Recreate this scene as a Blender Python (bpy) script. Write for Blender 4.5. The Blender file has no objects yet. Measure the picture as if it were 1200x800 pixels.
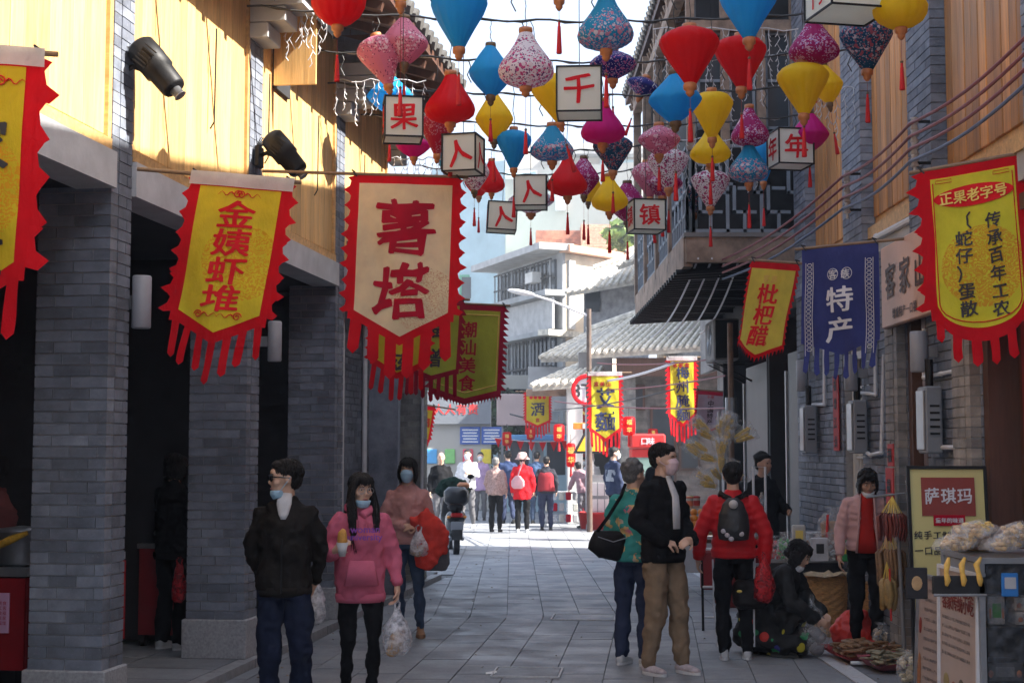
import bpy, math, random
from mathutils import Vector, Matrix, noise
from math import sin, cos, pi, radians, tan, atan, sqrt
random.seed(7)
scene = bpy.context.scene
COL = scene.collection
# ---------------- camera ----------------
F = 1700.0; HC = 1.66; TH = atan(128 / 1700.0)
cd = bpy.data.cameras.new('camera'); cam = bpy.data.objects.new('camera', cd); COL.objects.link(cam)
cd.sensor_width = 36; cd.lens = 36 * F / 1200; cd.clip_end = 3000; cd.clip_start = 0.05
cam.location = (0, 0, HC); cam.rotation_euler = (pi / 2 + TH, 0, 0)
cd.dof.use_dof = True; cd.dof.focus_distance = 11.5; cd.dof.aperture_fstop = 7.0
scene.camera = cam
# ---------------- world, sun, exposure ----------------
SUN_EL = radians(43); SUN_AZ = radians(106)      # azimuth clockwise from +Y (the view direction)
w = bpy.data.worlds.new('World'); scene.world = w; w.use_nodes = True
nt = w.node_tree; bg = nt.nodes['Background']
sky = nt.nodes.new('ShaderNodeTexSky'); sky.sky_type = 'NISHITA'; sky.sun_disc = False
sky.sun_elevation = SUN_EL; sky.sun_rotation = SUN_AZ
sky.air_density = 1.0; sky.dust_density = 7.0; sky.ozone_density = 1.2
hz = nt.nodes.new('ShaderNodeMixRGB'); hz.inputs[0].default_value = .6; hz.inputs[2].default_value = (3.1, 3.75, 4.9, 1)   # thin bright veil of cloud over the clear sky
nt.links.new(sky.outputs[0], hz.inputs[1]); nt.links.new(hz.outputs[0], bg.inputs[0]); bg.inputs[1].default_value = 0.1
sd = bpy.data.lights.new('sun', 'SUN'); sd.energy = 5.0; sd.angle = radians(0.5); sd.color = (1, .95, .87)
so = bpy.data.objects.new('sun', sd); COL.objects.link(so)
SD = Vector((sin(SUN_AZ) * cos(SUN_EL), cos(SUN_AZ) * cos(SUN_EL), sin(SUN_EL)))
so.rotation_euler = SD.to_track_quat('Z', 'Y').to_euler(); so.location = SD * 60
scene.view_settings.view_transform = 'Standard'; scene.view_settings.look = 'None'
scene.view_settings.exposure = 2.0; scene.view_settings.gamma = 1
scene.cycles.max_bounces = 8; scene.cycles.transparent_max_bounces = 12

def at(px, py, Y):
    """the point at depth Y that a 1200x800 photo pixel looks at"""
    u = px - 600; v = 400 - py
    d = Vector((u, F * cos(TH) - v * sin(TH), F * sin(TH) + v * cos(TH)))
    return Vector((0, 0, HC)) + d * (Y / d.y)
def sc(Y): return F / Y
XL0, XLS = -2.07, .138
def XL(Y): return XL0 + XLS * (Y - 11.33)        # left facade line
LA = atan(XLS)
XR = 3.15                                        # right facade

# ---------------- materials ----------------
MATS = {}
class NT:
    def __init__(s, name):
        s.m = bpy.data.materials.new(name); s.m.use_nodes = True; s.t = s.m.node_tree
        s.b = s.t.nodes['Principled BSDF']; s.out = s.t.nodes['Material Output']
    def n(s, kind, **kw):
        x = s.t.nodes.new('ShaderNode' + kind)
        for k, v in kw.items():
            if k.startswith('i_'): x.inputs[int(k[2:])].default_value = v
            else: setattr(x, k, v)
        return x
    def l(s, a, b): s.t.links.new(a, b)
    def coord(s, scale=(1, 1, 1), kind='Object', loc=(0, 0, 0)):
        c = s.n('TexCoord'); m = s.n('Mapping'); m.inputs['Scale'].default_value = scale; m.inputs['Location'].default_value = loc
        s.l(c.outputs[kind], m.inputs[0]); return m.outputs[0]
    def noise(s, vec, scale, detail=4, rough=.6):
        x = s.n('TexNoise'); x.inputs['Scale'].default_value = scale; x.inputs['Detail'].default_value = detail
        x.inputs['Roughness'].default_value = rough; s.l(vec, x.inputs['Vector']); return x.outputs['Fac']
    def math(s, op, a, b=0.0, c=None):
        x = s.n('Math', operation=op)
        for i, q in enumerate((a, b, c)):
            if q is None: continue
            if isinstance(q, (int, float)): x.inputs[i].default_value = q
            else: s.l(q, x.inputs[i])
        return x.outputs[0]
    def ramp(s, fac, stops):
        x = s.n('ValToRGB'); e = x.color_ramp.elements
        while len(e) < len(stops): e.new(.5)
        for i, (p, c) in enumerate(stops):
            e[i].position = p; e[i].color = (*c, 1) if len(c) == 3 else c
        s.l(fac, x.inputs[0]); return x.outputs[0]
    def mix(s, fac, a, b, mode='MIX'):
        x = s.n('MixRGB', blend_type=mode)
        for i, q in enumerate((fac, a, b)):
            if isinstance(q, (int, float)): x.inputs[i].default_value = q
            elif isinstance(q, tuple): x.inputs[i].default_value = (*q, 1)
            else: s.l(q, x.inputs[i])
        return x.outputs[0]
    def bump(s, h, strength, dist=.01):
        x = s.n('Bump'); x.inputs['Strength'].default_value = strength; x.inputs['Distance'].default_value = dist
        s.l(h, x.inputs['Height']); s.l(x.outputs[0], s.b.inputs['Normal'])
    def setb(s, **kw):
        for k, v in kw.items():
            k = k.replace('_', ' ')
            s.b.inputs[k].default_value = (*v, 1) if isinstance(v, tuple) else v
    def randmul(s, col, amt):
        oi = s.n('ObjectInfo'); f = s.math('MULTIPLY_ADD', oi.outputs['Random'], amt, 1 - amt / 2)
        c = s.n('CombineXYZ')
        for i in range(3): s.l(f, c.inputs[i])
        return s.mix(1.0, col, c.outputs[0], 'MULTIPLY')

def M(name, col=(.5, .5, .5), rough=.6, var=.12, scale=6, bump=.15, rand=0, metal=0, transl=0, alpha=1, bscale=None, stretch=(1, 1, 1), spec=.5, emit=0):
    if name in MATS: return MATS[name]
    s = NT(name); v = s.coord(stretch)
    n1 = s.noise(v, scale)
    c = s.ramp(n1, [(.3, tuple(x * (1 - var) for x in col)), (.7, tuple(min(1, x * (1 + var)) for x in col))])
    if rand: c = s.randmul(c, rand)
    s.l(c, s.b.inputs['Base Color'])
    s.setb(Roughness=rough, Metallic=metal, Alpha=alpha); s.b.inputs['Specular IOR Level'].default_value = spec
    if bump: s.bump(s.noise(v, bscale or scale * 6, 3), bump)
    if emit: s.l(c, s.b.inputs['Emission Color']); s.setb(Emission_Strength=emit)
    if transl:
        t = s.n('BsdfTranslucent'); s.l(c, t.inputs[0]); mx = s.n('MixShader'); mx.inputs[0].default_value = transl
        s.l(s.b.outputs[0], mx.inputs[1]); s.l(t.outputs[0], mx.inputs[2]); s.l(mx.outputs[0], s.out.inputs[0])
    MATS[name] = s.m; return s.m

def wood(name, col, rand=.5, rough=.55, axis='z', stain=.35):
    if name in MATS: return MATS[name]
    s = NT(name)
    st = {'z': (9, 9, .7), 'y': (9, .7, 9), 'x': (.7, 9, 9)}[axis]
    oi = s.n('ObjectInfo'); v = s.coord(st)
    add = s.n('VectorMath', operation='ADD'); cc = s.n('CombineXYZ')
    s.l(s.math('MULTIPLY', oi.outputs['Random'], 37.0), cc.inputs[0]); s.l(v, add.inputs[0]); s.l(cc.outputs[0], add.inputs[1]); v = add.outputs[0]
    g = s.noise(v, 3.0, 6, .7)
    c = s.ramp(g, [(.25, tuple(x * .6 for x in col)), (.5, col), (.75, tuple(min(1, x * 1.3) for x in col))])
    k = s.noise(v, .8, 3)
    c = s.mix(s.math('MULTIPLY', s.ramp(k, [(.45, (0, 0, 0)), (.75, (1, 1, 1))]), stain), c, (col[0] * .35, col[1] * .3, col[2] * .3))
    c = s.randmul(c, rand); s.l(c, s.b.inputs['Base Color']); s.setb(Roughness=rough); s.bump(g, .25)
    MATS[name] = s.m; return s.m

def brickmat(name, col, rand=.55):
    if name in MATS: return MATS[name]
    s = NT(name); oi = s.n('ObjectInfo'); v = s.coord(); 
    add = s.n('VectorMath', operation='ADD'); cc = s.n('CombineXYZ'); s.l(s.math('MULTIPLY', oi.outputs['Random'], 91.0), cc.inputs[0])
    s.l(v, add.inputs[0]); s.l(cc.outputs[0], add.inputs[1]); v = add.outputs[0]
    n = s.noise(v, 7, 5, .65)
    c = s.ramp(n, [(.28, tuple(x * .62 for x in col)), (.55, col), (.8, tuple(x * 1.35 for x in col))])
    geo = s.n('NewGeometry'); c2 = s.ramp(geo.outputs['Random Per Island'], [(0, (.72, .72, .74)), (.5, (1, 1, 1)), (1, (1.25, 1.22, 1.18))])
    c = s.mix(1.0, c, c2, 'MULTIPLY'); c = s.randmul(c, rand)
    big = s.noise(geo.outputs['Position'], 1.1, 4, .65); c = s.mix(1.0, c, s.ramp(big, [(.3, (.62, .63, .66)), (.5, (1, 1, 1)), (.72, (1.22, 1.2, 1.16))]), 'MULTIPLY')
    sxp = s.n('SeparateXYZ'); s.l(geo.outputs['Position'], sxp.inputs[0]); gr = s.math('MULTIPLY', s.math('SUBTRACT', 1.0, s.math('MINIMUM', s.math('MULTIPLY', sxp.outputs[2], 1.6), 1.0)), s.noise(geo.outputs['Position'], 5, 4)); c = s.mix(s.math('MULTIPLY', gr, .9), c, (.07, .065, .06))
    sp = s.noise(v, 60, 2); c = s.mix(s.math('MULTIPLY', s.ramp(sp, [(.62, (0, 0, 0)), (.72, (1, 1, 1))]), .25), c, (.45, .44, .42))
    s.l(c, s.b.inputs['Base Color']); s.setb(Roughness=.8); s.bump(s.noise(v, 45, 4), .35, .006)
    MATS[name] = s.m; return s.m

def floral(name, base, c1, c2, dens=.5, low=True, tr=.5):
    """printed flower pattern on lantern silk"""
    if name in MATS: return MATS[name]
    s = NT(name); v = s.coord()
    oi = s.n('ObjectInfo'); add = s.n('VectorMath', operation='ADD'); cc = s.n('CombineXYZ'); s.l(s.math('MULTIPLY', oi.outputs['Random'], 50.0), cc.inputs[1])
    s.l(v, add.inputs[0]); s.l(cc.outputs[0], add.inputs[1]); vv = add.outputs[0]
    sx = s.n('SeparateXYZ'); s.l(v, sx.inputs[0])
    dn = s.noise(vv, 7, 3)
    if low: dn = s.math('ADD', dn, s.math('MULTIPLY', s.math('ADD', sx.outputs[2], .17), -1.3))
    c = base
    for i, (sca, colr, th) in enumerate(((64, c2, .32), (40, c1, .34), (24, c1, .36), (30, c2, .27), (19, (.82, .72, .74), .30))):
        vo = s.n('TexVoronoi'); vo.inputs['Scale'].default_value = sca; s.l(vv, vo.inputs['Vector'])
        spot = s.math('LESS_THAN', vo.outputs['Distance'], th)
        gate = s.math('GREATER_THAN', dn, (.46, .5, .55, .57, .62)[i] + .12 - dens * .24)
        c = s.mix(s.math('MULTIPLY', spot, gate), c, colr)
    s.l(c, s.b.inputs['Base Color']); s.setb(Roughness=.5); s.b.inputs['Specular IOR Level'].default_value = .25
    s.bump(s.noise(vv, 30, 2), .2)
    t = s.n('BsdfTranslucent'); s.l(c, t.inputs[0]); mx = s.n('MixShader'); mx.inputs[0].default_value = tr
    s.l(s.b.outputs[0], mx.inputs[1]); s.l(t.outputs[0], mx.inputs[2]); s.l(mx.outputs[0], s.out.inputs[0])
    MATS[name] = s.m; return s.m

def clear(name, col=(.9, .9, .92), alpha=.4, rough=.25):
    """crinkled clear plastic: specular film with partial see-through"""
    if name in MATS: return MATS[name]
    s = NT(name); v = s.coord(); n = s.noise(v, 22, 5)
    s.setb(Base_Color=col, Roughness=rough)
    s.l(s.ramp(n, [(.4, (alpha * .35,) * 3), (.75, (min(1, alpha * 1.9),) * 3)]), s.b.inputs['Alpha'])
    s.bump(n, .8, .02); MATS[name] = s.m; return s.m

def flagmat(name, col, roundel=None, rc=(.75, .3, .02), rr=.26, dense=.5, edge=None):
    """printed cloth: faint roundel of curling marks; object space x, z"""
    if name in MATS: return MATS[name]
    s = NT(name); v = s.coord()
    n = s.noise(v, 5, 3)
    c = s.ramp(n, [(.3, tuple(x * .88 for x in col)), (.7, tuple(min(1, x * 1.08) for x in col))])
    if roundel:
        cx, cz = roundel
        sx = s.n('SeparateXYZ'); s.l(v, sx.inputs[0])
        dx = s.math('SUBTRACT', sx.outputs[0], cx); dz = s.math('SUBTRACT', sx.outputs[2], cz)
        d = s.math('SQRT', s.math('ADD', s.math('MULTIPLY', dx, dx), s.math('MULTIPLY', dz, dz)))
        inside = s.math('LESS_THAN', d, rr)
        ww = s.n('TexWave', wave_type='RINGS'); ww.inputs['Scale'].default_value = 9; ww.inputs['Distortion'].default_value = 22
        ww.inputs['Detail'].default_value = 3; ww.inputs['Detail Scale'].default_value = 2.2; s.l(v, ww.inputs['Vector'])
        mk = s.math('GREATER_THAN', ww.outputs['Fac'], 1 - dense)
        c = s.mix(s.math('MULTIPLY', s.math('MULTIPLY', inside, mk), .75), c, rc)
    s.l(c, s.b.inputs['Base Color']); s.setb(Roughness=.8); s.b.inputs['Specular IOR Level'].default_value = .12
    wv = s.noise(s.coord((1, 1, .45)), 9, 5, .7); s.bump(wv, .6, .03)
    t = s.n('BsdfTranslucent'); s.l(c, t.inputs[0]); mx = s.n('MixShader'); mx.inputs[0].default_value = .42
    s.l(s.b.outputs[0], mx.inputs[1]); s.l(t.outputs[0], mx.inputs[2]); s.l(mx.outputs[0], s.out.inputs[0])
    MATS[name] = s.m; return s.m

# ---------------- mesh builder ----------------
class MB:
    def __init__(s): s.v = []; s.f = []; s.m = []
    def add(s, vs, fs, m=0):
        o = len(s.v); s.v += [tuple(x) for x in vs]; s.f += [tuple(i + o for i in f) for f in fs]; s.m += [m] * len(fs); return s
    def box(s, c, d, yaw=0, m=0, R=None):
        hx, hy, hz = d[0] / 2, d[1] / 2, d[2] / 2; vs = []
        R = R or Matrix.Rotation(yaw, 3, 'Z'); c = Vector(c)
        for z in (-hz, hz):
            for x, y in ((-hx, -hy), (hx, -hy), (hx, hy), (-hx, hy)): vs.append(c + R @ Vector((x, y, z)))
        return s.add(vs, [(3, 2, 1, 0), (4, 5, 6, 7), (0, 1, 5, 4), (1, 2, 6, 5), (2, 3, 7, 6), (3, 0, 4, 7)], m)
    def bbox(s, c, d, b=.01, R=None, m=0):
        """box with bevelled edges"""
        hx, hy, hz = d[0] / 2, d[1] / 2, d[2] / 2; b = min(b, hx * .9, hy * .9, hz * .9); R = R or Matrix(((1, 0, 0), (0, 1, 0), (0, 0, 1))); c = Vector(c)
        rings = [(-hz, b), (-hz + b, 0), (hz - b, 0), (hz, b)]; vs = []; fs = []
        for z, i in rings:
            x, y = hx - i, hy - i; q = b if i == 0 else b * .6
            for p in ((-x + q, -y), (x - q, -y), (x, -y + q), (x, y - q), (x - q, y), (-x + q, y), (-x, y - q), (-x, -y + q)): vs.append(c + R @ Vector((p[0], p[1], z)))
        for r in range(3):
            for k in range(8): fs.append((r * 8 + k, r * 8 + (k + 1) % 8, r * 8 + 8 + (k + 1) % 8, r * 8 + 8 + k))
        fs.append(tuple(range(7, -1, -1))); fs.append(tuple(range(24, 32)))
        return s.add(vs, fs, m)
    def hexa(s, p, m=0):
        return s.add(p, [(3, 2, 1, 0), (4, 5, 6, 7), (0, 1, 5, 4), (1, 2, 6, 5), (2, 3, 7, 6), (3, 0, 4, 7)], m)
    def tube(s, pts, r, n=8, m=0, cap=True, flat=1):
        pts = [Vector(p) for p in pts]; k = len(pts)
        rs = r if isinstance(r, (list, tuple)) else [r] * k; vs = []; fs = []; up = None
        for i, p in enumerate(pts):
            t = (pts[min(i + 1, k - 1)] - pts[max(i - 1, 0)])
            if t.length < 1e-9: t = Vector((0, 0, 1))
            t.normalize()
            if up is None: up = Vector((0, 0, 1)) if abs(t.z) < .9 else Vector((0, 1, 0))
            a = t.cross(up)
            if a.length < 1e-6: a = t.cross(Vector((1, 0, 0)))
            a.normalize(); b = a.cross(t); up = b
            for j in range(n): q = 2 * pi * j / n; vs.append(p + a * cos(q) * rs[i] + b * sin(q) * rs[i] * flat)
        for i in range(k - 1):
            for j in range(n): fs.append((i * n + j, i * n + (j + 1) % n, (i + 1) * n + (j + 1) % n, (i + 1) * n + j))
        if cap: fs.append(tuple(range(n - 1, -1, -1))); fs.append(tuple(range((k - 1) * n, k * n)))
        return s.add(vs, fs, m)
    def lathe(s, prof, n=24, c=(0, 0, 0), m=0, scal=0, ribs=8, cap=True):
        c = Vector(c); vs = []; fs = []
        for r, z in prof:
            for j in range(n):
                q = 2 * pi * j / n; rr = r * (1 - scal * (1 - abs(cos(ribs * q))) * (1 if r > .0 else 0)); vs.append(c + Vector((cos(q) * rr, sin(q) * rr, z)))
        k = len(prof)
        for i in range(k - 1):
            for j in range(n): fs.append((i * n + j, (i + 1) * n + j, (i + 1) * n + (j + 1) % n, i * n + (j + 1) % n))
        if cap: fs.append(tuple(range(n))); fs.append(tuple(range(k * n - 1, (k - 1) * n - 1, -1)))
        return s.add(vs, fs, m)
    def sph(s, c, r, seg=14, rg=9, R=None, m=0):
        c = Vector(c); r = (r, r, r) if isinstance(r, (int, float)) else r; vs = []; fs = []
        for i in range(1, rg):
            a = pi * i / rg
            for j in range(seg):
                q = 2 * pi * j / seg; p = Vector((r[0] * sin(a) * cos(q), r[1] * sin(a) * sin(q), r[2] * cos(a))); vs.append(c + (R @ p if R else p))
        t = Vector((0, 0, r[2])); vs += [c + (R @ t if R else t), c - (R @ t if R else t)]; T = len(vs) - 2
        for i in range(rg - 2):
            for j in range(seg): fs.append((i * seg + j, (i + 1) * seg + j, (i + 1) * seg + (j + 1) % seg, i * seg + (j + 1) % seg))
        for j in range(seg):
            fs.append((T, j, (j + 1) % seg)); o = (rg - 2) * seg; fs.append((T + 1, o + (j + 1) % seg, o + j))
        return s.add(vs, fs, m)
    def loft(s, rings, lat=(1, 0, 0), n=16, m=0):
        """rings: (centre, rx, ry[, squareness]); cross sections perpendicular to the path, x axis = lat"""
        P = [Vector(r[0]) for r in rings]; k = len(P); vs = []; fs = []
        for i, r in enumerate(rings):
            t = P[min(i + 1, k - 1)] - P[max(i - 1, 0)]; t.normalize()
            a = Vector(lat); a = (a - t * a.dot(t)).normalized(); b = t.cross(a)
            e = r[3] if len(r) > 3 else 1
            for j in range(n):
                q = 2 * pi * j / n; cx, sx_ = cos(q), sin(q)
                vs.append(P[i] + a * r[1] * (abs(cx) ** e) * (1 if cx >= 0 else -1) + b * r[2] * (abs(sx_) ** e) * (1 if sx_ >= 0 else -1))
        for i in range(k - 1):
            for j in range(n): fs.append((i * n + j, i * n + (j + 1) % n, (i + 1) * n + (j + 1) % n, (i + 1) * n + j))
        fs.append(tuple(range(n - 1, -1, -1))); fs.append(tuple(range((k - 1) * n, k * n)))
        return s.add(vs, fs, m)
    def limb(s, pts, rs, n=12, flat=1):
        """tapered limb with round joints"""
        s.tube(pts, rs, n, flat=flat)
        for p, r in zip(pts, rs): s.sph(p, r * .99, n, 8)
        return s
    def poly(s, pts, y0, y1, m=0):
        """xz polygon extruded from y0 to y1"""
        n = len(pts); vs = [(x, y0, z) for x, z in pts] + [(x, y1, z) for x, z in pts]
        return s.add(vs, [tuple(range(n)), tuple(range(2 * n - 1, n - 1, -1))] + [(i, i + n, (i + 1) % n + n, (i + 1) % n) for i in range(n)], m)
    def xf(s, Mx):
        s.v = [tuple(Mx @ Vector(v)) for v in s.v]; return s
    def mesh(s, name, mats, smooth=False):
        me = bpy.data.meshes.new(name); me.from_pydata(s.v, [], s.f)
        for q in (mats if isinstance(mats, (list, tuple)) else [mats]): me.materials.append(q)
        if any(s.m): me.polygons.foreach_set('material_index', s.m)
        if smooth: me.polygons.foreach_set('use_smooth', [True] * len(s.f))
        me.update(); return me
    def build(s, name, mats, parent=None, smooth=False, loc=None, kind=None, rot=None):
        return link(name, s.mesh(name, mats, smooth), parent, loc, kind, rot)

def link(name, me, parent=None, loc=None, kind=None, rot=None):
    o = bpy.data.objects.new(name, me); COL.objects.link(o)
    if parent: o.parent = parent
    if loc is not None: o.location = loc
    if rot is not None: o.rotation_euler = rot
    if kind: o['kind'] = kind
    return o
def thing(name, label, cat, loc=(0, 0, 0), rotz=0, group=None, rot=None):
    o = bpy.data.objects.new(name, None); COL.objects.link(o); o.empty_display_size = .1
    o.location = loc; o.rotation_euler = rot or (0, 0, rotz); o['label'] = label; o['category'] = cat
    if group: o['group'] = group
    return o
def tag(o, label, cat, group=None):
    o['label'] = label; o['category'] = cat
    if group: o['group'] = group
    return o
def struct(o): o['kind'] = 'structure'; return o
def copy_tree(o, parent=None, label=None, loc=None, rotz=None):
    c = o.copy(); COL.objects.link(c)
    if parent: c.parent = parent
    for ch in o.children: copy_tree(ch, c)
    if label: c['label'] = label
    if loc is not None: c.location = loc
    if rotz is not None: c.rotation_euler = (0, 0, rotz)
    return c
BOXC = {}
def unit_box(dx, dy, dz, mt, name='brick'):
    k = (round(dx, 3), round(dy, 3), round(dz, 3), mt.name)
    if k not in BOXC: BOXC[k] = MB().box((0, 0, 0), k[:3]).mesh(name, mt)
    return BOXC[k]

# ---------------- glyphs ----------------
CHARS = '金姨虾堆薯塔潮汕美食正果老字号麵酒艾蛇仔蛋散传承百年工农批枇杷醋特产客族人千镇门梅州腌中国特传统小吃兹琪玛萨童年的味道纯手一口品尝！、忘不会责有富美山咖（）3T增城镇手制作尔油公司请戴好口罩家乡菜福增江点心华村古'
GL = {}
def make_glyphs():
    obs = []
    for ch in dict.fromkeys(CHARS):
        for off in (.0,):
            c = bpy.data.curves.new('glyph', 'FONT'); c.body = ch; c.size = 1; c.resolution_u = 2; c.offset = off
            o = bpy.data.objects.new('glyph', c); COL.objects.link(o); obs.append((ch, off, o))
    for st in ('OPEN', 'woman', 'university'):
        c = bpy.data.curves.new('glyph', 'FONT'); c.body = st; c.size = 1; c.resolution_u = 2
        o = bpy.data.objects.new('glyph', c); COL.objects.link(o); obs.append((st, 0, o))
    bpy.context.view_layer.update(); dg = bpy.context.evaluated_depsgraph_get()
    for ch, off, o in obs:
        me = bpy.data.meshes.new_from_object(o.evaluated_get(dg))
        vs = [v.co.copy() for v in me.vertices]; fs = [tuple(p.vertices) for p in me.polygons]
        if vs:
            x0 = min(v.x for v in vs); x1 = max(v.x for v in vs); y0 = min(v.y for v in vs); y1 = max(v.y for v in vs)
            cx, cy = (x0 + x1) / 2, .385 if len(ch) == 1 else (y0 + y1) / 2
            GL[(ch, off > 0)] = ([(v.x - (.5 if len(ch) == 1 else cx), v.y - cy) for v in vs], fs)
        bpy.data.meshes.remove(me)
    for ch, off, o in obs:
        c = o.data; bpy.data.objects.remove(o); bpy.data.curves.remove(c)
make_glyphs()
def glyph(mb, ch, cx, cz, size, y, bold=True, sx=1, brush=0, slant=0, m=0):
    """flat character in the xz plane at depth y (facing -y); bold stacks slightly shifted copies"""
    g = GL.get((ch, False))
    if not g: return
    sh = ((0, 0), (.016, .006), (-.016, -.006), (.004, -.016), (-.004, .016), (.02, -.012), (-.018, .014)) if bold else ((0, 0),)
    base = []
    for x, z in g[0]:
        if brush:
            q = ord(ch[0]) * .37
            x, z = x + brush * noise.noise(Vector((x * 4, z * 4, q))), z + brush * noise.noise(Vector((x * 4 + 9, z * 4, q))) + x * .06
        base.append((x, z))
    for k, (ax, az) in enumerate(sh):
        mb.add([(cx + (x + ax + z * slant) * size * sx, y - .0004 * k, cz + (z + az) * size) for x, z in base], g[1], m)

import bmesh
def refine(mb, L):
    """split long edges so that flat print can follow a wavy cloth"""
    me = bpy.data.meshes.new('tmp'); me.from_pydata(mb.v, [], mb.f); bm = bmesh.new(); bm.from_mesh(me); bpy.data.meshes.remove(me)
    for _ in range(3):
        bmesh.ops.triangulate(bm, faces=bm.faces[:]); e = [q for q in bm.edges if q.calc_length() > L]
        if not e: break
        bmesh.ops.subdivide_edges(bm, edges=e, cuts=1)
    bmesh.ops.triangulate(bm, faces=[f for f in bm.faces if len(f.verts) > 4])
    bm.verts.index_update(); mb.v = [tuple(q.co) for q in bm.verts]; mb.f = [tuple(q.index for q in f.verts) for f in bm.faces]; mb.m = [0] * len(mb.f); bm.free(); return mb
# ================= materials used by the setting =================
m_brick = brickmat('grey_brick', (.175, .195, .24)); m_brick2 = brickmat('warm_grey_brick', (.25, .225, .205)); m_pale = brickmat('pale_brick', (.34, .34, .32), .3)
m_mortar = M('mortar', (.30, .30, .30), .9, .15, 20)
m_wood = wood('sunlit_tone_wood', (.68, .42, .16), .35, stain=.25); m_woodR = wood('shaded_tone_wood', (.54, .24, .07), .7, stain=.55); m_dwood = wood('dark_wood', (.09, .04, .025), .3)  # one timber in two colours: left painted sunlit pale, right painted shaded brown
m_frame = wood('wood_frame', (.6, .36, .14), .3, axis='x')
m_conc = M('concrete', (.4, .4, .4), .85, .2, 3, .3); m_white = M('whitewash', (.62, .61, .58), .8, .15, 2.5, .2); m_granite = M('granite', (.33, .33, .34), .7, .25, 60, .2)
m_slab = None
_s = NT('paving_slab'); _g = _s.n('NewGeometry'); _p = _g.outputs['Position']; _c = _s.ramp(_s.noise(_p, 1.3, 5, .65), [(.3, (.17, .18, .195)), (.5, (.235, .245, .26)), (.72, (.29, .295, .30))])
_c = _s.mix(1.0, _c, _s.ramp(_s.noise(_p, 45, 3), [(.3, (.85, .85, .85)), (.7, (1.1, 1.1, 1.1))]), 'MULTIPLY'); _c = _s.mix(1.0, _c, _s.ramp(_g.outputs['Random Per Island'], [(0, (.9, .9, .9)), (1, (1.1, 1.1, 1.1))]), 'MULTIPLY'); _c = _s.randmul(_c, .22)
_c = _s.mix(_s.math('MULTIPLY', _s.ramp(_s.noise(_p, 3.2, 6, .75), [(.6, (0, 0, 0)), (.68, (1, 1, 1))]), .45), _c, (.10, .10, .10)); _c = _s.mix(_s.math('MULTIPLY', _s.ramp(_s.noise(_p, 14, 2), [(.70, (0, 0, 0)), (.74, (1, 1, 1))]), .6), _c, (.06, .06, .06))
_s.l(_c, _s.b.inputs['Base Color']); _s.l(_s.ramp(_s.noise(_p, 2.0, 3), [(.35, (.42,) * 3), (.65, (.8,) * 3)]), _s.b.inputs['Roughness']); _s.bump(_s.noise(_p, 60, 4), .3, .006); m_slab = _s.m; m_joint = M('joint_sand', (.13, .135, .14), .95, .2, 20)
m_kerb = M('kerb_stone', (.26, .26, .265), .8, .2, 14, .3, rand=.2); m_strip = M('pale_granite', (.5, .5, .51), .7, .15, 40, .2, rand=.1)
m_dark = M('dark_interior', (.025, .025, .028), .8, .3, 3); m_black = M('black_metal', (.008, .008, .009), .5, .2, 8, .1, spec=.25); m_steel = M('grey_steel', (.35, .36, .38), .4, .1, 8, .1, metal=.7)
m_grey = M('grey_paint', (.2, .215, .24), .5, .08, 5); m_pvc = M('white_pvc', (.62, .62, .64), .45, .06, 8, .05); m_tile = M('pale_roof_tile', (.56, .52, .44), .85, .4, 7, .5)
m_dtile = M('dark_roof_tile', (.10, .095, .09), .85, .3, 9, .4); m_glass = M('window_glass', (.05, .06, .07), .12, .2, 2, 0)
m_red = M('red_paint', (.55, .02, .02), .5, .1, 6); m_dred = M('dark_red_paint', (.24, .015, .02), .5, .1, 6); m_cream = M('cream_render', (.60, .51, .40), .85, .3, .9, .3)
m_paleblue = M('pale_blue_tile', (.36, .50, .55), .6, .15, 1.0, .1); m_offw = M('white_render', (.46, .44, .40), .85, .08, .8, .1); m_stain = M('stained_concrete', (.30, .31, .32), .9, .35, .8, .3)
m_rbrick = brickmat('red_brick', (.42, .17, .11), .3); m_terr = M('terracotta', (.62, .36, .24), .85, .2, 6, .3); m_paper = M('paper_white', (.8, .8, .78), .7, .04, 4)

# ================= ground =================
struct(MB().add([(-400, -60, -.06), (400, -60, -.06), (400, 900, -.06), (-400, 900, -.06)], [(0, 1, 2, 3)]).build('ground', M('far_ground', (.25, .25, .25), .9, .15, .5)))
street = struct(MB().box((0, 20, -.037), (14, 72, .045)).build('street', m_joint))
def shearx(Y): return .10 * (min(Y, 14.7) - 14.7)
slabs = []
W_, L_ = .37, .50
r = 0; Y = -3.0
while Y < 40:
    for c in range(-12, 16):
        off = 0
        x0 = -.05 + c * W_; xa = x0 + shearx(Y + L_ / 2)
        lo = (XL(Y) + .1) if Y < 19.6 else -6.5
        if xa + W_ < lo or xa > 2.46: continue
        a = x0 + shearx(Y), x0 + shearx(Y + L_)
        yo = (.5 * L_) * (c % 2)
        slabs.append((Y + yo, x0, 0))
    Y += L_
Y = 5
while Y < 27:
    for k in range(2): slabs.append((Y + .3 * k, 2.63 + k * .29, 1))
    Y += L_
vis = [s for s in slabs if s[0] > 9.3 and s[0] < 34]
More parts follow.
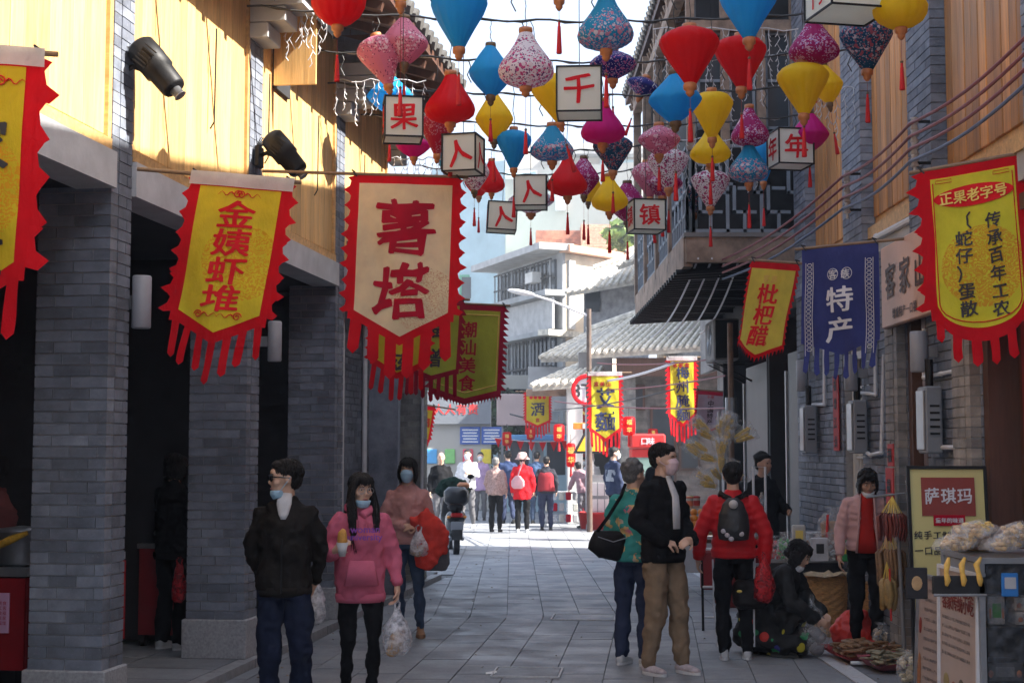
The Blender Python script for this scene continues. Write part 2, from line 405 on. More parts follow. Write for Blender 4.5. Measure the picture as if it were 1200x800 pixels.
def slab_pts(Y, x0, strip, ctr):
    g = .004; Wd = .27 if strip else W_
    sh0, sh1 = (0, 0) if strip else (shearx(Y), shearx(Y + L_))
    l0, l1 = x0 + sh0 + g, x0 + sh1 + g; r0, r1 = x0 + sh0 + Wd - g, x0 + sh1 + Wd - g
    if not strip:
        l0 = max(l0, XL(Y) + .1 if Y < 19.6 else -6.5); l1 = max(l1, XL(Y + L_) + .1 if Y < 19.6 else -6.5)
        r0 = min(r0, 2.46); r1 = min(r1, 2.46)
    if r0 - l0 < .03 or r1 - l1 < .03: return None
    t = random.uniform(-.0015, .0015); ya, yb = Y + g, Y + L_ - g; b = -.012
    tl = [random.uniform(-.0012, .0012) for _ in range(4)]
    cx, cy = ((l0 + r1) / 2, (ya + yb) / 2) if ctr else (0, 0)
    P = [(l0 - cx, ya - cy, b), (r0 - cx, ya - cy, b), (r1 - cx, yb - cy, b), (l1 - cx, yb - cy, b)] + [(l0 - cx, ya - cy, t + tl[0]), (r0 - cx, ya - cy, t + tl[1]), (r1 - cx, yb - cy, t + tl[2]), (l1 - cx, yb - cy, t + tl[3])]
    return P, (cx, cy, 0)
order = sorted(slabs, key=lambda s: (0 if (s[0] > 9.6 and abs(s[1] + (0 if s[2] else shearx(s[0])) + .2) / max(s[0], 1) < .37) else 1000) + s[0])
nb = 0; rest = MB()
for Yy, x0, st in order:
    inview = Yy > 9.6 and -2.6 < x0 < 3.1
    q = slab_pts(Yy, x0, st, inview and nb < 290)
    if not q: continue
    if inview and nb < 290:
        link('paving_slab', MB().hexa(q[0]).mesh('slab', m_slab), street, q[1]); nb += 1
    else: rest.hexa(q[0])
rest.build('far_paving', m_slab, street, kind='stuff')
for k in range(34):
    y0 = 4 + k * .8; link('edging_stone', unit_box(.15, .79, .03, m_strip, 'edging_stone'), street, (2.545, y0, -.01))
# raised sidewalk on the left
sw = struct(MB().hexa([(XL(-8) - 5, -8, -.05), (XL(-8) - .05, -8, -.05), (XL(19.5) - .05, 19.5, -.05), (XL(19.5) - 5, 19.5, -.05),
                (XL(-8) - 5, -8, .055), (XL(-8) - .05, -8, .055), (XL(19.5) - .05, 19.5, .055), (XL(19.5) - 5, 19.5, .055)]).build('sidewalk', m_joint))
for k in range(22):
    y0 = 4 + k * .7; o = link('kerb_stone', unit_box(.12, .69, .10, m_kerb, 'kerb_stone'), sw, (XL(y0) + .03, y0, .012)); o.rotation_euler.z = -LA
for r in range(20):
    for c in range(4):
        y0 = 8.6 + r * .5; o = link('sidewalk_slab', unit_box(.74, .49, .03, m_slab, 'sidewalk_slab'), sw, (XL(y0) - .41 - c * .75, y0 + c * .1, .049)); o.rotation_euler.z = -LA
for (px, py, wd) in ((618, 784, .5), (684, 721, .62)):
    t = thing('access_cover', {618: 'square access cover with pale metal rim in the nearest paving', 684: 'wide access cover with pale rim further up the street', 640: 'small access cover just left of the wide one up the street'}[px], 'manhole cover')
    Yc = F * HC / (py - 528); c = at(px, py, Yc); t.location = (c.x, c.y, 0); t.rotation_euler.z = -.1
    MB().box((0, 0, .0065), (wd - .03, .42, .008)).build('cover', m_slab, t)
    f = MB()
    for sx in (-1, 1): f.box((sx * wd / 2, 0, .008), (.014, .47, .012))
    for sy in (-1, 1): f.box((0, sy * .228, .008), (wd - .014, .014, .012))
    f.build('rim', m_strip, t)

# ================= brick work =================
def course_split(L, odd, unit=.235):
    out = []; x = 0
    if odd: out.append((0, unit * .52)); x = unit * .52
    while x < L - .02:
        q = min(unit * random.choice((1, 1, 1, .75)), L - x)
        if L - x - q < .05: q = L - x
        out.append((x, q)); x += q
    return out
def brick_pillar(name, label, W, D, z0, z1, parts_to, loc, yaw, mt, plinth=.3, group=None, sgn=-1):
    """pillar whose street corner is the origin; body spans x in [-W,0] (sgn -1) or [0,W], y in [0,D]"""
    t = thing(name, label, 'pillar', loc, yaw, group)
    X0 = -W if sgn < 0 else 0
    MB().box((X0 + W / 2, D / 2, (z0 + z1) / 2), (W - .014, D - .014, z1 - z0)).build('mortar', m_mortar, t)
    if plinth: MB().bbox((X0 + W / 2, D / 2, z0 + plinth / 2), (W + .05, D + .05, plinth), .008).build('plinth', m_granite, t)
    ch = .07; n = 0; up = MB(); z = z0 + plinth; k = 0
    while z < z1 - .02:
        h = min(ch, z1 - z) - .007
        for (x, q) in course_split(W, k % 2):
            d = .1 if q > .15 else .11; dx = q - .007; pr = random.uniform(0, .003)
            c = (X0 + x + q / 2, d / 2 - pr, z + h / 2)
            if z < parts_to and n < 292: link('brick', unit_box(dx, d, h, mt), t, c); n += 1
            else: up.box(c, (dx, d, h))
        for (y, q) in course_split(D - .1, (k + 1) % 2):
            c = ((-.05 if sgn < 0 else .05), .1 + y + q / 2, z + h / 2); s_ = random.uniform(0, .003) * (-sgn)
            c = (c[0] + s_, c[1], c[2])
            if z < parts_to and n < 292: link('brick', unit_box(.1, q - .007, h, mt), t, c); n += 1
            else: up.box(c, (.1, q - .007, h))
        z += ch; k += 1
    if up.v: up.build('upper_brickwork', mt, t, kind='stuff')
    return t
def wall_bricks(mb, p0, u, nrm, L, z0, z1, holes=(), ch=.07, unit=.235, dep=.012):
    """bricks laid over a wall plane"""
    p0 = Vector(p0); u = Vector(u).normalized(); nrm = Vector(nrm).normalized(); k = 0; z = z0
    R = Matrix((u, nrm, Vector((0, 0, 1)))).transposed()
    while z < z1 - .02:
        h = min(ch, z1 - z)
        for x, q in course_split(L, k % 2, unit):
            if any(a - .01 < x + q / 2 < b + .01 and c < z + h / 2 < d for a, b, c, d in holes): continue
            mb.box(p0 + u * (x + q / 2) + nrm * (dep / 2 + random.uniform(0, .003) - .004) + Vector((0, 0, z + h / 2)), (q - .008, dep, h - .008), R=R)
        z += ch; k += 1
    return mb

# ---------------- left building ----------------
LB = thing('shop_house', 'long grey brick and timber shop house with dark arcade on the left side', 'building', (XL0, 11.33, 0), -LA)
def LW(x, y, z=0): return LB.matrix_basis @ Vector((x, y, z)) if False else Matrix.Translation((XL0, 11.33, 0)) @ Matrix.Rotation(-LA, 4, 'Z') @ Vector((x, y, z))
PY = [-7.95, -5.29, -2.635, 0.0, 2.675]
lab = {0: 'grey brick pillar just out of view before the nearest one', 1: 'grey brick pillar carrying the cropped yellow banner at the left edge',
       2: 'nearest grey brick pillar in view, broad, between the two left yellow banners', 3: 'second grey brick pillar on a granite plinth, behind the man in the dark jacket', 4: 'third grey brick pillar on the left, behind the woman in pink'}
for i, y in enumerate(PY):
    if i < 1: continue
    p = LW(0, y, 0)
    brick_pillar('brick_pillar', lab[i], .47, .3, .06, 5.0, 3.7 if i > 1 else 0, p, -LA, m_brick, group='grey brick arcade pillars on the left')
m_beam = M('beam_concrete', (.5, .51, .53), .8, .15, 4, .2)
BH, PH, TOP = 3.25, 3.47, 5.72
for i in range(len(PY)):
    a = PY[i] + .3; b = PY[i + 1] if i + 1 < len(PY) else 4.95
    if i == 0: a = -16
    MB().box((-.10, (a + b) / 2, (BH + PH) / 2), (.26, b - a, PH - BH)).build('beam', m_beam, LB)
    pn = MB().box((-.09, (a + b) / 2, (PH + TOP) / 2), (.06, b - a - .01, TOP - PH)).build('wood_panel', m_frame, LB)
    n = max(1, int((b - a - .1) / .15)); wd = (b - a - .1) / n
    me = MB().bbox((0, 0, 0), (.024, wd - .006, TOP - PH - .16), .004).mesh('plank', m_wood)
    for k in range(n):
        if i == 0 and k < n - 22: continue
        link('plank', me, pn, (-.047 + random.uniform(-.002, .002), a + .05 + wd * (k + .5), (PH + TOP) / 2 + .02))
    fr = MB().box((-.03, (a + b) / 2, PH + .045), (.06, b - a - .02, .07))
    for y_ in (a + .03, b - .03): fr.box((-.035, y_, (PH + TOP) / 2), (.05, .05, TOP - PH - .09 + .0))
    fr.build('panel_frame', m_frame, LB)
# small slots and shutters on the panels
for (yy, zz) in ((.62, 5.0),):
    sh = MB().box((.17, yy + .02, zz + .1), (.36, .03, .78)); sh.build('shutter', m_wood, LB)
    MB().box((-.02, yy + .26, zz + .1), (.03, .42, .8)).build('window_opening', m_dark, LB)
for yy in (-.9, .4, 1.9, 3.7): MB().tube([(-.01, yy, 4.0), (.02, yy, 4.05), (.02, yy + .02, 4.75)], .006, 6).build('stay_rod', m_black, LB)
# corbelled party walls
for y in PY[1:] + [4.95]:
    c = MB()
    for k, (z, d) in enumerate(((4.93, .14), (5.06, .28), (5.19, .42), (5.32, .52))): c.bbox((d / 2 - .02, y + .15, z + .06), (d + .04, .34, .122), .006)
    c.build('corbel', m_conc, LB)
    g = MB().box((.22, y + .15, 5.72), (.56, .26, .56)); wall_bricks(g, (-.06, y + .02, 5.44), (1, 0, 0), (0, -1, 0), .55, 0, .58); g.build('party_wall', m_brick, LB)
# roof
MB().hexa([(-3.5, -16, 6.9), (.82, -16, 5.62), (.82, 5.2, 5.62), (-3.5, 5.2, 6.9), (-3.5, -16, 7.0), (.82, -16, 5.72), (.82, 5.2, 5.72), (-3.5, 5.2, 7.0)]).build('roof', m_dwood, LB)
rt = MB()
for k in range(88):
    y = -16 + .24 * k; rt.tube([(-3.5, y, 7.04), (.88, y, 5.75)], .07, 6)
rt.build('roof_tiles', m_dtile, LB, kind='stuff')
rf = MB()
for k in range(44): rf.box((.38, -16 + .48 * k, 5.66), (.8, .07, .08), R=Matrix.Rotation(.288, 3, 'Y'))
rf.build('rafters', m_dwood, LB, kind='stuff')
# arcade inside
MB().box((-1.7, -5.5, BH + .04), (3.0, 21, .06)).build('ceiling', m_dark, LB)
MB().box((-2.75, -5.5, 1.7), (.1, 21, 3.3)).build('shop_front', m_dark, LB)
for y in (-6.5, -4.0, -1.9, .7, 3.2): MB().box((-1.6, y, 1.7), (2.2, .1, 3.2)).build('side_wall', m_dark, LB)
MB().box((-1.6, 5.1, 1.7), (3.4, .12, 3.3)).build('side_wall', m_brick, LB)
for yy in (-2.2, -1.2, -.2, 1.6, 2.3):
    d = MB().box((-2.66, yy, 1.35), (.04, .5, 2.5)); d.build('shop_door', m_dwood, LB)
MB().box((-2.1, -12, 5), (4, 8, 9)).build('rear_block', m_brick2, LB)  # block out of view by the camera, added to shade the street
MB().box((-3.6, -5.5, 5.2), (.2, 21, 3.4)).build('back_wall', m_conc, LB)
# ---------------- low wall building continuing to the corner ----------------
LW2 = thing('low_brick_building', 'low grey brick shop building between the third pillar and the pale corner', 'building', (XL0, 11.33, 0), -LA)
b = MB().box((-.36, 4.95, 1.85), (.24, 3.6, 3.6)); wall_bricks(b, (-.24, 3.2, .06), (0, 1, 0), (1, 0, 0), 3.5, 0, 3.55); 
b.build('wall', m_brick, LW2)
MB().box((-.9, 6.7, 1.85), (1.2, .24, 3.6)).build('end_wall', m_brick, LW2)
for yy in (3.7, 4.7, 5.7): 
    MB().tube([(-.2, yy, .1), (-.2, yy, 3.5)], .028, 8).build('drain_pipe', m_pvc, LW2)
MB().hexa([(-3.2, 3.2, 4.3), (.3, 3.2, 3.6), (.3, 7.2, 3.6), (-3.2, 7.2, 4.3), (-3.2, 3.2, 4.4), (.3, 3.2, 3.7), (.3, 7.2, 3.7), (-3.2, 7.2, 4.4)]).build('roof', m_dtile, LW2)
cp = brick_pillar('corner_pillar', 'pale brick corner pillar at the far end of the left row', .34, .4, 0, 3.5, 0, LW(.02, 6.75, 0), -LA, m_pale, 0)
MB().tube([(.02, -.03, .1), (.02, -.03, 3.4)], .02, 8).build('white_pipe', m_pvc, cp)

# ---------------- right building (near part) ----------------
RB = thing('timber_shop_house', 'timber fronted shop house on the right with grey brick pilasters', 'building', (XR, 0, 0), 0)
PZ = [(8.3, 8.62), (10.5, 11.15), (12.66, 13.4), (15.1, 15.7)]
edges = [-8.0] + [e for p in PZ for e in p]
RTOP = 8.5
for i in range(0, len(edges) - 1, 2):
    a, b = edges[i], edges[i + 1]
    pn = MB().box((.09, (a + b) / 2, (3.6 + RTOP) / 2), (.08, b - a - .01, RTOP - 3.6)).build('wood_panel', m_frame, RB)
    n = int((b - a - .06) / .145); wd = (b - a - .06) / n
    me = MB().bbox((0, 0, 0), (.03, wd - .012, RTOP - 3.7), .005).mesh('plank', m_woodR)
    for k in range(n):
        if b < 9 and k < n - 20: continue
        link('plank', me, pn, (.042 + random.uniform(-.004, .004), a + .03 + wd * (k + .5), (3.7 + RTOP) / 2))
    MB().box((.03, (a + b) / 2, 3.56), (.1, b - a, .1)).build('panel_rail', m_frame, RB)
    MB().box((.15, (a + b) / 2, 3.42), (.3, b - a, .18)).build('beam', m_conc, RB)
for a, b in PZ:
    q = MB().box((.1, (a + b) / 2, (3.3 + RTOP) / 2), (.32, b - a - .02, RTOP - 3.3))
    wall_bricks(q, (-.06, a, 3.3), (0, 1, 0), (-1, 0, 0), b - a, 0, 5.2); wall_bricks(q, (-.075, a + .01, 3.3), (1, 0, 0), (0, -1, 0), .2, 0, 5.2)
    q.build('pilaster', m_brick, RB)
MB().hexa([(-.35, -8, 8.5), (4, -8, 9.6), (4, 15.7, 9.6), (-.35, 15.7, 8.5), (-.35, -8, 8.62), (4, -8, 9.72), (4, 15.7, 9.72), (-.35, 15.7, 8.62)]).build('roof', m_dtile, RB)
MB().box((2.4, 4, 4.3), (.3, 24, 8.4)).build('back_wall', m_conc, RB)
MB().box((1.2, 4, 3.3), (2.2, 24, .08)).build('ceiling', m_dark, RB)
# ground floor bays: (y0, y1, kind)
def bay(y0, y1, label, mt, parts=True):
    t = thing('brick_wall', label, 'wall', (XR, y0, 0), 0, 'grey brick wall bays on the right')
    L = y1 - y0
    MB().box((.13, L / 2, 1.66), (.24, L - .006, 3.3)).build('mortar', m_mortar, t)
    z = 0; k = 0; n = 0; st = MB()
    while z < 3.3:
        for x, q in course_split(L, k % 2):
            c = (.004 + random.uniform(-.0015, .0015), x + q / 2, z + .035); mtt = mt
            if z > .4 and z < 2.75 and n < 294 and parts: link('brick', unit_box(.03, q - .008, .062, mtt), t, c); n += 1
            else: st.box(c, (.03, q - .008, .062))
        z += .07; k += 1
    st.build('brickwork', mt, t, kind='stuff'); return t
bay(9.68, 10.97, 'grey brick wall bay between the nearest dark door and the narrow doorway', m_brick)
bay(11.5, 13.02, 'grey brick wall bay behind the seller in the pale pink jacket', m_brick)
bay(13.76, 15.95, 'grey brick wall bay beyond the lattice door, under the blue banner', m_brick, True)
bay(-8, 7.3, 'plain grey brick wall bay out of view beside the camera', m_brick, False)
for (y0, y1, lb) in ((9.72, 10.1, 'warm toned brick pier beside the nearest dark door'), (11.55, 11.9, 'warm toned brick pier right of the seller in the pale pink jacket')):
    brick_pillar('brick_pier', lb, .1, y1 - y0, 0, 3.25, 0, (XR - .015, y0, 0), 0, m_brick2, 0, 'warm toned brick piers on the right', 1).location.x = XR - .085
def door_thing(name, label, y0, y1, build):
    t = thing(name, label, 'door', (XR + .1, y0, 0), 0); build(t, y1 - y0); return t
def darkdoor(t, L):
    MB().box((.12, L / 2, 1.65), (.05, L, 3.3)).build('door_panel', m_dwood, t)
    f = MB()
    for y in (.05, L - .05): f.box((.0, y, 1.65), (.22, .1, 3.3))
    f.box((0, L / 2, 3.2), (.2, L - .2, .1)); f.build('frame', m_dwood, t)
    for k in range(int(L / .45)):
        MB().box((.085, .2 + k * .45, 1.5), (.02, .3, 2.5)).build('panel', m_dred if L > 1.2 else m_dwood, t)
door_thing('timber_door', 'wide dark red brown timber door at the right edge', 7.3, 9.66, darkdoor)
door_thing('timber_door', 'narrow dark brown timber door between two brick bays', 10.99, 11.48, darkdoor)
def lattice(t, L):
    m = m_white; f = MB()
    for y in (.03, L - .03): f.box((0, y, 1.3), (.06, .06, 2.6))
    for z in (.05, .9, 1.3, 2.1, 2.55): f.box((0, L / 2, z), (.05, L - .12, .07))
    f.build('frame', m, t)
    for k in range(5): MB().box((0, .1 + k * (L - .2) / 4, 1.75), (.025, .02, .8)).build('bar', m, t)
    for z in (1.45, 1.6, 1.9, 2.25, 2.4): MB().box((.0, L / 2, z), (.03, L - .14, .018)).build('crossbar', m, t)
    MB().box((.02, L / 2, .48), (.03, L - .12, .78)).build('lower_panel', m, t)
    MB().sph((-.06, .12, 1.12), (.03, .05, .05)).build('lock', m_black, t)
    MB().box((.2, L / 2, 1.65), (.03, L, 3.3)).build('dark_door', m_dwood, t)
door_thing('lattice_door', 'cream painted lattice security door behind the seller', 13.04, 13.74, lattice)
def shopopen(t, L):
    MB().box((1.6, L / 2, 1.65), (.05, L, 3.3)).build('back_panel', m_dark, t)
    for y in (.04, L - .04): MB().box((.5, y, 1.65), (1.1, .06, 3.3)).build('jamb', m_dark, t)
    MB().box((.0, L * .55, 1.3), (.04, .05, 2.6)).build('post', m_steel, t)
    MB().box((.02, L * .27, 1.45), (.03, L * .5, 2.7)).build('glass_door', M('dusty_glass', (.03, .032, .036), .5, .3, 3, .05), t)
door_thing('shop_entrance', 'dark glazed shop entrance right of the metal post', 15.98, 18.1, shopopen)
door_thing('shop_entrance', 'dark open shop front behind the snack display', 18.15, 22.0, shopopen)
# shop sign over the bay
sg = thing('shop_sign', 'long copper coloured shop sign with carved characters above the right bays', 'sign', (XR - .1, 9.1, 2.98), 0)
m_copper = M('copper_sheet', (.62, .36, .25), .5, .1, 3, .05, metal=.2)
MB().bbox((0, 1.65, 0), (.06, 2.1, .66), .01).build('board', m_copper, sg)
gm = MB(); RY = Matrix(((0, 1, 0), (1, 0, 0), (0, 0, 1)))
for k, ch in enumerate('客家山富美'):
    g = MB(); glyph(g, ch, 0, 0, .3, 0, True, brush=.05); Mx = Matrix.Translation((-.036, 2.4 - k * .42, .03)) @ Matrix.Rotation(-pi / 2, 4, 'Z'); g.xf(Mx); g.build('character', m_dwood, sg)
g = MB(); 
for k, ch in enumerate('增城特产一口福'): glyph(g, ch, k * .1, 0, .09, 0, True)
g.xf(Matrix.Translation((-.036, 2.3, -.24)) @ Matrix.Rotation(-pi / 2, 4, 'Z')); g.build('small_lettering', m_dwood, sg)

# ---------------- right building far part with balcony ----------------
FB = thing('balcony_house', 'weathered tall house with overhanging balcony and lattice railing on the right', 'building', (0, 0, 0))
Y0, Y1, XB = 15.72, 23.7, 1.93
m_wgrey = M('weathered_plaster', (.24, .225, .215), .9, .35, 1.5, .4); m_beamw = M('bleached_timber', (.27, .19, .14), .8, .45, 5, .3)
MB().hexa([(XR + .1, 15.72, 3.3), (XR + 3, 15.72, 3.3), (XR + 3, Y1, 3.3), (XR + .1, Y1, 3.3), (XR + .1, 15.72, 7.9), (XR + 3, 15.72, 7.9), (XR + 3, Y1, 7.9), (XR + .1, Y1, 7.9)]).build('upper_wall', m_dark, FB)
MB().box((XR + 1.9, (22.0 + Y1) / 2, 1.65), (3.4, Y1 - 22.1, 3.3)).build('lower_wall', m_wgrey, FB)
MB().box((XR + 1.9, 18.9, 1.65), (.2, 6, 3.3)).build('inner_wall', m_dark, FB)
MB().box(((XB + XR) / 2 + .1, (Y0 + 22.1) / 2, 3.90), (XR - XB + .2, 22.1 - Y0, .16)).build('balcony_floor', m_dark, FB)
for y in (Y0 + .05, 22.05): MB().box(((XB + XR) / 2, y, 3.86), (XR - XB + .06, .12, .3)).build('fascia', m_beamw, FB)
MB().box((XB, (Y0 + 22.1) / 2, 3.84), (.1, 22.1 - Y0 - .12, .34)).build('fascia', m_beamw, FB)
for k in range(6): MB().box(((XB + XR) / 2 + .05, Y0 + .9 + k * 1.0, 3.72), (XR - XB - .1, .12, .2)).build('joist', m_dark, FB)
MB().hexa([(XB - .55, Y0 + .3, 3.45), (XR, Y0 + .3, 3.72), (XR, 22.4, 3.72), (XB - .2, 22.4, 3.45), (XB - .55, Y0 + .3, 3.5), (XR, Y0 + .3, 3.77), (XR, 22.4, 3.77), (XB - .2, 22.4, 3.5)]) if False else None
rd = MB()
for k in range(26): rd.tube([(XB - .12, Y0 + .2 + k * .25, 3.62), (XR, Y0 + .2 + k * .25, 3.7)], .035, 6)
rd.build('canopy_ribs', m_black, FB, kind='stuff')
# lattice railing on the near end and street side
m_lat = M('lattice_grey', (.22, .25, .29), .6, .15, 6)
def lat_panel(name, p0, u, L, z0, z1):
    u = Vector(u); lp = MB(); H_ = z1 - z0; p0 = Vector(p0)
    def bar(a, b, za, zb):
        A = p0 + u * a; B = p0 + u * b
        if za == zb: lp.box((A + B) / 2 + Vector((0, 0, z0 + za)), (abs(b - a) + .035, .03, .035), R=Matrix((u, Vector((-u.y, u.x, 0)), Vector((0, 0, 1)))).transposed())
        else: lp.box(A + Vector((0, 0, z0 + (za + zb) / 2)), (.035, .03, abs(zb - za) + .035), R=Matrix((u, Vector((-u.y, u.x, 0)), Vector((0, 0, 1)))).transposed())
    bar(0, L, 0, 0); bar(0, L, H_, H_); bar(0, 0, 0, H_); bar(L, L, 0, H_)
    for f in (.33, .66): bar(0, L, H_ * f, H_ * f) if False else None
    n = max(2, round(L / .36)); c = L / n
    for k in range(n):
        a = k * c; bar(a, a, 0, H_); bar(a + c * .2, a + c * .8, H_ * .22, H_ * .22); bar(a + c * .2, a + c * .8, H_ * .78, H_ * .78); bar(a + c * .2, a + c * .2, H_ * .22, H_ * .55); bar(a + c * .8, a + c * .8, H_ * .45, H_ * .78)
        bar(a, a + c * .2, H_ * .55, H_ * .55); bar(a + c * .8, a + c, H_ * .45, H_ * .45); bar(a + c * .5, a + c * .5, 0, H_ * .22); bar(a + c * .5, a + c * .5, H_ * .78, H_); bar(a + c * .35, a + c * .65, H_ * .5, H_ * .5)
    return lp.build(name, m_lat, FB)
lat_panel('lattice_railing', (XB + .06, Y0 + .03, 0), (1, 0, 0), XR - XB - .1, 4.06, 5.0)
lat_panel('lattice_railing', (XB, Y0 + .1, 0), (0, 1, 0), 6.1, 4.06, 5.0)
MB().box(((XB + XR) / 2, Y0 + .05, 4.01), (XR - XB + .1, .16, .05)).build('rail_ledge', m_wgrey, FB)
MB().box(((XB + XR) / 2 + .1, Y0 + .42, 5.7), (XR - XB - .1, .05, 3.2)).build('shade_panel', m_dark, FB)  # near-black panel standing in for the shade behind the lattice
MB().box((XB + .35, 19.2, 5.7), (.05, 6.2, 3.2)).build('shade_panel', m_dark, FB)  # same painted shade along the street side of the balcony
for x in (XB + .04, 2.35, 2.75, XR - .03): MB().box((x, Y0 + .05, 6.2), (.09, .09, 2.5)).build('post', m_beamw, FB)
for y in (17.3, 18.9, 20.5, 22.05): MB().box((XB, y, 5.6), (.11, .11, 3.4)).build('post', m_beamw, FB)
MB().box(((XB + XR) / 2, Y0 + .06, 6.35), (XR - XB, .1, .12)).build('lintel', m_beamw, FB)
MB().box((XB, 18.9, 6.9), (.12, 6.4, .14)).build('lintel', m_beamw, FB)
for x in (2.2, 2.55, 2.95): 
    wf = MB()
    for q in (-.13, .13): wf.box((x + q, Y0 + .12, 5.75), (.03, .03, 1.1))
    for z in (5.22, 5.75, 6.28): wf.box((x, Y0 + .12, z), (.26, .03, .03))
    wf.build('window_frame', m_lat, FB); MB().box((x, Y0 + .16, 5.75), (.25, .01, 1.06)).build('pane', m_glass, FB)
MB().box((XR - .02, 22.9, 5.4), (.1, 1.5, 5)).build('side_plaster', m_wgrey, FB)
MB().box((2.5, 22.25, 5.5), (.9, .12, 3.0)).build('end_wall', m_wgrey, FB)
MB().hexa([(XB - .05, 15.6, 7.36), (6.2, 15.6, 9.0), (6.2, Y1, 9.0), (XB - .05, Y1, 7.36), (XB - .05, 15.6, 7.5), (6.2, 15.6, 9.15), (6.2, Y1, 9.15), (XB - .05, Y1, 7.5)]).build('roof', m_dwood, FB)
rf = MB()
for k in range(33): rf.box((2.55, 15.75 + .245 * k, 7.52), (1.3, .06, .09), R=Matrix.Rotation(-.37, 3, 'Y'))
rf.build('rafters', m_beamw, FB, kind='stuff')
rt = MB()
for k in range(34): rt.tube([(XB - .1, 15.6 + .24 * k, 7.5), (6.2, 15.6 + .24 * k, 9.18)], .07, 6)
rt.build('roof_tiles', m_dtile, FB, kind='stuff')

# ---------------- far buildings ----------------
m_pan = M('roof_pan', (.40, .37, .32), .9, .35, 6, .5)
def tile_roof(parent, e0, e1, r0, r1, pitch=.17, th=.12, mt=None, name='roof'):
    e0, e1, r0, r1 = map(Vector, (e0, e1, r0, r1)); dn = Vector((0, 0, -th))
    o = MB().hexa([e0 + dn, e1 + dn, r1 + dn, r0 + dn, e0, e1, r1, r0]).build(name, m_pan, parent)
    n = int((e1 - e0).length / pitch); t = MB()
    for k in range(n + 1):
        a = e0.lerp(e1, k / n); b = r0.lerp(r1, k / n); d = (a - b).normalized() * .08; m_ = int((b - a).length / .22)
        pts = []; rs = []
        for j in range(m_ + 1):
            p = a.lerp(b, j / m_) + Vector((0, 0, .03)); pts += [p]; rs += [.048 + .014 * (j % 2)]
        pts[0] = a + d + Vector((0, 0, .02)); t.tube(pts, rs, 6)
    t.build('roof_tiles', mt or m_tile, o, kind='stuff')
    MB().tube([r0 + Vector((0, 0, .08)), r1 + Vector((0, 0, .08))], .13, 8).build('ridge', mt or m_tile, o)
    return o
def box_building(name, label, pts, z0, z1, mt, group=None):
    """walls over a plan polygon (world xy)"""
    t = thing(name, label, 'building', (*pts[0], 0), 0, group); p = [(x - pts[0][0], y - pts[0][1]) for x, y in pts]; n = len(p)
    MB().add([(x, y, z0) for x, y in p] + [(x, y, z1) for x, y in p], [(i, (i + 1) % n, (i + 1) % n + n, i + n) for i in range(n)] + [tuple(range(n, 2 * n))]).build('wall', mt, t)
    return t
def P2(px, Y): q = at(px, 500, Y); return (q.x, q.y)
def H(py, Y): return at(600, py, Y).z
# house with brick front wall and pale tiled roof
HB = thing('tiled_house', 'brick house under a pale tiled roof where the street opens', 'building')
B0 = P2(728, 34); B1 = P2(846, 34)
w_ = MB().box(((B0[0] + B1[0]) / 2, 34.4, 1.8), (B1[0] - B0[0], .8, 3.7)); wall_bricks(w_, (B0[0], 34, 0), (1, 0, 0), (0, -1, 0), B1[0] - B0[0], 0, 3.6, unit=.3, ch=.09); w_.build('wall', m_brick2, HB)
wl = MB().box((B0[0] + .15, 33.9, 1.7), (.34, .3, 3.4)); wall_bricks(wl, (B0[0] - .02, 33.75, 0), (1, 0, 0), (0, -1, 0), .34, 0, 3.4, ch=.09); wl.build('brick_pier', m_pale, HB)
for (a, b, zt, zb) in ((762, 792, 2.7, 0), (795, 820, 2.6, 1.2), (740, 756, 3.2, 2.6)):
    q0 = P2(a, 33.95); q1 = P2(b, 33.95); wd = MB().box(((q0[0] + q1[0]) / 2, 33.93, (zt + zb) / 2), (q1[0] - q0[0], .06, zt - zb)).build('window', m_dwood, HB)
    MB().box(((q0[0] + q1[0]) / 2, 33.895, (zt + zb) / 2), (q1[0] - q0[0] - .12, .02, zt - zb - .12)).build('pane', m_glass, wd)
tile_roof(HB, at(692, 414, 33), at(832, 405, 33), at(747, 371, 37), at(850, 374, 37))
tile_roof(HB, at(634, 419, 36), at(694, 417, 36), at(688, 392, 39), at(748, 371, 39))
MB().box(((B0[0] + B1[0]) / 2, 33.35, 3.58), (B1[0] - B0[0] + .3, .12, .42)).build('eave_board', m_dwood, HB)
MB().box((at(693, 440, 34.5).x + .1, 34.6, 3.55), (.8, .3, .9)).build('gable', m_wgrey, HB)
# lower house with white column
HK = thing('corner_house', 'small house with white column and low tiled eave left of the brick house', 'building')
tile_roof(HK, at(624, 452, 33), at(697, 447, 33), at(688, 424, 36), at(712, 418, 36), .17)
MB().bbox((at(671, 500, 33.3).x + .05, 33.4, 1.6), (.36, .36, 3.2), .02).build('column', m_white, HK)
MB().box((at(712, 500, 36).x, 36.2, 1.7), (1.6, .2, 3.4)).build('wall', m_dred, HK)
MB().box((at(700, 500, 35).x + .1, 35.4, 1.3), (.7, .1, 2.6)).build('doorway', m_dark, HK)
MB().box((at(655, 455, 33.3).x, 33.6, 3.0), (1.5, .14, .16)).build('beam', m_beamw, HK)
MB().box((at(652, 455, 36).x, 36.3, 3.2), (1.4, .2, 1.1)).build('wall', m_stain, HK)
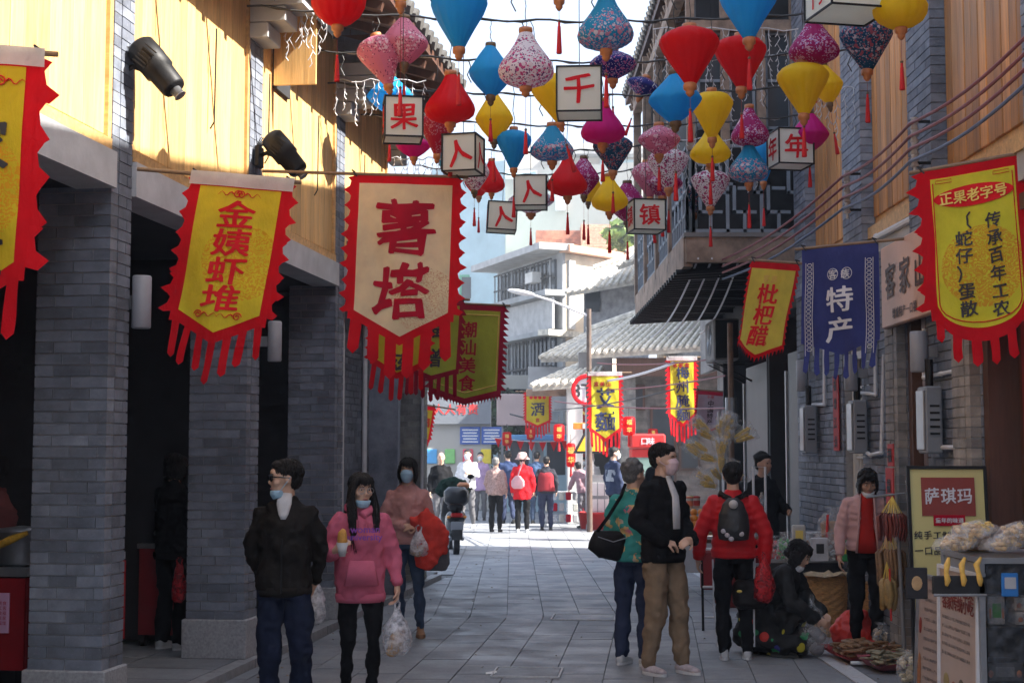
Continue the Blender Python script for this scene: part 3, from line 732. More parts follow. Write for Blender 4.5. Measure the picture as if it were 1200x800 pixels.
# grey stone house with bright roof
HS = thing('stone_house', 'grey stone house with bright pale roof behind the tiled house', 'building')
MB().hexa([at(684, 420, 44), at(760, 420, 43), at(760, 420, 48), at(684, 420, 48), at(684, 338, 44), at(760, 330, 43), at(760, 330, 48), at(684, 338, 48)]).build('wall', M('grey_stone', (.30, .30, .31), .9, .4, 4, .6), HS)
MB().box((at(694, 352, 43.8).x, 43.75, H(352, 43.8)), (.45, .1, .7)).build('window', m_glass, HS)
tile_roof(HS, at(664, 343, 42.5), at(748, 328, 42), at(696, 318, 46), at(760, 297, 46), .2)
tile_roof(HS, at(724, 312, 41), at(748, 303, 41), at(735, 300, 43), at(756, 290, 43), .2)
# grey apartment with cream side wall
c0 = P2(663, 50); c1 = P2(586, 56); c2 = P2(752, 53); c3 = P2(690, 62)
HD = box_building('apartment_block', 'stained grey apartment block with barred balconies and sunlit cream side wall', [c0, c2, c3, c1], 0, H(297, 50), m_cream)
org = Vector((*c0, 0))
u = (Vector((*c1, 0)) - org); Lf = u.length; u.normalize(); nr = Vector((-u.y, u.x, 0)); nr = nr if nr.y < 0 else -nr
Rf = Matrix((u, -nr, Vector((0, 0, 1)))).transposed()
def fb(a, b, za, zb, d, th, mt, nm, par=HD): return MB().box(u * (a + b) / 2 + nr * d + Vector((0, 0, (za + zb) / 2)), (abs(b - a), th, zb - za), R=Rf).build(nm, mt, par)
zz = [H(y, 51) for y in (470, 395, 347, 300, 292)]
fb(0, Lf, 0, zz[3], .06, .1, m_stain, 'front_wall')
for (za, zb) in ((H(385, 51) - 2.5, H(392, 51)), (H(350, 51), H(303, 51))):
    wn = fb(.5, Lf - .3, za + .1, zb - .1, .14, .06, m_glass, 'window')
    for k in range(16): fb(.55 + k * (Lf - .9) / 15, .59 + k * (Lf - .9) / 15, za + .1, zb - .1, .34, .04, m_black if k % 5 else m_stain, 'bar', wn)
    for z in (za + .1, (za + zb) / 2, zb - .12): fb(.45, Lf - .25, z, z + .05, .34, .05, m_black, 'rail', wn)
fb(-.1, Lf, H(347, 51) - .1, H(347, 51) + .1, .4, .8, m_stain, 'floor_slab')
fb(-.1, Lf, H(392, 51) - .1, H(392, 51) + .06, .4, .8, m_stain, 'floor_slab')
fb(0, Lf, H(388, 51), H(352, 51), .45, .08, m_conc, 'balcony_front')
fb(-.3, Lf + .3, H(299, 51), H(293, 51) + .05, .45, 1.3, m_conc, 'roof_slab')
fb(1.4, 2.1, H(330, 51), H(318, 51), .5, .35, m_white, 'air_conditioner')
v2 = Vector((*c2, 0)) - org; L2 = v2.length; v2.normalize(); n2 = Vector((v2.y, -v2.x, 0)); n2 = n2 if n2.y < 0 else -n2; R2 = Matrix((v2, -n2, Vector((0, 0, 1)))).transposed()
MB().box(v2 * L2 / 2 + n2 * .1 + Vector((0, 0, H(292, 50))), (L2 + .3, .5, .25), R=R2).build('cornice', m_terr, HD)
MB().box(v2 * L2 * .15 + n2 * .1 + Vector((0, 0, H(392, 50))), (L2 * .9, .5, .2), R=R2).build('canopy', m_tile, HD)
MB().box(v2 * .25 + n2 * .06 + Vector((0, 0, H(345, 50))), (.3, .1, 2.4), R=R2).build('downpipe_panel', m_conc, HD)
# brick roof room
a0 = at(628, 290, 55); a1 = at(681, 290, 54); a2 = at(750, 290, 54)
HR = thing('roof_room', 'red brick rooftop room above the grey apartment block', 'building', (a1.x, a1.y, 0))
hb = H(297, 54); ht = H(263, 54)
q = MB().box(((a2.x - a1.x) / 2, .5, (hb + ht) / 2 - 1), (a2.x - a1.x, 1, ht - hb + 2)); wall_bricks(q, (0, 0, hb - .6), (1, 0, 0), (0, -1, 0), a2.x - a1.x, 0, ht - hb + .6, unit=.3, ch=.12, dep=.03); q.build('sunlit_wall', M('sunlit_tone_brick', (.56, .33, .24), .85, .3, 14, .6), HR)  # lighter copy of the red brick, painted as if sunlit
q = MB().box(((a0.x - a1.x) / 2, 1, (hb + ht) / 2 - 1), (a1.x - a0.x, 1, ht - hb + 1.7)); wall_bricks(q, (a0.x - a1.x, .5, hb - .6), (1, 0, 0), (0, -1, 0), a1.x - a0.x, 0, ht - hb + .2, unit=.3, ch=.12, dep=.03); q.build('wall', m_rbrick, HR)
# white block and pale blue block behind
HWt = box_building('white_building', 'bright white apartment block behind the brick rooftop room', [P2(572, 66), P2(752, 64), P2(752, 74), P2(572, 74)], 0, H(200, 66), m_offw)
lx = lambda px, Y, b: at(px, 500, Y).x - b.location.x
for (px, py, wpx, hpx) in ((657, 238, 12, 18), (664, 180, 14, 24), (600, 205, 60, 10), (708, 262, 26, 12)):
    y_ = 65.2 if px < 620 else 64.8
    fr = MB().box((lx(px, y_, HWt), y_ - HWt.location.y, H(py, y_)), (wpx / sc(y_), .2, hpx / sc(y_))).build('window', m_pvc, HWt)
    MB().box((lx(px, y_, HWt), y_ - HWt.location.y - .11, H(py, y_)), (wpx / sc(y_) - .15, .04, hpx / sc(y_) - .15)).build('pane', m_paleblue, fr)
HWt2 = box_building('tall_white_building', 'tall hazy white block with balconies just right of centre', [P2(600, 82), P2(760, 82), P2(760, 92), P2(600, 92)], 0, H(168, 82), m_offw)
for k in range(3):
    MB().box((lx(700, 82, HWt2), -.6, H(182 + k * 30, 82)), (5.5, 1.1, .3)).build('balcony', m_stain, HWt2)
    MB().box((lx(725, 82, HWt2), -.1, H(198 + k * 30, 82)), (2, .1, 1.0)).build('window', m_paleblue, HWt2)
HBl = box_building('pale_blue_building', 'pale blue tiled block with green framed window left of centre', [P2(505, 62), P2(592, 60), P2(592, 70), P2(505, 70)], 0, H(188, 60), m_paleblue)
for (px, py) in ((549, 337), (563, 290), (563, 235)):
    fr = MB().box((lx(px, 60.9, HBl), -.9, H(py, 60.9)), (.8, .3, 1.1)).build('window', M('green_frame', (.1, .35, .22), .5), HBl)
    MB().box((lx(px, 60.9, HBl), -1.07, H(py, 60.9)), (.6, .04, .9)).build('pane', m_glass, fr)
# low white wall and billboard under the apartments
LBd = thing('billboard', 'faded pinkish billboard beside the small wine banner', 'sign', at(607, 480, 46))
MB().bbox((0, 0, 0), (1.35, .12, 1.0), .02).build('panel', M('faded_board', (.55, .42, .40), .7, .15, 1), LBd)
for x in (-.5, .5): MB().box((x, .1, -1.6), (.08, .08, 2.8)).build('post', m_steel, LBd)
bw = thing('low_wall', 'low white boundary wall in front of the dark hedge', 'wall', at(590, 462, 52)); bw.location.z = 0
MB().box((0, 0, H(467, 52) / 2 + 2.35), (5.6, .3, .5)).build('coping', m_offw, bw); 
for x in (-2.6, 0, 2.6): MB().box((x, 0, 1.7), (.3, .25, 3.4)).build('post', m_offw, bw)
# shed with LED sign
SHp = at(500, 560, 42)
SH = thing('notice_shed', 'white shed with grey fascia and red lettering at the far left of the plaza', 'building', (SHp.x, 42, 0))
wS = (575 - 490) / sc(42)
MB().box((wS / 2 - .25, .5, 1.2), (wS, 1, 2.45)).build('wall', m_offw, SH)
MB().box((wS / 2 - .25, .4, 2.43 + .48), (wS, 1.2, .96)).build('fascia', m_grey, SH)
g = MB()
for k, ch in enumerate('人人有责'): glyph(g, ch, .35 + k * .33, 0, .32, 0, True)
g.build('lettering', M('sign_red', (.85, .05, .04), .5), SH, loc=(0, -.21, 2.85))
for k in range(2):
    bb = MB().box((1.25 + k * .62, -.03, 2.1), (.58, .05, .5)).build('notice_board', M('notice_blue', (.05, .12, .42), .5), SH)
    for j in range(5): MB().box((1.25 + k * .62, -.06, 2.26 - j * .085), (.46 - .06 * (j % 2), .01, .035)).build('text_line', m_paper, bb)
for k, c in enumerate(((.1, .4, .75), (.25, .6, .2), (.8, .1, .15), (.85, .65, .05))):
    MB().bbox((.15 + k * .52, -.04, 1.5), (.3, .05, .42), .02).build('coloured_panel', M('panel%d' % k, c, .5), SH)
# blue kiosk
KS = at(626, 560, 40)
KK = thing('ticket_kiosk', 'small pale blue kiosk with glass sides in the plaza', 'building', (KS.x, 40, 0))
MB().box((.1, .5, .5), (1.7, 1.2, 1.0)).build('base', m_paleblue, KK)
for x in (-.7, -.1, .3, .9): MB().box((x, -.08, 1.45), (.08, .08, 1.0)).build('post', m_paleblue, KK)
for x in (-.4, .6): MB().box((x, -.04, 1.45), (.5, .03, .9)).build('pane', m_glass, KK)
MB().bbox((.1, .45, 2.02), (1.95, 1.5, .16), .02).build('roof', M('kiosk_blue', (.12, .3, .55), .5), KK)
# unseen tall block added on the right beyond the crossing to shade the plaza
CT = box_building('shade_building', 'unseen plaster block added behind the tiled brick house to shade the plaza', [(5.0, 32.2), (12, 32.2), (12, 50), (5.0, 50)], 0, 8.8, m_wgrey)
# ================= banners =================
f_red = flagmat('banner_red', (.66, .008, .018)); f_dred = flagmat('banner_dark_red', (.30, .01, .03)); f_blue = flagmat('banner_blue', (.06, .075, .26))
i_red = M('ink_red', (.60, .012, .02), .8, .1, 9, 0, spec=.1); i_dred = M('ink_dark_red', (.36, .006, .025), .8, .15, 9, 0, spec=.1); i_black = M('ink_black', (.02, .02, .025), .7, .1, 5, 0)
i_white = M('ink_white', (.6, .6, .64), .7, .1, 5, 0); i_gold = M('ink_gold', (.75, .55, .12), .6, .1, 5, 0); i_blue = M('ink_blue', (.012, .02, .07), .7, .1, 5, 0)
f_sleeve = flagmat('banner_sleeve', (.68, .66, .66)); m_pole = M('bamboo_pole', (.22, .14, .08), .5, .2, 12)
def banner(name, label, tl, tr, Y, h, mt, bmt, bot='point', bw=.07, teeth=7, nstream=7, stl=.28, texts=(), sleeve=None, shear=0, amp=.019, pole=(.1, .3), orn=None, Y2=None, tpt=.14, tooth='flame', fringe=False, extra=None, swid=.5):
    """hanging banner; tl, tr photo pixels of the top corners of the whole cloth at depth Y (Y2)"""
    A = at(*tl, Y); B = at(*tr, Y2 or Y); w = (B - A).length; u = (B - A).normalized(); nrm = Vector((-u.y, u.x, 0)).normalized()
    up = u.cross(nrm); Mx = Matrix((u, nrm, up)).transposed().to_4x4(); Mx.translation = A
    t = thing(name, label, 'banner', group='advertising banners hung out over the street'); t.matrix_world = Mx; t.matrix_basis = Mx
    ph = random.uniform(0, 6)
    def wv(x, z): return amp * (sin(x * 11 + ph + z * 2) + .6 * sin(x * 5 - z * 7 + ph) + .45 * sin(x * 23 + z * 9 + ph * 2) + .5 * noise.noise(Vector((x * 5, ph, z * 4)))) * min(1, .25 - z * 1.3) - .04 * z * z
    def put(vs): return [(x + shear * z, y + wv(x, z), z) for x, y, z in vs]
    top = .06
    W0, W1 = bw, w - bw; wi = W1 - W0
    def Hb(x):   # bottom of the inner panel
        s = (x - W0) / wi * 2 - 1; s = max(-1, min(1, s))
        if bot == 'point': return h - tpt * abs(s)
        if bot == 'round': return h - tpt * 1.2 * (1 - sqrt(max(0, 1 - s * s * .97)))
        return h
    def sheet(xa, xb, z0, fn, y, nx, nz):
        vs = []; fs = []
        for j in range(nz + 1):
            for i in range(nx + 1):
                x = xa + (xb - xa) * i / nx; vs.append((x, y, z0 - (fn(x) + z0) * j / nz))
        for j in range(nz):
            for i in range(nx): a = j * (nx + 1) + i; fs.append((a, a + nx + 1, a + nx + 2, a + 1))
        return put(vs), fs
    # border sheet with jagged sides
    b = MB(); vs, fs = sheet(W0 * .35, w - W0 * .35, 0, lambda x: Hb(x) + bw, .004, 16, 22); b.add(vs, fs)
    hs = h - (tpt if bot != 'flat' else 0)
    for side in (-1, 1):
        x0 = W0 * .4 if side < 0 else w - W0 * .4; nT = teeth; st = hs / max(nT, 1)
        for k in range(nT):
            za = -(k + .02) * st; zb = -(k + 1.0) * st
            if tooth == 'flame':
                bw_ = bw * random.uniform(.75, 1.15); P = [(x0, za), (x0 + side * bw_ * .75, za - st * .12), (x0 + side * bw_ * .35, za - st * .35), (x0 + side * bw_ * .5, za - st * .68), (x0 + side * bw_ * 1.2, zb - st * random.uniform(-.1, .05)), (x0 + side * bw_ * .7, zb - st * .16), (x0, zb - st * .1)]
            else: P = [(x0, za), (x0 + side * bw * .9, za - st * .9), (x0, zb)]
            n = len(P); b.add(put([(x, .004, z) for x, z in P]), [tuple(range(n))])
    if fringe:
        n = int(w / .035)
        for k in range(n):
            x = W0 * .4 + (w - W0 * .8) * k / (n - 1); z = -Hb(x) - bw; b.add(put([(x - .016, .004, z + .02), (x + .016, .004, z + .02), (x + .004, .004, z - .04)]), [(0, 1, 2)])
    b.build('border', bmt, t, True)
    p = MB(); vs, fs = sheet(W0, W1, -top, Hb, -.001, 16, 22); p.add(vs, fs); p.build('panel', mt, t, True)
    if sleeve: sl = MB(); vs, fs = sheet(0, w, .03, lambda x: .055, -.012, 14, 2); sl.add(vs, fs); sl.build('sleeve', sleeve, t, True)
    for k in range(nstream):
        c = W0 * .35 + (w - W0 * .7) * (k + .5) / nstream; hw_ = (w / nstream) * swid / 2 * random.uniform(.95, 1.03); z0 = -Hb(c) - bw * .7; L = stl * random.uniform(.88, 1.1)
        dx = random.uniform(-.008, .008); s_ = MB(); vs = []
        for j in range(7): q = j / 6; z = z0 - L * q; vs += [(c - hw_ + dx * q * 2, .006 + .012 * sin(q * 5 + k * 1.7) * q, z), (c + hw_ + dx * q * 2, .006 + .018 * sin(q * 4 + k * 2.1 + .9) * q, z)]
        vs.append((c + dx * 2, .006, z0 - L - hw_)); fs = [(2 * j, 2 * j + 2, 2 * j + 3, 2 * j + 1) for j in range(6)] + [(12, 14, 13)]
        s_.add(put(vs), fs).build('streamer', bmt, t, True)
    for tx in texts:
        chars, cx, cz, size, dz, mtt, kw = tx
        kw = dict(kw)
        for k, ch in enumerate(chars):
            dxs = kw.get('dx', 0)
            g = MB(); glyph(g, ch, cx * w + k * dxs, -cz - k * dz, size, -.005, kw.get('bold', True), kw.get('sx', 1), kw.get('brush', .02))
            if Y < 18: refine(g, .045)
            g.v = put(g.v); g.build('character', mtt, t)
    def scroll(cx, cz, s, fl, mt_):
        g = MB(); pts = []
        for k in range(22): a = k * .45; r = s * (.12 + .02 * k) * .5; pts.append((cx + fl * (r * cos(a) + s * .1), -.007, cz + r * sin(a)))
        g.tube(put(pts), s * .035, 5); pts = [(cx + fl * s * (.35 + .12 * k), -.007, cz + s * .13 * sin(k * 1.3)) for k in range(9)]
        g.tube(put(pts), [s * .045 * (1 - k / 10) for k in range(9)], 5); return g.build('ornament', mt_, t)
    if orn:
        for (cx, cz, s, fl) in orn: scroll(cx * w, -cz, s, fl, i_red)
    if extra: extra(t, put, w)
    MB().tube([(-pole[0], .015, .012), (w + pole[1], .015, .012)], .013, 8).build('pole', m_pole, t)
    for x in (.03, w - .03): MB().tube([(x, .03, .03), (x - .02, -.005, .04), (x + .02, .0, -.01), (x, .03, .0)], .006, 5).build('cord', i_black, t)
    return t
y1 = flagmat('banner_yellow_prawn', (.84, .78, .05), (.36, -.52), (.78, .42, .02), .24, .45)
y0 = flagmat('banner_yellow_cropped', (.72, .64, .035), (.40, -.62), (.78, .38, .02), .28, .5)
y2 = flagmat('banner_yellow_snake', (.78, .80, .06), (.38, -.66), (.74, .33, .03), .26, .7)
y3 = flagmat('banner_yellow_plain', (.78, .74, .12)); y4 = flagmat('banner_lime', (.46, .56, .07)); y5 = flagmat('banner_lemon', (.68, .66, .05))
cr = flagmat('banner_cream', (.90, .90, .60), (.62, -.98), (.66, .48, .24), .26, .25); gr_ = flagmat('banner_olive', (.48, .58, .07)); lw = flagmat('banner_lilac', (.62, .60, .66))
orn_tb = lambda w_, h_: ((.5, .1, .10, 1), (.5, .1, .10, -1), (.25, h_ - .15, .1, 1), (.75, h_ - .15, .1, -1))
Yp = 11.33 - 2.61
banner('hanging_banner', 'cropped yellow banner with red flame edge and black characters at the far left', (-135, 52), (53, 65), 6.3, 1.10, y0, f_red, texts=(('家乡菜', .64, .42, .25, .26, i_black, {'brush': .06}),), teeth=5, bw=.08, nstream=6, stl=.24, orn=((.72, .13, .1, 1), (.75, .93, .1, -1)), pole=(.9, .05), sleeve=f_sleeve, shear=-.05, tpt=.17)
banner('hanging_banner', 'yellow banner with four red characters reading down, second from the left', (224, 205), (345, 215), 8.9, .97, y1, f_red, texts=(('金姨虾堆', .5, .225, .18, .176, i_red, {'sx': 1.35, 'brush': .03}),), teeth=7, bw=.07, nstream=7, stl=.23, orn=((.5, .1, .1, 1), (.5, .1, .1, -1), (.3, .86, .1, 1), (.7, .86, .1, -1)), pole=(.34, .04), sleeve=f_sleeve, shear=.075, tpt=.13)
banner('hanging_banner', 'large cream banner with two big dark red characters in the middle left', (411, 205), (541, 209), 11.3, 1.27, cr, f_red, texts=(('薯塔', .5, .40, .47, .52, i_dred, {'brush': .09}),), teeth=9, bw=.07, nstream=6, stl=.26, pole=(.7, .05), amp=.017, tpt=.2, swid=.62)
banner('hanging_banner', 'yellow banner mostly hidden behind the streamers of the cream banner', (438, 352), (508, 358), 13.6, .66, y5, f_red, texts=(('兹', .5, .55, .2, .2, i_black, {'brush': .05}),), teeth=6, bw=.06, nstream=6, stl=.22, pole=(.2, .05), tpt=.12)
banner('hanging_banner', 'lime green banner glimpsed between the cream banner and the olive one', (478, 348), (545, 352), 14.6, .78, y4, f_dred, texts=(('福增', .5, .3, .2, .3, i_black, {'brush': .04}),), teeth=9, bw=.05, nstream=7, stl=.23, pole=(.3, .05), tooth='saw', tpt=.08)
def inner_frame(mtx, off=.05, hh=.9, th=.006, pt=.1):
    def fn(t, put, w):
        g = MB(); o = off + .07
        P = [(o, -.11), (w - o, -.11), (w - o, -hh + pt), (w / 2, -hh), (o, -hh + pt)]
        for k in range(5):
            a = Vector((P[k][0], -.006, P[k][1])); b = Vector((P[(k + 1) % 5][0], -.006, P[(k + 1) % 5][1])); pts = [a.lerp(b, j / 8) for j in range(9)]
            g.tube(put(pts), th, 4)
        g.build('printed_frame', mtx, t)
    return fn
banner('hanging_banner', 'olive green banner with dark red sawtooth edge and four dark red characters', (505, 355), (594, 359), 16.2, 1.05, gr_, f_dred, texts=(('潮汕美食', .52, .28, .19, .2, i_dred, {'brush': .02}),), teeth=14, bw=.07, nstream=0, pole=(.5, .04), tooth='saw', fringe=True, extra=inner_frame(i_gold, .015, .99), tpt=.1)
def tinyseal(t, put, w):
    for k in range(4): g = MB(); g.tube(put([(w * (.26 + .16 * k), -.012, -.13), (w * (.26 + .16 * k), -.004, -.13)]), .042, 14); g.build('seal', i_red, t)
banner('hanging_banner', 'small red edged wine banner hanging in the middle of the plaza', (614, 459), (646, 459), 34, .78, y5, f_red, texts=(('酒', .5, .40, .34, .2, i_blue, {'brush': .05}), ('富', .5, .66, .1, .1, i_dred, {})), teeth=10, bw=.06, nstream=9, stl=.26, extra=tinyseal, tpt=.12, tooth='saw', pole=(.2, .2))
banner('hanging_banner', 'narrow yellow banner beside the corner pillar at the far end', (492, 474), (511, 477), 22, .5, y5, f_red, texts=(('福', .5, .25, .15, .2, i_red, {}),), teeth=8, bw=.04, nstream=6, stl=.08, tpt=.02, bot='flat', tooth='saw')
banner('hanging_banner', 'tall narrow yellow banner with two black characters in front of the white column', (689, 437), (729, 437), 29, 1.3, y5, f_red, texts=(('艾麵', .5, .5, .42, .46, i_blue, {'brush': .08, 'sx': .95}), ('富美山庄', .24, .22, .1, 0, i_dred, {'dx': .12})), teeth=12, bw=.07, nstream=8, stl=.32, sleeve=f_sleeve, tooth='saw', tpt=.2, pole=(.05, .2))
banner('hanging_banner', 'tall narrow yellow banner with four dark characters against the brick house', (781, 419), (817, 419), 27, 1.22, y5, f_red, texts=(('梅州腌麵', .52, .28, .25, .26, i_blue, {'brush': .06}), ('客家食', .28, .14, .1, 0, i_dred, {'dx': .11})), teeth=12, bw=.07, nstream=8, stl=.34, sleeve=f_sleeve, tooth='saw', tpt=.18, pole=(.05, .3))
banner('hanging_banner', 'pale lilac banner with small black characters beside the snack display', (816, 457), (852, 460), 23, .62, lw, f_dred, texts=(('中国特产', .5, .19, .1, .1, i_black, {'brush': .06}), ('小吃', .42, .09, .05, 0, i_red, {'dx': .06})), teeth=9, bw=.035, nstream=0, tooth='saw', tpt=.13, pole=(.05, .05))
banner('hanging_banner', 'lemon yellow banner with three red characters left of the blue banner', (880, 306), (937, 310), 13.5, .86, y3, f_red, texts=(('枇杷醋', .47, .29, .20, .195, i_red, {'brush': .03, 'sx': 1.2}), ('客族', .40, .15, .07, 0, i_gold, {'dx': .09})), teeth=13, bw=.035, nstream=0, fringe=True, tooth='saw', shear=.10, pole=(.05, .4), Y2=13.0, orn=((.35, .75, .08, 1), (.65, .75, .08, -1)), tpt=.12)
def circ(t, put, w):
    for k in range(2):
        g = MB(); c = (w * (.42 + .18 * k), -.22); g.tube(put([(c[0] + .045 * cos(a * pi / 9), -.008, c[1] + .045 * sin(a * pi / 9)) for a in range(19)]), .003, 4); g.build('printed_ring', i_white, t)
    for sx in (.11, .88):
        g = MB()
        for k in range(21): g.tube(put([(w * sx + .02 * cos(a * pi / 3), -.008, -.13 - k * .034 + .013 * sin(a * pi / 3)) for a in range(7)]), .0028, 4)
        g.tube(put([(w * sx - .03, -.008, -.11 - .15 * j) for j in range(6)]), .003, 4); g.tube(put([(w * sx + .03, -.008, -.11 - .15 * j) for j in range(6)]), .003, 4)
        g.build('printed_trim', i_white, t)
banner('hanging_banner', 'dark blue banner with two large white characters over the right shops', (938, 293), (1030, 284), 11.6, .84, f_blue, f_blue, texts=(('特产', .5, .42, .21, .24, i_white, {'brush': .03, 'sx': 1.2}), ('客族', .42, .22, .075, 0, i_white, {'dx': .108, 'brush': 0})), teeth=0, bw=.02, nstream=8, stl=.2, extra=circ, Y2=11.2, pole=(.05, .5), tpt=.1, shear=.0)
def oldname(t, put, w):
    g = MB(); n = 28; g.add([(w * .5, -.004, -.20)] + [(w * .5 + w * .36 * cos(2 * pi * k / n), -.004, -.20 + .068 * sin(2 * pi * k / n)) for k in range(n)], [(0, 1 + k, 1 + (k + 1) % n) for k in range(n)]); refine(g, .05); g.v = put([(x, -.007, z) for x, y, z in g.v]); g.build('red_oval', i_red, t)
    for k, ch in enumerate('正果老字号'): g = MB(); glyph(g, ch, w * (.25 + .125 * k), -.20, .088, -.016, True, brush=.05); g.v = put(g.v); g.build('character', i_gold, t)
    for cx in (.24, .76):
        g = MB(); P = [(w * cx - .05, -.095), (w * cx + .05, -.095), (w * cx + .05, -.075), (w * cx - .05, -.075), (w * cx - .05, -.095)]; g.tube(put([(x, -.007, z) for x, z in P]), .002, 4); g.build('printed_slot', i_red, t)
    g = MB(); o = .10; pts = [(o, -.09), (o, -.88)] + [(w / 2 - (w / 2 - o) * cos(pi * k / 12), -.88 - .135 * sin(pi * k / 12)) for k in range(1, 12)] + [(w - o, -.88), (w - o, -.09)]
    g.tube(put([(x, -.006, z) for x, z in pts]), .0035, 4); g.build('printed_frame', i_red, t)
banner('hanging_banner', 'large lemon yellow banner with red oval and columns of black characters at the right edge', (1074, 203), (1204, 180), 9.3, 1.05, y2, f_red, bot='round', texts=(('传承百年工农', .66, .38, .105, .112, i_black, {'brush': .07}), ('（蛇仔）蛋散', .38, .36, .108, .112, i_black, {'brush': .06})), teeth=7, bw=.085, nstream=6, stl=.16, extra=oldname, Y2=8.9, pole=(.05, .25), tpt=.16, swid=.5)

# ================= lanterns =================
TR = .58
def silk(name, col): return M(name, col, .5, .07, 5, .12, transl=TR, bscale=40, spec=.22)
S = {'red': silk('silk_red', (.72, .008, .015)), 'blue': silk('silk_blue', (.03, .42, .78)), 'yellow': silk('silk_yellow', (.90, .66, .02)), 'magenta': silk('silk_magenta', (.70, .012, .30)),
     'fpink': floral('floral_pink', (.72, .26, .38), (.85, .7, .75), (.25, .03, .12), .55, False), 'fwhite': floral('floral_white', (.86, .82, .85), (.62, .08, .25), (.12, .02, .14), .75), 'fwhite2': floral('floral_white_dark', (.84, .80, .82), (.45, .05, .18), (.14, .02, .06), .8, False),
     'fblue': floral('floral_blue', (.02, .32, .55), (.72, .28, .38), (.75, .7, .75), .65), 'fnavy': floral('floral_navy', (.02, .025, .22), (.65, .2, .4), (.7, .6, .75), .6, False), 'fteal': floral('floral_teal', (.012, .10, .20), (.5, .12, .16), (.55, .5, .55), .75, False),
     'fmag': floral('floral_magenta', (.42, .01, .15), (.75, .5, .65), (.6, .5, .8), .6, False), 'fred': floral('floral_red', (.50, .01, .05), (.65, .3, .35), (.55, .3, .4), .5, False)}
m_fin = M('turned_wood', (.42, .15, .05), .5, .15, 20); m_finb = M('dark_wood_finial', (.12, .07, .03), .5, .15, 20); m_tas = M('tassel_red', (.60, .01, .015), .75, .2, 60, .6, stretch=(1, 1, .1)); m_thread = M('thread', (.25, .04, .03), .8); m_wire = M('wire', (.03, .03, .03), .6)
PR = {'drop': [(.11, 0), (.15, -.09), (.2, -.2), (.29, -.34), (.4, -.5), (.475, -.63), (.5, -.73), (.475, -.82), (.38, -.91), (.22, -.97), (.1, -1)],
      'top': [(.12, 0), (.24, -.025), (.4, -.09), (.49, -.19), (.5, -.27), (.45, -.40), (.35, -.57), (.24, -.75), (.15, -.9), (.09, -1)],
      'dia': [(.11, 0), (.19, -.1), (.31, -.25), (.43, -.4), (.495, -.51), (.5, -.56), (.45, -.65), (.32, -.8), (.18, -.93), (.09, -1)],
      'rnd': [(.12, 0), (.3, -.07), (.43, -.22), (.5, -.45), (.48, -.62), (.4, -.8), (.25, -.94), (.1, -1)],
      'flat': [(.12, 0), (.24, -.1), (.4, -.26), (.49, -.42), (.5, -.5), (.44, -.62), (.3, -.8), (.17, -.93), (.09, -1)]}
ROWS = [9.3, 10.3, 11.2, 12.4, 13.6, 14.9, 16.2, 17.6]; CABH = 5.05
def lantern(cx, cy, wpx, hpx, typ, mt, Y, label, tas=.2, tilt=0, dx=0):
    s = sc(Y); w_, h_ = wpx / s, hpx / s; top = at(cx, cy - hpx / 2, Y)
    t = thing('silk_lantern', label, 'lantern', top, random.uniform(0, 1), 'silk lanterns hung over the street'); t.rotation_euler = (0, radians(tilt), random.uniform(0, .8) if not tilt else 0)
    prof = [(r * w_, z * h_) for r, z in PR[typ]]
    P = []
    for i in range(len(prof) - 1):
        for j in range(2): q = j / 2; P.append((prof[i][0] * (1 - q) + prof[i + 1][0] * q, prof[i][1] * (1 - q) + prof[i + 1][1] * q))
    P.append(prof[-1])
    sh_ = MB().lathe(P, 80, scal=.045, ribs=8, cap=False); sd_ = random.uniform(0, 50); sh_.v = [(x * (1 + .035 * noise.noise(Vector((x * 6, y * 6, z * 6 + sd_)))) + .012 * w_ * sin(z * 9 + sd_), y, z + .01 * noise.noise(Vector((x * 8, y * 8, sd_)))) for x, y, z in sh_.v]; sh_.build('shade', mt, t, True)
    r = w_ * .12
    MB().lathe([(r * .3, .035), (r, .03), (r * 1.05, .01), (r * .95, -.012), (r * .5, -.015)], 16).build('top_cap', m_fin if typ != 'dia' else m_finb, t, True)
    b = w_ * .1; MB().lathe([(b, .012), (b * 1.15, -.005), (b * 1.1, -.03), (b * .7, -.04), (b * .75, -.055), (b * .35, -.075), (b * .1, -.08)], 14, c=(0, 0, -h_)).build('finial', m_fin if typ != 'dia' else m_finb, t, True)
    z = -h_ - .07; L = .16 + .05 * random.random(); R_ = .013
    tt = MB().lathe([(.004, z - tas), (.008, z - tas - .006), (.008, z - tas - .018), (.007, z - tas - .024), (.011, z - tas - .035), (.014, z - tas - .1), (.019, z - tas - L), (.016, z - tas - L - .006)], 10).build('tassel', m_tas, t, True)
    MB().sph((0, 0, z - tas + .005), .011, 8, 6).build('bead', m_finb, tt)
    MB().tube([(0, 0, z + .01), (0, 0, z - tas)], .0018, 4).build('thread', m_thread, t)
    zt = max(CABH, top.z + .08) - top.z
    n = 8; MB().tube([(0, 0, .02)] + [(.012 * sin(k * 2.1), .012 * cos(k * 1.7), .02 + (zt - .02) * k / n) for k in range(1, n)] + [(0, 0, zt)], .0035, 4).build('hanging_wire', m_wire, t)
    return t
RW = lambda i: ROWS[i]
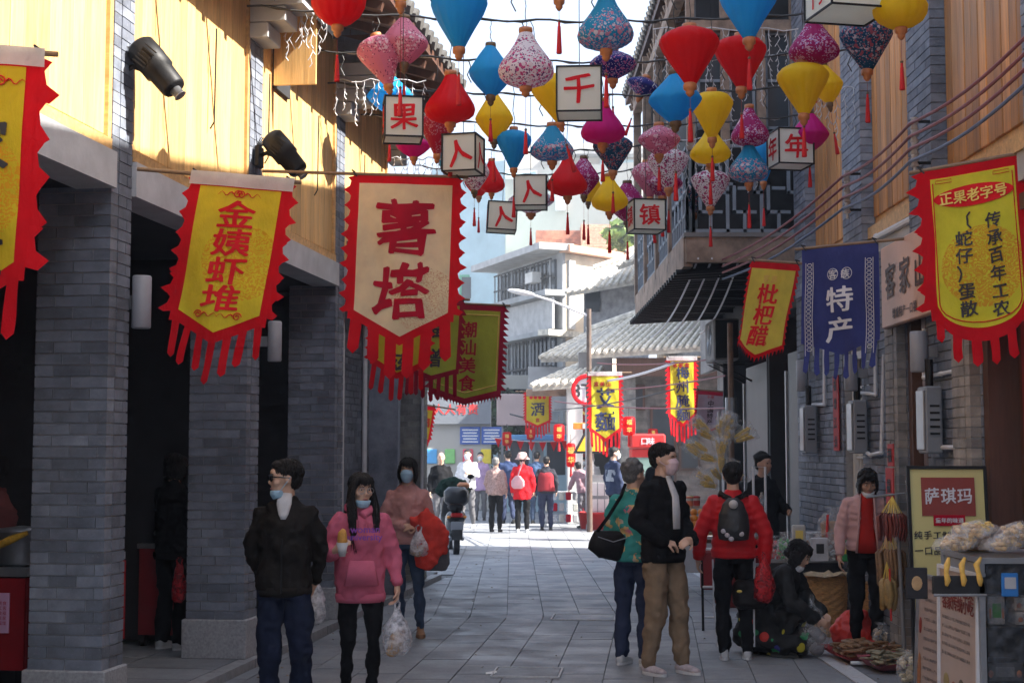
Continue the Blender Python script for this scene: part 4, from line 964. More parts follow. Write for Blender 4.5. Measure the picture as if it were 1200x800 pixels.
LN = [
 (396, 2, 66, 62, 'rnd', 'red', 0, 'round red lantern at the top left, above the floodlight', .12, 0),
 (474, 50, 57, 54, 'dia', 'fpink', 2, 'pink flowered lantern overlapping a second pink one at upper left', .1, 0),
 (441, 74, 54, 60, 'top', 'fpink', 2, 'pink flowered lantern tilted to the right, lower of the upper left pair', .22, -14),
 (457, 112, 56, 44, 'dia', 'blue', 4, 'pale blue lantern partly hidden behind the leftmost lettered box lantern', .2, 0),
 (538, 24, 69, 72, 'top', 'blue', 0, 'large plain blue lantern near the top left of the sky', .1, 0),
 (616, 71, 68, 66, 'drop', 'fwhite', 1, 'white lantern with purple and red flowers, upper middle', .25, 0),
 (575, 85, 52, 60, 'dia', 'blue', 2, 'plain blue lantern tucked behind the large white flowered one', .12, 0),
 (528, 117, 61, 58, 'drop', 'red', 2, 'plump red lantern left of the yellow one in the upper middle', .15, 0),
 (579, 138, 45, 56, 'dia', 'yellow', 3, 'yellow lantern between the plump red lantern and the small blue one', .1, 0),
 (710, 28, 68, 66, 'drop', 'fblue', 0, 'large blue flowered lantern at the top centre', .1, 0),
 (718, 77, 57, 34, 'flat', 'fnavy', 2, 'flat navy flowered lantern just below the large blue flowered one', .16, 0),
 (640, 118, 46, 60, 'top', 'yellow', 2, 'yellow lantern half behind the centre box lantern', .12, -16),
 (602, 176, 42, 46, 'top', 'blue', 3, 'small plain blue lantern under the yellow one', .18, 0),
 (647, 169, 53, 42, 'drop', 'fblue', 3, 'blue flowered lantern under the centre box lantern', .1, 0),
 (706, 145, 54, 50, 'drop', 'magenta', 2, 'solid magenta lantern with a broad bottom right of the centre box', .06, 0),
 (718, 181, 48, 42, 'top', 'fteal', 3, 'dark teal flowered lantern under the solid magenta one', .12, 0),
 (665, 208, 48, 46, 'drop', 'red', 4, 'red lantern left of a small yellow one, lower middle', .1, 0),
 (684, 208, 38, 44, 'dia', 'fmag', 5, 'magenta flowered lantern peeking from behind the lower middle red one', .2, 0),
 (689, 216, 30, 44, 'dia', 'yellow', 6, 'yellow lantern sliver behind the lower middle red lantern', .2, 0),
 (714, 228, 44, 42, 'drop', 'yellow', 4, 'yellow lantern just left of the box lantern hanging lowest on the right', .12, 0),
 (735, 238, 46, 46, 'dia', 'fmag', 6, 'dark magenta lantern behind the low yellow lantern', .16, 0),
 (512, 158, 40, 50, 'top', 'fred', 3, 'red flowered lantern below the plump red one', .12, 0),
 (485, 172, 42, 26, 'flat', 'magenta', 4, 'pinkish red lantern under the leftmost lettered box lantern', .14, 0),
 (576, 208, 32, 38, 'drop', 'red', 6, 'small red lantern right of the second lettered box lantern', .15, 0),
 (556, 200, 36, 50, 'dia', 'fwhite2', 5, 'white speckled lantern behind the second lettered box lantern', .12, 0),
 (561, 214, 34, 34, 'flat', 'red', 7, 'small flat red lantern lowest behind the second box lantern', .2, 0),
 (527, 194, 32, 40, 'top', 'fblue', 6, 'blue and yellow toned lantern above the cream banner corner', .2, 0),
 (622, 236, 54, 30, 'flat', 'fwhite2', 7, 'pale lantern hidden behind the third lettered box lantern', .12, 0),
 (808, 68, 72, 68, 'top', 'red', 0, 'large red lantern tapering downward, upper right of centre', .1, 0),
 (868, 75, 62, 62, 'top', 'red', 1, 'second red tapering lantern, just right of the large one', .12, 0),
 (877, 14, 70, 70, 'top', 'blue', 0, 'plain blue tapering lantern at the top edge right of centre', .06, 0),
 (791, 116, 64, 58, 'dia', 'blue', 1, 'plain blue lantern below the large red tapering one', .3, 0),
 (834, 136, 50, 56, 'top', 'yellow', 2, 'yellow tapering lantern in the cluster right of centre', .08, 0),
 (832, 172, 49, 42, 'drop', 'yellow', 3, 'yellow broad bottomed lantern under the yellow tapering one', .08, 0),
 (772, 165, 50, 34, 'flat', 'fpink', 3, 'pink flowered flat lantern in the cluster right of centre', .04, 0),
 (783, 199, 49, 46, 'top', 'fwhite2', 4, 'white speckled lantern under the pink flat one', .14, 0),
 (757, 212, 36, 42, 'top', 'fpink', 5, 'pink flowered lantern left behind the white speckled one', .2, -6),
 (776, 216, 48, 30, 'flat', 'fmag', 5, 'magenta flowered lantern low behind the white speckled one', .14, 0),
 (832, 222, 46, 44, 'top', 'fwhite2', 4, 'white speckled tapering lantern lowest in the right cluster', .12, 0),
 (814, 231, 36, 40, 'top', 'fteal', 6, 'dark teal lantern behind the lowest white speckled one', .2, 0),
 (862, 214, 34, 36, 'dia', 'fpink', 7, 'dim pink lantern in front of the dark lattice', .22, 0),
 (878, 150, 46, 46, 'drop', 'fmag', 3, 'magenta flowered lantern left of the right hand box lantern', .1, 0),
 (877, 192, 48, 46, 'drop', 'fblue', 3, 'blue flowered broad lantern below the magenta flowered one', .12, 0),
 (894, 190, 36, 50, 'top', 'blue', 5, 'plain blue lantern half behind the blue flowered one near the lattice', .2, 0),
 (953, 50, 61, 54, 'drop', 'fmag', 1, 'magenta flowered lantern high on the right', .02, 0),
 (941, 106, 62, 62, 'top', 'yellow', 1, 'yellow tapering lantern under the high magenta flowered one', .02, 0),
 (965, 100, 38, 46, 'dia', 'yellow', 3, 'yellow lantern half hidden at the right of its yellow twin', .2, -8),
 (948, 157, 46, 46, 'dia', 'magenta', 3, 'plain magenta lantern behind the right hand box lantern', .06, 0),
 (1015, 56, 63, 58, 'top', 'fteal', 1, 'teal flowered tapering lantern furthest right', .1, 0),
 (1055, 12, 66, 46, 'rnd', 'yellow', 0, 'round yellow lantern cut by the top edge at the right', .16, 0),
 (655, -28, 60, 60, 'top', 'yellow', 0, 'lantern above the top edge whose finial shows at the centre', .08, 0),
 (470, -24, 60, 60, 'top', 'yellow', 0, 'lantern above the top edge whose finial shows near the left', .5, 0),
 (757, 103, 42, 22, 'flat', 'fnavy', 5, 'small dark blue lantern behind the balcony gable edge', .2, 20),
]
for (cx, cy, wp, hp, ty, mt, row, lb, ts, tl_) in LN: lantern(cx, cy, wp, hp, ty, S[mt], RW(row), lb, ts, tl_)
# lettered box lanterns
m_boxp = M('box_lantern_paper', (.84, .85, .78), .6, .04, 3, .05, transl=.5, spec=.2)
def boxlantern(cx, cy, wp, hp, ch, Y, yaw, label, ch2=None, roll=0):
    s = sc(Y); w_, h_ = wp / s, hp / s; c = at(cx, cy, Y + w_ * .5)
    t = thing('box_lantern', label, 'lantern', c, 0, 'square box lanterns with a red character'); t.rotation_euler = (0, radians(roll), radians(yaw))
    MB().box((0, 0, 0), (w_ - .012, w_ - .012, h_ - .01)).build('paper_box', m_boxp, t)
    f = MB(); e = .012
    for x in (-1, 1):
        for y in (-1, 1): f.box((x * w_ / 2, y * w_ / 2, 0), (e, e, h_ - e))
    for z in (-1, 1):
        for q in (-1, 1): f.box((0, q * w_ / 2, z * h_ / 2), (w_ + e, e, e)); f.box((q * w_ / 2, 0, z * h_ / 2), (e, w_ - e, e))
    f.build('frame', m_black, t)
    for k in range(4):
        g = MB(); cc = ch if k == 0 or not ch2 else ch2; glyph(g, cc, 0, 0, h_ * .72, -w_ / 2 - .003, True, brush=.05)
        g.xf(Matrix.Rotation(k * pi / 2, 4, 'Z') @ Matrix.Rotation(radians(-14) if ch == '人' else 0, 4, 'Y')); g.build('character', i_red, t)
    MB().tube([(0, 0, h_ / 2), (0, 0, max(.3, CABH - c.z))], .003, 4).build('hanging_wire', m_wire, t)
    return t
BX = [(472, 141, 45, 48, '果', 1, 8, 'box lantern with the character for fruit, leftmost of the lettered boxes'), (543, 182, 41, 44, '人', 2, -14, 'second lettered box lantern from the left, just above the cream banner'),
      (622, 226, 38, 36, '人', 4, -3, 'lettered box lantern under the small blue lantern, third from the left'), (588, 255, 34, 33, '人', 5, 3, 'smallest lettered box lantern, low beside the cream banner'),
      (679, 110, 53, 54, '千', 1, -4, 'large box lantern reading thousand in the centre'), (926, 175, 43, 42, '年', 3, 9, 'box lantern reading year in front of the right building'),
      (757, 254, 38, 36, '镇', 4, 9, 'box lantern reading town, lowest at the right'), (994, -4, 80, 46, '门', 0, 12, 'large box lantern cut off by the top edge at the right')]
for (cx, cy, wp, hp, ch, row, yaw, lb) in BX: boxlantern(cx, cy, wp, hp, ch, RW(row) - .12, yaw, lb, None, 3 if cx == 588 else 0)
# cables across the street
for i, Y in enumerate(ROWS):
    c = thing('lantern_cable', ['nearest overhead cable carrying lanterns, out above the picture', 'overhead cable crossing the sky at the top edge', 'overhead cable just above the centre box lantern', 'overhead cable level with the top of the box lantern reading year', 'overhead cable in the middle of the lantern rows', 'overhead cable passing over the lower red lanterns', 'second furthest overhead lantern cable', 'furthest overhead lantern cable'][i], 'cable', (0, Y, CABH), 0, 'overhead cables carrying the lanterns')
    xa = XL(Y) - (.0); xb = XR if Y < 15.7 else XB
    n = 46; pts = []
    for k in range(n + 1): q = k / n; pts.append((xa + (xb - xa) * q, 0, .10 - .12 * sin(pi * q) + .012 * sin(q * 60)))
    MB().tube(pts, .009, 5).build('cable', m_wire, c)
    MB().tube([(p[0], .012, p[2] + .01 * sin(k * 2.2)) for k, p in enumerate(pts)], .006, 5).build('twisted_wire', m_pvc if i % 2 else m_wire, c)
    for k in range(4, n, 5):
        p = pts[k]; MB().tube([(p[0], 0, p[2]), (p[0] + .02, 0, p[2] - .06), (p[0] - .01, 0, p[2] - .13), (p[0] + .025, 0, p[2] - .2)], .005, 4).build('dangling_wire', m_wire, c)
# white icicle light strings
m_led = M('light_string_white', (.5, .5, .52), .5)
def icicles(label, x0, x1, z, Y, n, Lm, yaw=0):
    t = thing('light_string', label, 'string lights', (x0, Y, z), yaw, 'white icicle light strings'); L = x1 - x0
    MB().tube([(L * k / 10, 0, .02 * sin(k * 1.9)) for k in range(11)], .006, 5).build('cord', m_led, t)
    for k in range(n):
        x = L * (k + .5) / n + random.uniform(-.02, .02); z_ = 0; pts = [(x, 0, 0)]; ln = Lm * random.uniform(.5, 1)
        while -z_ < ln: z_ -= .05; pts.append((x + random.uniform(-.018, .018), random.uniform(-.02, .02), z_))
        s = MB().tube(pts, .003, 4)
        for p in pts[1:]: s.tube([p, (p[0] + random.choice((-1, 1)) * .02, p[1], p[2] - .03)], .0038, 4)
        s.build('drop', m_led, t)
icicles('white icicle lights hanging at the left eaves beside the round red lantern', at(325, 0, 11.6).x, at(385, 0, 11.6).x, 5.35, 11.6, 9, .6)
icicles('white icicle lights hanging in the dark gap behind the pink flowered lanterns', at(392, 0, 13.4).x, at(500, 0, 13.4).x, 5.12, 13.4, 11, .45)
icicles('white icicle lights behind the leftmost lettered box', at(460, 0, 15.2).x, at(520, 0, 15.2).x, 4.75, 15.2, 8, .55)
icicles('white icicle lights hanging at the balcony house front, upper right', at(765, 0, 14.2).x, at(935, 0, 14.2).x, 5.85, 14.2, 18, 1.0)
icicles('white icicle lights lower in front of the dark balcony', at(770, 0, 15.4).x, at(900, 0, 15.4).x, 5.0, 15.4, 14, .6)
icicles('white icicle lights over the timber wall at the right', at(940, 0, 12.8).x, at(1010, 0, 12.8).x, 4.9, 12.8, 8, .6)

# ================= wall lamps, conduits, meters =================
def floodlight(px, py, Y, label):
    p = at(px, py, Y); t = thing('floodlight', label, 'floodlight', p, -LA, 'black floodlights on the left pillars')
    R = Matrix.Rotation(radians(38), 3, 'Y')
    MB().tube([(-.02, 0, 0), (.06, 0, .03), (.14, 0, .0)], .018, 8).build('bracket', m_black, t)
    MB().box((0, 0, 0), (.03, .14, .16)).build('back_plate', m_black, t)
    b = MB(); D = Vector((sin(radians(40)), 0, -cos(radians(40)))); c = Vector((.21, 0, .02))
    prof = [(.075, -.19), (.095, -.17), (.1, -.05), (.098, -.04), (.098, .03), (.085, .04), (.08, .17), (.07, .19)]
    q = MB().lathe(prof, 20); q.xf(Matrix.Translation(c) @ Matrix.Rotation(radians(140), 4, 'Y')); q.build('housing', m_black, t, True)
    q = MB().lathe([(.035, .19), (.035, .24), (.042, .245), (.03, .25)], 14); q.xf(Matrix.Translation(c) @ Matrix.Rotation(radians(140), 4, 'Y')); q.build('lens_tube', m_steel, t, True)
    f = MB()
    for k in range(6): f.box((-.06 + k * .024, -.101, 0), (.008, .012, .09))
    f.xf(Matrix.Translation(c + D * -.06) @ Matrix.Rotation(radians(-50), 4, 'Y')); f.build('vent', m_black, t)
    w = MB(); 
    for k in range(5): w.tube([(-.01, -.04 + .02 * k, .08), (.03 + .01 * k, -.05 + .02 * k, .15), (.07, -.03 + .01 * k, .1), (.11, 0, .06)], .005, 5)
    w.build('cable', m_wire, t)
floodlight(146, 84, 8.95, 'black floodlight on the nearest left pillar')
floodlight(304, 184, 11.45, 'black floodlight on the second left pillar above the pole')
def cyl_lamp(px, py, Y, hh, rr, label, side, mtc):
    p = at(px, py, Y); t = thing('wall_lamp', label, 'wall lamp', p, -LA if side < 0 else 0, 'grey cylinder wall lamps')
    MB().lathe([(rr - .006, -hh / 2), (rr, -hh / 2 + .008), (rr, hh / 2 - .008), (rr - .006, hh / 2)], 24).build('shade', mtc, t, True)
    d = -1 if side < 0 else 1
    MB().box((d * (rr + .05), 0, 0), (.1, .04, .08)).build('bracket', m_steel, t); MB().box((d * (rr + .095), 0, 0), (.012, .07, .22)).build('back_plate', m_steel, t)
cyl_lamp(166, 354, 9.05, .33, .06, 'grey cylinder wall lamp on the nearest left pillar', -1, M('lamp_grey', (.34, .35, .38), .5, .05, 4))
cyl_lamp(322, 400, 11.5, .32, .055, 'grey cylinder wall lamp on the second left pillar', -1, MATS['lamp_grey'])
cyl_lamp(1077, 412, 10.7, .30, .065, 'grey cylinder wall lamp under the large yellow banner at the right', 1, M('lamp_dark_grey', (.26, .27, .30), .5, .05, 4))
cyl_lamp(997, 437, 12.8, .32, .06, 'grey cylinder wall lamp below the blue banner', 1, MATS['lamp_dark_grey'])
cyl_lamp(940, 440, 15.0, .32, .06, 'grey cylinder wall lamp furthest along the right wall', 1, MATS['lamp_dark_grey'])
def pipe_run(name, label, pts, r=.017, cat='pipe'):
    """pts: (pixel x, pixel y) on the right wall plane"""
    P = []
    for (px, py) in pts:
        Y = F * (XR - .04) / (px - 600); P.append(at(px, py, Y))
    t = thing(name, label, cat, P[0]); o = P[0]; q = []
    for i in range(len(P) - 1):
        MB().tube([P[i] - o, P[i + 1] - o], r, 8).build('pipe', m_pvc, t); 
        if i: MB().sph(P[i] - o, r * 1.25, 8, 6).build('elbow', m_pvc, t)
    return t
pipe_run('conduit', 'white conduit from the lamp to the meter below the large yellow banner', [(1083, 385), (1083, 442), (1103, 438), (1121, 434), (1121, 375)])
pipe_run('conduit', 'white conduit looping down beside the nearest grey meter box', [(1097, 524), (1135, 524), (1135, 400)])
pipe_run('conduit', 'white conduit below the blue banner with a short return', [(1006, 460), (1026, 462), (1026, 380)])
pipe_run('conduit', 'white conduit dropping below the second grey meter box', [(1013, 528), (1020, 533), (1033, 530), (1036, 415)])
pipe_run('conduit', 'white conduit beside the furthest grey meter box', [(952, 474), (966, 474), (966, 405), (946, 400), (946, 470)])
pipe_run('conduit', 'slanting white pipe under the right timber wall', [(1023, 297), (1028, 278), (1090, 245), (1130, 222)], .03)
def meter(px, py, hpx, label):
    Y = F * (XR - .1) / (px - 600); p = at(px, py, Y); t = thing('meter_box', label, 'meter box', p, 0, 'grey electricity meter boxes'); hh = hpx / sc(Y)
    MB().bbox((0, 0, 0), (.12, .22, hh), .01).build('case', m_grey, t)
    MB().bbox((-.068, 0, 0), (.016, .19, hh - .05), .006).build('door', m_steel, t)
    MB().box((-.0, -.113, .04), (.08, .012, hh * .4)).build('meter_panel', m_grey, t)
    for k in range(5): MB().box((-.0, -.12, -.1 + .05 * k), (.07, .004, .015)).build('vent', m_black, t)
    MB().tube([(0, 0, hh / 2), (0, 0, hh / 2 + .2)], .03, 8).build('cable_inlet', m_black, t)
meter(1090, 492, 78, 'grey meter box under the large yellow banner'); meter(1005, 500, 62, 'grey meter box beside the lattice door'); meter(948, 503, 56, 'grey meter box furthest along the right wall')
# insulator racks and overhead wires
m_cer = M('ceramic', (.42, .40, .40), .25, .1, 10); m_maroon = M('maroon_cable', (.22, .05, .06), .5)
def rack(px, y0_, y1_, label):
    Y = F * (XR - .22) / (px - 600); a = at(px, y0_, Y); b = at(px, y1_, Y); t = thing('insulator_rack', label, 'insulator', b, 0, 'ceramic insulator racks'); hh = a.z - b.z
    MB().tube([(0, 0, -.05), (0, 0, hh)], .012, 8).build('rod', m_steel, t); n = 4; out = []
    for k in range(n):
        z = hh * (k + .5) / n; out.append(b + Vector((-.03, 0, z)))
        MB().lathe([(.02, z - .05), (.035, z - .04), (.02, z - .01), (.035, z + .005), (.02, z + .03), (.03, z + .045), (.012, z + .05)], 14).build('insulator', m_cer, t, True)
    for z in (.03, hh - .03): MB().box((.11, 0, z), (.22, .02, .02)).build('arm', m_black, t)
    return out
r1 = rack(1072, 138, 196, 'nearer rack of ceramic insulators under the timber wall'); r2 = rack(993, 200, 250, 'further rack of ceramic insulators'); r3 = [Vector((XB + .35, 15.6, 3.72 - .07 * k)) for k in range(4)]
for k in range(4):
    a = r1[3 - k]; b = r2[3 - k]; c = r3[k]; d = a + (a - b) * 1.25
    t = thing('service_cable', ['topmost maroon service cable along the right wall', 'second maroon service cable from the top along the right wall', 'third maroon service cable from the top along the right wall', 'lowest and blue service cable along the right wall'][k], 'cable', a, 0, 'service cables along the right wall')
    pts = []
    for p, q in ((d, a), (a, b), (b, c)):
        for j in range(8): f = j / 8; pts.append(p.lerp(q, f) - Vector((0, 0, .08 * sin(pi * f) * (q - p).length / 3)) - a)
    pts.append(c - a); MB().tube(pts, .012, 6).build('cable', m_maroon if k < 3 else M('blue_cable', (.08, .11, .2), .5), t)
for k in range(4):
    a = Vector((XB + .1 + .15 * k, 15.7, 3.75)); b = Vector((XB + .2 + .25 * k, 22.2, 3.4 + .02 * k)); 
    t = thing('loose_cable', f'pale loose cable sagging under the balcony, {["leftmost", "second from the left", "third from the left", "rightmost"][k]}', 'cable', a, 0, 'pale cables under the balcony'); m_ = (a.lerp(b, .5) - Vector((0, 0, .35)))
    MB().tube([((1 - f) ** 2 * a + 2 * f * (1 - f) * m_ + f * f * b) - a for f in [j / 12 for j in range(13)]], .012, 5).build('cable', m_pvc, t)
# air conditioner under the balcony end
ac = thing('air_conditioner', 'grimy outdoor air conditioner hung on the wall beyond the balcony', 'air conditioner', at(846, 400, 19.6))
MB().bbox((0, 0, 0), (.34, .85, .55), .02).build('casing', m_wgrey, ac); MB().box((-.0, -.44, 0), (.30, .03, .5)).build('side_grille', m_black, ac)
f_ = MB()
for k in range(7): f_.tube([(-.18, -.05 + .03 * (k + 1) * cos(a * pi / 8), .03 * (k + 1) * sin(a * pi / 8)) for a in range(17)], .004, 4)
f_.build('fan_grille', m_steel, ac)
for y in (-.3, .3): MB().tube([(.35, y, -.3), (-.15, y, -.3), (.35, y, -.55)], .015, 6).build('bracket', m_black, ac)
pl = thing('metal_post', 'slim dark metal post beside the snack display', 'post', (at(858, 600, 17.5).x, 17.5, 0))
MB().tube([(0, 0, 0), (0, 0, 3.2)], .035, 10).build('pole', M('rusty_post', (.22, .14, .10), .7, .3, 8), pl); MB().lathe([(.07, 1.95), (.07, 2.3)], 14).build('junction_tube', m_steel, pl)
# red couplets
def couplet(px, ya, yb, label, wpx=.22):
    Y = F * (XR - (.03 if px < 1000 else .16)) / (px - 600); a = at(px, ya, Y); b = at(px, yb, Y); c = (a + b) / 2
    t = thing('red_couplet', label, 'paper sign', c, 0, 'red paper couplets'); MB().box((0, 0, 0), (.012, wpx, a.z - b.z)).build('paper', M('couplet_red', (.42, .03, .03), .7, .15, 4), t)
    n = max(1, int((a.z - b.z) / .16))
    for k in range(n):
        g = MB(); glyph(g, '福增江点心华村'[k % 7], 0, 0, .12, 0, True, brush=.04); g.xf(Matrix.Translation((-.01, 0, (a.z - b.z) * (.5 - (k + .5) / n))) @ Matrix.Rotation(-pi / 2, 4, 'Z')); g.build('character', i_black, t)
couplet(980, 440, 528, 'long red paper couplet beside the lattice door'); couplet(1043, 548, 590, 'short red paper strip right of the seller'); couplet(1044, 520, 546, 'pinkish paper strip above the short red one', .16)

# ================= plaza signs and lamp =================
Yl = 30; pb = at(691, 600, Yl)
sl = thing('street_lamp', 'street lamp with long white curved arm reaching left over the plaza', 'street lamp', (pb.x, Yl, 0)); zt = H(362, Yl)
MB().tube([(0, 0, 0), (0, 0, zt)], [.06, .05], 12).build('pole', M('lamp_pole_brown', (.10, .07, .055), .7, .3, 8), sl)
e = at(600, 342, Yl) - Vector((pb.x, Yl, 0)); z0 = zt - .15
MB().tube([(0, 0, z0), (e.x * .5, 0, z0 + (e.z - z0) * .65), (e.x * .8, 0, e.z - .03)], [.03, .026, .022], 10).build('arm', m_pvc, sl)
MB().sph((e.x * .88, 0, e.z - .01), (.30, .12, .055), 16, 8, R=Matrix.Rotation(radians(10), 3, 'Y')).build('lamp_head', m_pvc, sl, True)
ns = thing('weight_limit_sign', 'round red ringed limit sign half behind the tall narrow banner', 'road sign', (at(688, 457, 31).x, 31, 0)); zc = H(457, 31)
MB().tube([(0, -.0, zc), (0, .03, zc)], .34, 28).build('disc', i_white, ns)
MB().tube([(.3 * cos(a * pi / 16), -.012, zc + .3 * sin(a * pi / 16)) for a in range(33)], .045, 6).build('red_ring', i_red, ns)
for k, ch in enumerate('3T'): g = MB(); glyph(g, ch, -.12 + .2 * k, zc, .42, -.02, True); g.build('character', i_black, ns)
MB().tube([(0, .08, 0), (0, .08, zc + .2)], .04, 8).build('pole', m_steel, ns)
ws = thing('warning_sign', 'yellow triangular warning sign behind the tall narrow banner', 'road sign', (at(694, 507, 31.3).x, 31.3, 0)); zc = H(512, 31.3)
MB().poly([(-.42, zc - .35), (.42, zc - .35), (0, zc + .42)], 0, .03).build('border', i_black, ws); MB().poly([(-.33, zc - .30), (.33, zc - .30), (0, zc + .31)], -.01, -.002).build('face', M('sign_yellow', (.8, .5, .03), .5), ws)
MB().tube([(0, .08, 0), (0, .08, zc)], .04, 8).build('pole', m_steel, ws)
og = thing('orange_sign', 'small orange sign between the white column and the tall banner', 'sign', at(688, 499, 32)); MB().bbox((0, 0, 0), (.62, .05, .14), .01).build('board', M('sign_orange', (.8, .22, .03), .5), og); MB().box((-.05, -.03, 0), (.1, .01, .1)).build('emblem', i_white, og)
em = thing('gold_emblem_sign', 'dark panel with a gold round emblem left of the tall narrow banner', 'sign', at(687, 480, 33.5)); MB().bbox((0, .03, 0), (.5, .05, .95), .01).build('board', m_dred, em); MB().tube([(.15 * cos(a * pi / 8), -.01, .1 + .2 * sin(a * pi / 8)) for a in range(17)], .03, 6).build('emblem', i_gold, em)
# small round red lanterns
def small_lantern(px, py, wp, hp, Y, label, char=None):
    p = at(px, py, Y); s = sc(Y); w_, h_ = wp / s, hp / s; t = thing('red_lantern', label, 'lantern', p, 0, 'small red cylinder lanterns')
    MB().lathe([(w_ * .3, -h_ / 2), (w_ * .47, -h_ * .44), (w_ * .5, 0), (w_ * .47, h_ * .44), (w_ * .3, h_ / 2)], 40, scal=.1, ribs=10).build('shade', S['red'], t, True)
    MB().tube([(0, 0, h_ / 2), (0, 0, h_ / 2 + .2)], .008, 5).build('cord', m_wire, t)
    MB().lathe([(.03, -h_ / 2 - .22), (.02, -h_ / 2)], 8).build('tassel', m_tas, t)
    for k, ch in enumerate('福华'): g = MB(); glyph(g, ch, 0, h_ * (.2 - .4 * k), h_ * .3, -w_ / 2 - .01, True); g.build('character', i_gold, t)
small_lantern(594, 514, 11, 16, 36, 'small red lantern left of the wine banner'); small_lantern(655, 507, 13, 20, 33, 'small red lantern right of the wine banner'); small_lantern(622, 508, 10, 14, 35, 'small red lantern under the wine banner')
small_lantern(737, 499, 15, 22, 30, 'red lantern on the brick pier of the tiled house'); small_lantern(669, 533, 11, 28, 32, 'red lantern low on the white column'); small_lantern(765, 509, 12, 14, 33, 'red lantern beside the drinks cooler')
bt = thing('bunting', 'string of small red pennants across the plaza', 'bunting', at(575, 512, 38)); L_ = 2.6; MB().tube([(L_ * k / 10, 0, -.12 * sin(pi * k / 10)) for k in range(11)], .01, 4).build('cord', i_white, bt)
for k in range(9): x = .1 + k * .29; z = -.12 * sin(pi * x / L_); MB().poly([(x, z), (x + .2, z), (x + .1, z - .26)], 0, .012).build('pennant', S['red'], bt)
# plaza wires
for k, (pa, pc) in enumerate((((700, 425, 30), (840, 420, 20)), ((700, 456, 30), (850, 440, 20)), ((650, 470, 32), (850, 478, 20)), ((650, 480, 32), (790, 456, 22)), ((700, 447, 30), (790, 425, 24)), ((598, 485, 44), (700, 500, 32)))):
    a = at(*pa); b = at(*pc); t = thing('plaza_wire', ['thin red wire highest in front of the brick house', 'thin red wire in front of the brick house at banner height', 'thin red wire lowest in front of the brick house', 'thin dark wire toward the balcony house', 'thick pale wire sagging toward the narrow banner', 'faint wire running left past the billboard'][k], 'wire', a); m_ = a.lerp(b, .5) - Vector((0, 0, .12))
    MB().tube([((1 - f) ** 2 * a + 2 * f * (1 - f) * m_ + f * f * b) - a for f in [j / 10 for j in range(11)]], .012 if k < 4 else .025, 5).build('wire', (m_maroon, m_maroon, m_maroon, m_wire, m_pvc, m_wire)[k], t)
# trees
def tree(px, Y, hz, rad, label, n=1600, base=0, mtc=(.045, .09, .035), leafs=.16, trunk=True, group='dark green trees beyond the plaza'):
    p = at(px, 500, Y); t = thing('broadleaf_tree' if trunk else 'roof_plant', label, 'tree' if trunk else 'plant', (p.x, Y, base), 0, group if trunk else None)
    tr = MB(); tr.tube([(0, 0, 0), (.1, 0, hz * .4), (0, .1, hz * .75)], [.16, .12, .05], 8)
    for k in range(6): a = k * 1.05; tr.tube([(.05, 0, hz * (.35 + .05 * k)), (rad * .6 * cos(a), rad * .6 * sin(a), hz * (.6 + .05 * k))], [.06, .02], 6)
    tr.build('trunk', M('bark', (.12, .09, .06), .9, .3, 8, .5), t)
    c = MB(); cl = [(random.uniform(-1, 1) * rad * .7, random.uniform(-1, 1) * rad * .5, hz * .72 + random.uniform(-1, 1) * hz * .25, random.uniform(.3, .55) * rad) for _ in range(14)]
    for k in range(n):
        q = random.choice(cl); d = Vector((random.gauss(0, 1), random.gauss(0, 1), random.gauss(0, 1))).normalized() * q[3] * random.uniform(.75, 1.05); o = Vector(q[:3]) + d
        a = Vector((random.uniform(-1, 1), random.uniform(-1, 1), random.uniform(-.6, .6))).normalized() * leafs; b = a.cross(d).normalized() * leafs * .5
        c.add([o - a, o + b, o + a, o - b], [(0, 1, 2, 3)])
    s = M('leaf_green_%d' % int(mtc[1] * 1000), mtc, .6, .3, 2, 0, transl=.25); c.build('crown', s, t)
tree(528, 52, 4.1, 2.2, 'dark green tree left behind the notice shed'); tree(562, 54, 4.0, 2.2, 'dark green tree in the middle behind the notice shed'); tree(592, 53, 3.8, 2.0, 'dark green tree right behind the notice shed'); tree(505, 50, 4.4, 2.0, 'dark green tree beside the corner pillar')
tree(733, 52.5, 1.3, .8, 'broad leaved green plant growing on the brick rooftop', 260, H(276, 52.5) - 1.0, (.16, .24, .06), .26, False)

sp_ = thing('paper_scrap', 'small white scrap of paper on the paving near the bottom centre', 'litter', gpos_(575, 11.0) if 'gpos_' in globals() else (at(575, 500, 11.0).x, 11.0, .004), .4)
MB().add([(-.05, -.03, 0), (.04, -.04, .004), (.06, .03, .012), (-.02, .045, .003), (0, 0, .008)], [(0, 1, 4), (1, 2, 4), (2, 3, 4), (3, 0, 4)]).build('paper', m_paper, sp_)
lf = MB(); rr_ = random.Random(3)
for _ in range(170):
    y = rr_.uniform(9.5, 26); x = rr_.choice((rr_.uniform(XL(y) + .1, 2.4), rr_.uniform(1.5, 2.9), XL(y) + rr_.uniform(.08, .5))); a = rr_.uniform(0, 6.3); r = rr_.uniform(.008, .022)
    lf.add([(x + r * cos(a), y + r * sin(a), .004), (x + r * .5 * cos(a + 1.6), y + r * .5 * sin(a + 1.6), .012), (x - r * cos(a), y - r * sin(a), .005), (x - r * .5 * cos(a + 1.6), y - r * .5 * sin(a + 1.6), .004)], [(0, 1, 2, 3)])
lt = lf.build('street_litter', M('dry_leaf', (.22, .15, .08), .8, .6, 4, 0)); lt['kind'] = 'stuff'; lt['label'] = 'scattered crumbs and dry leaves on the paving'
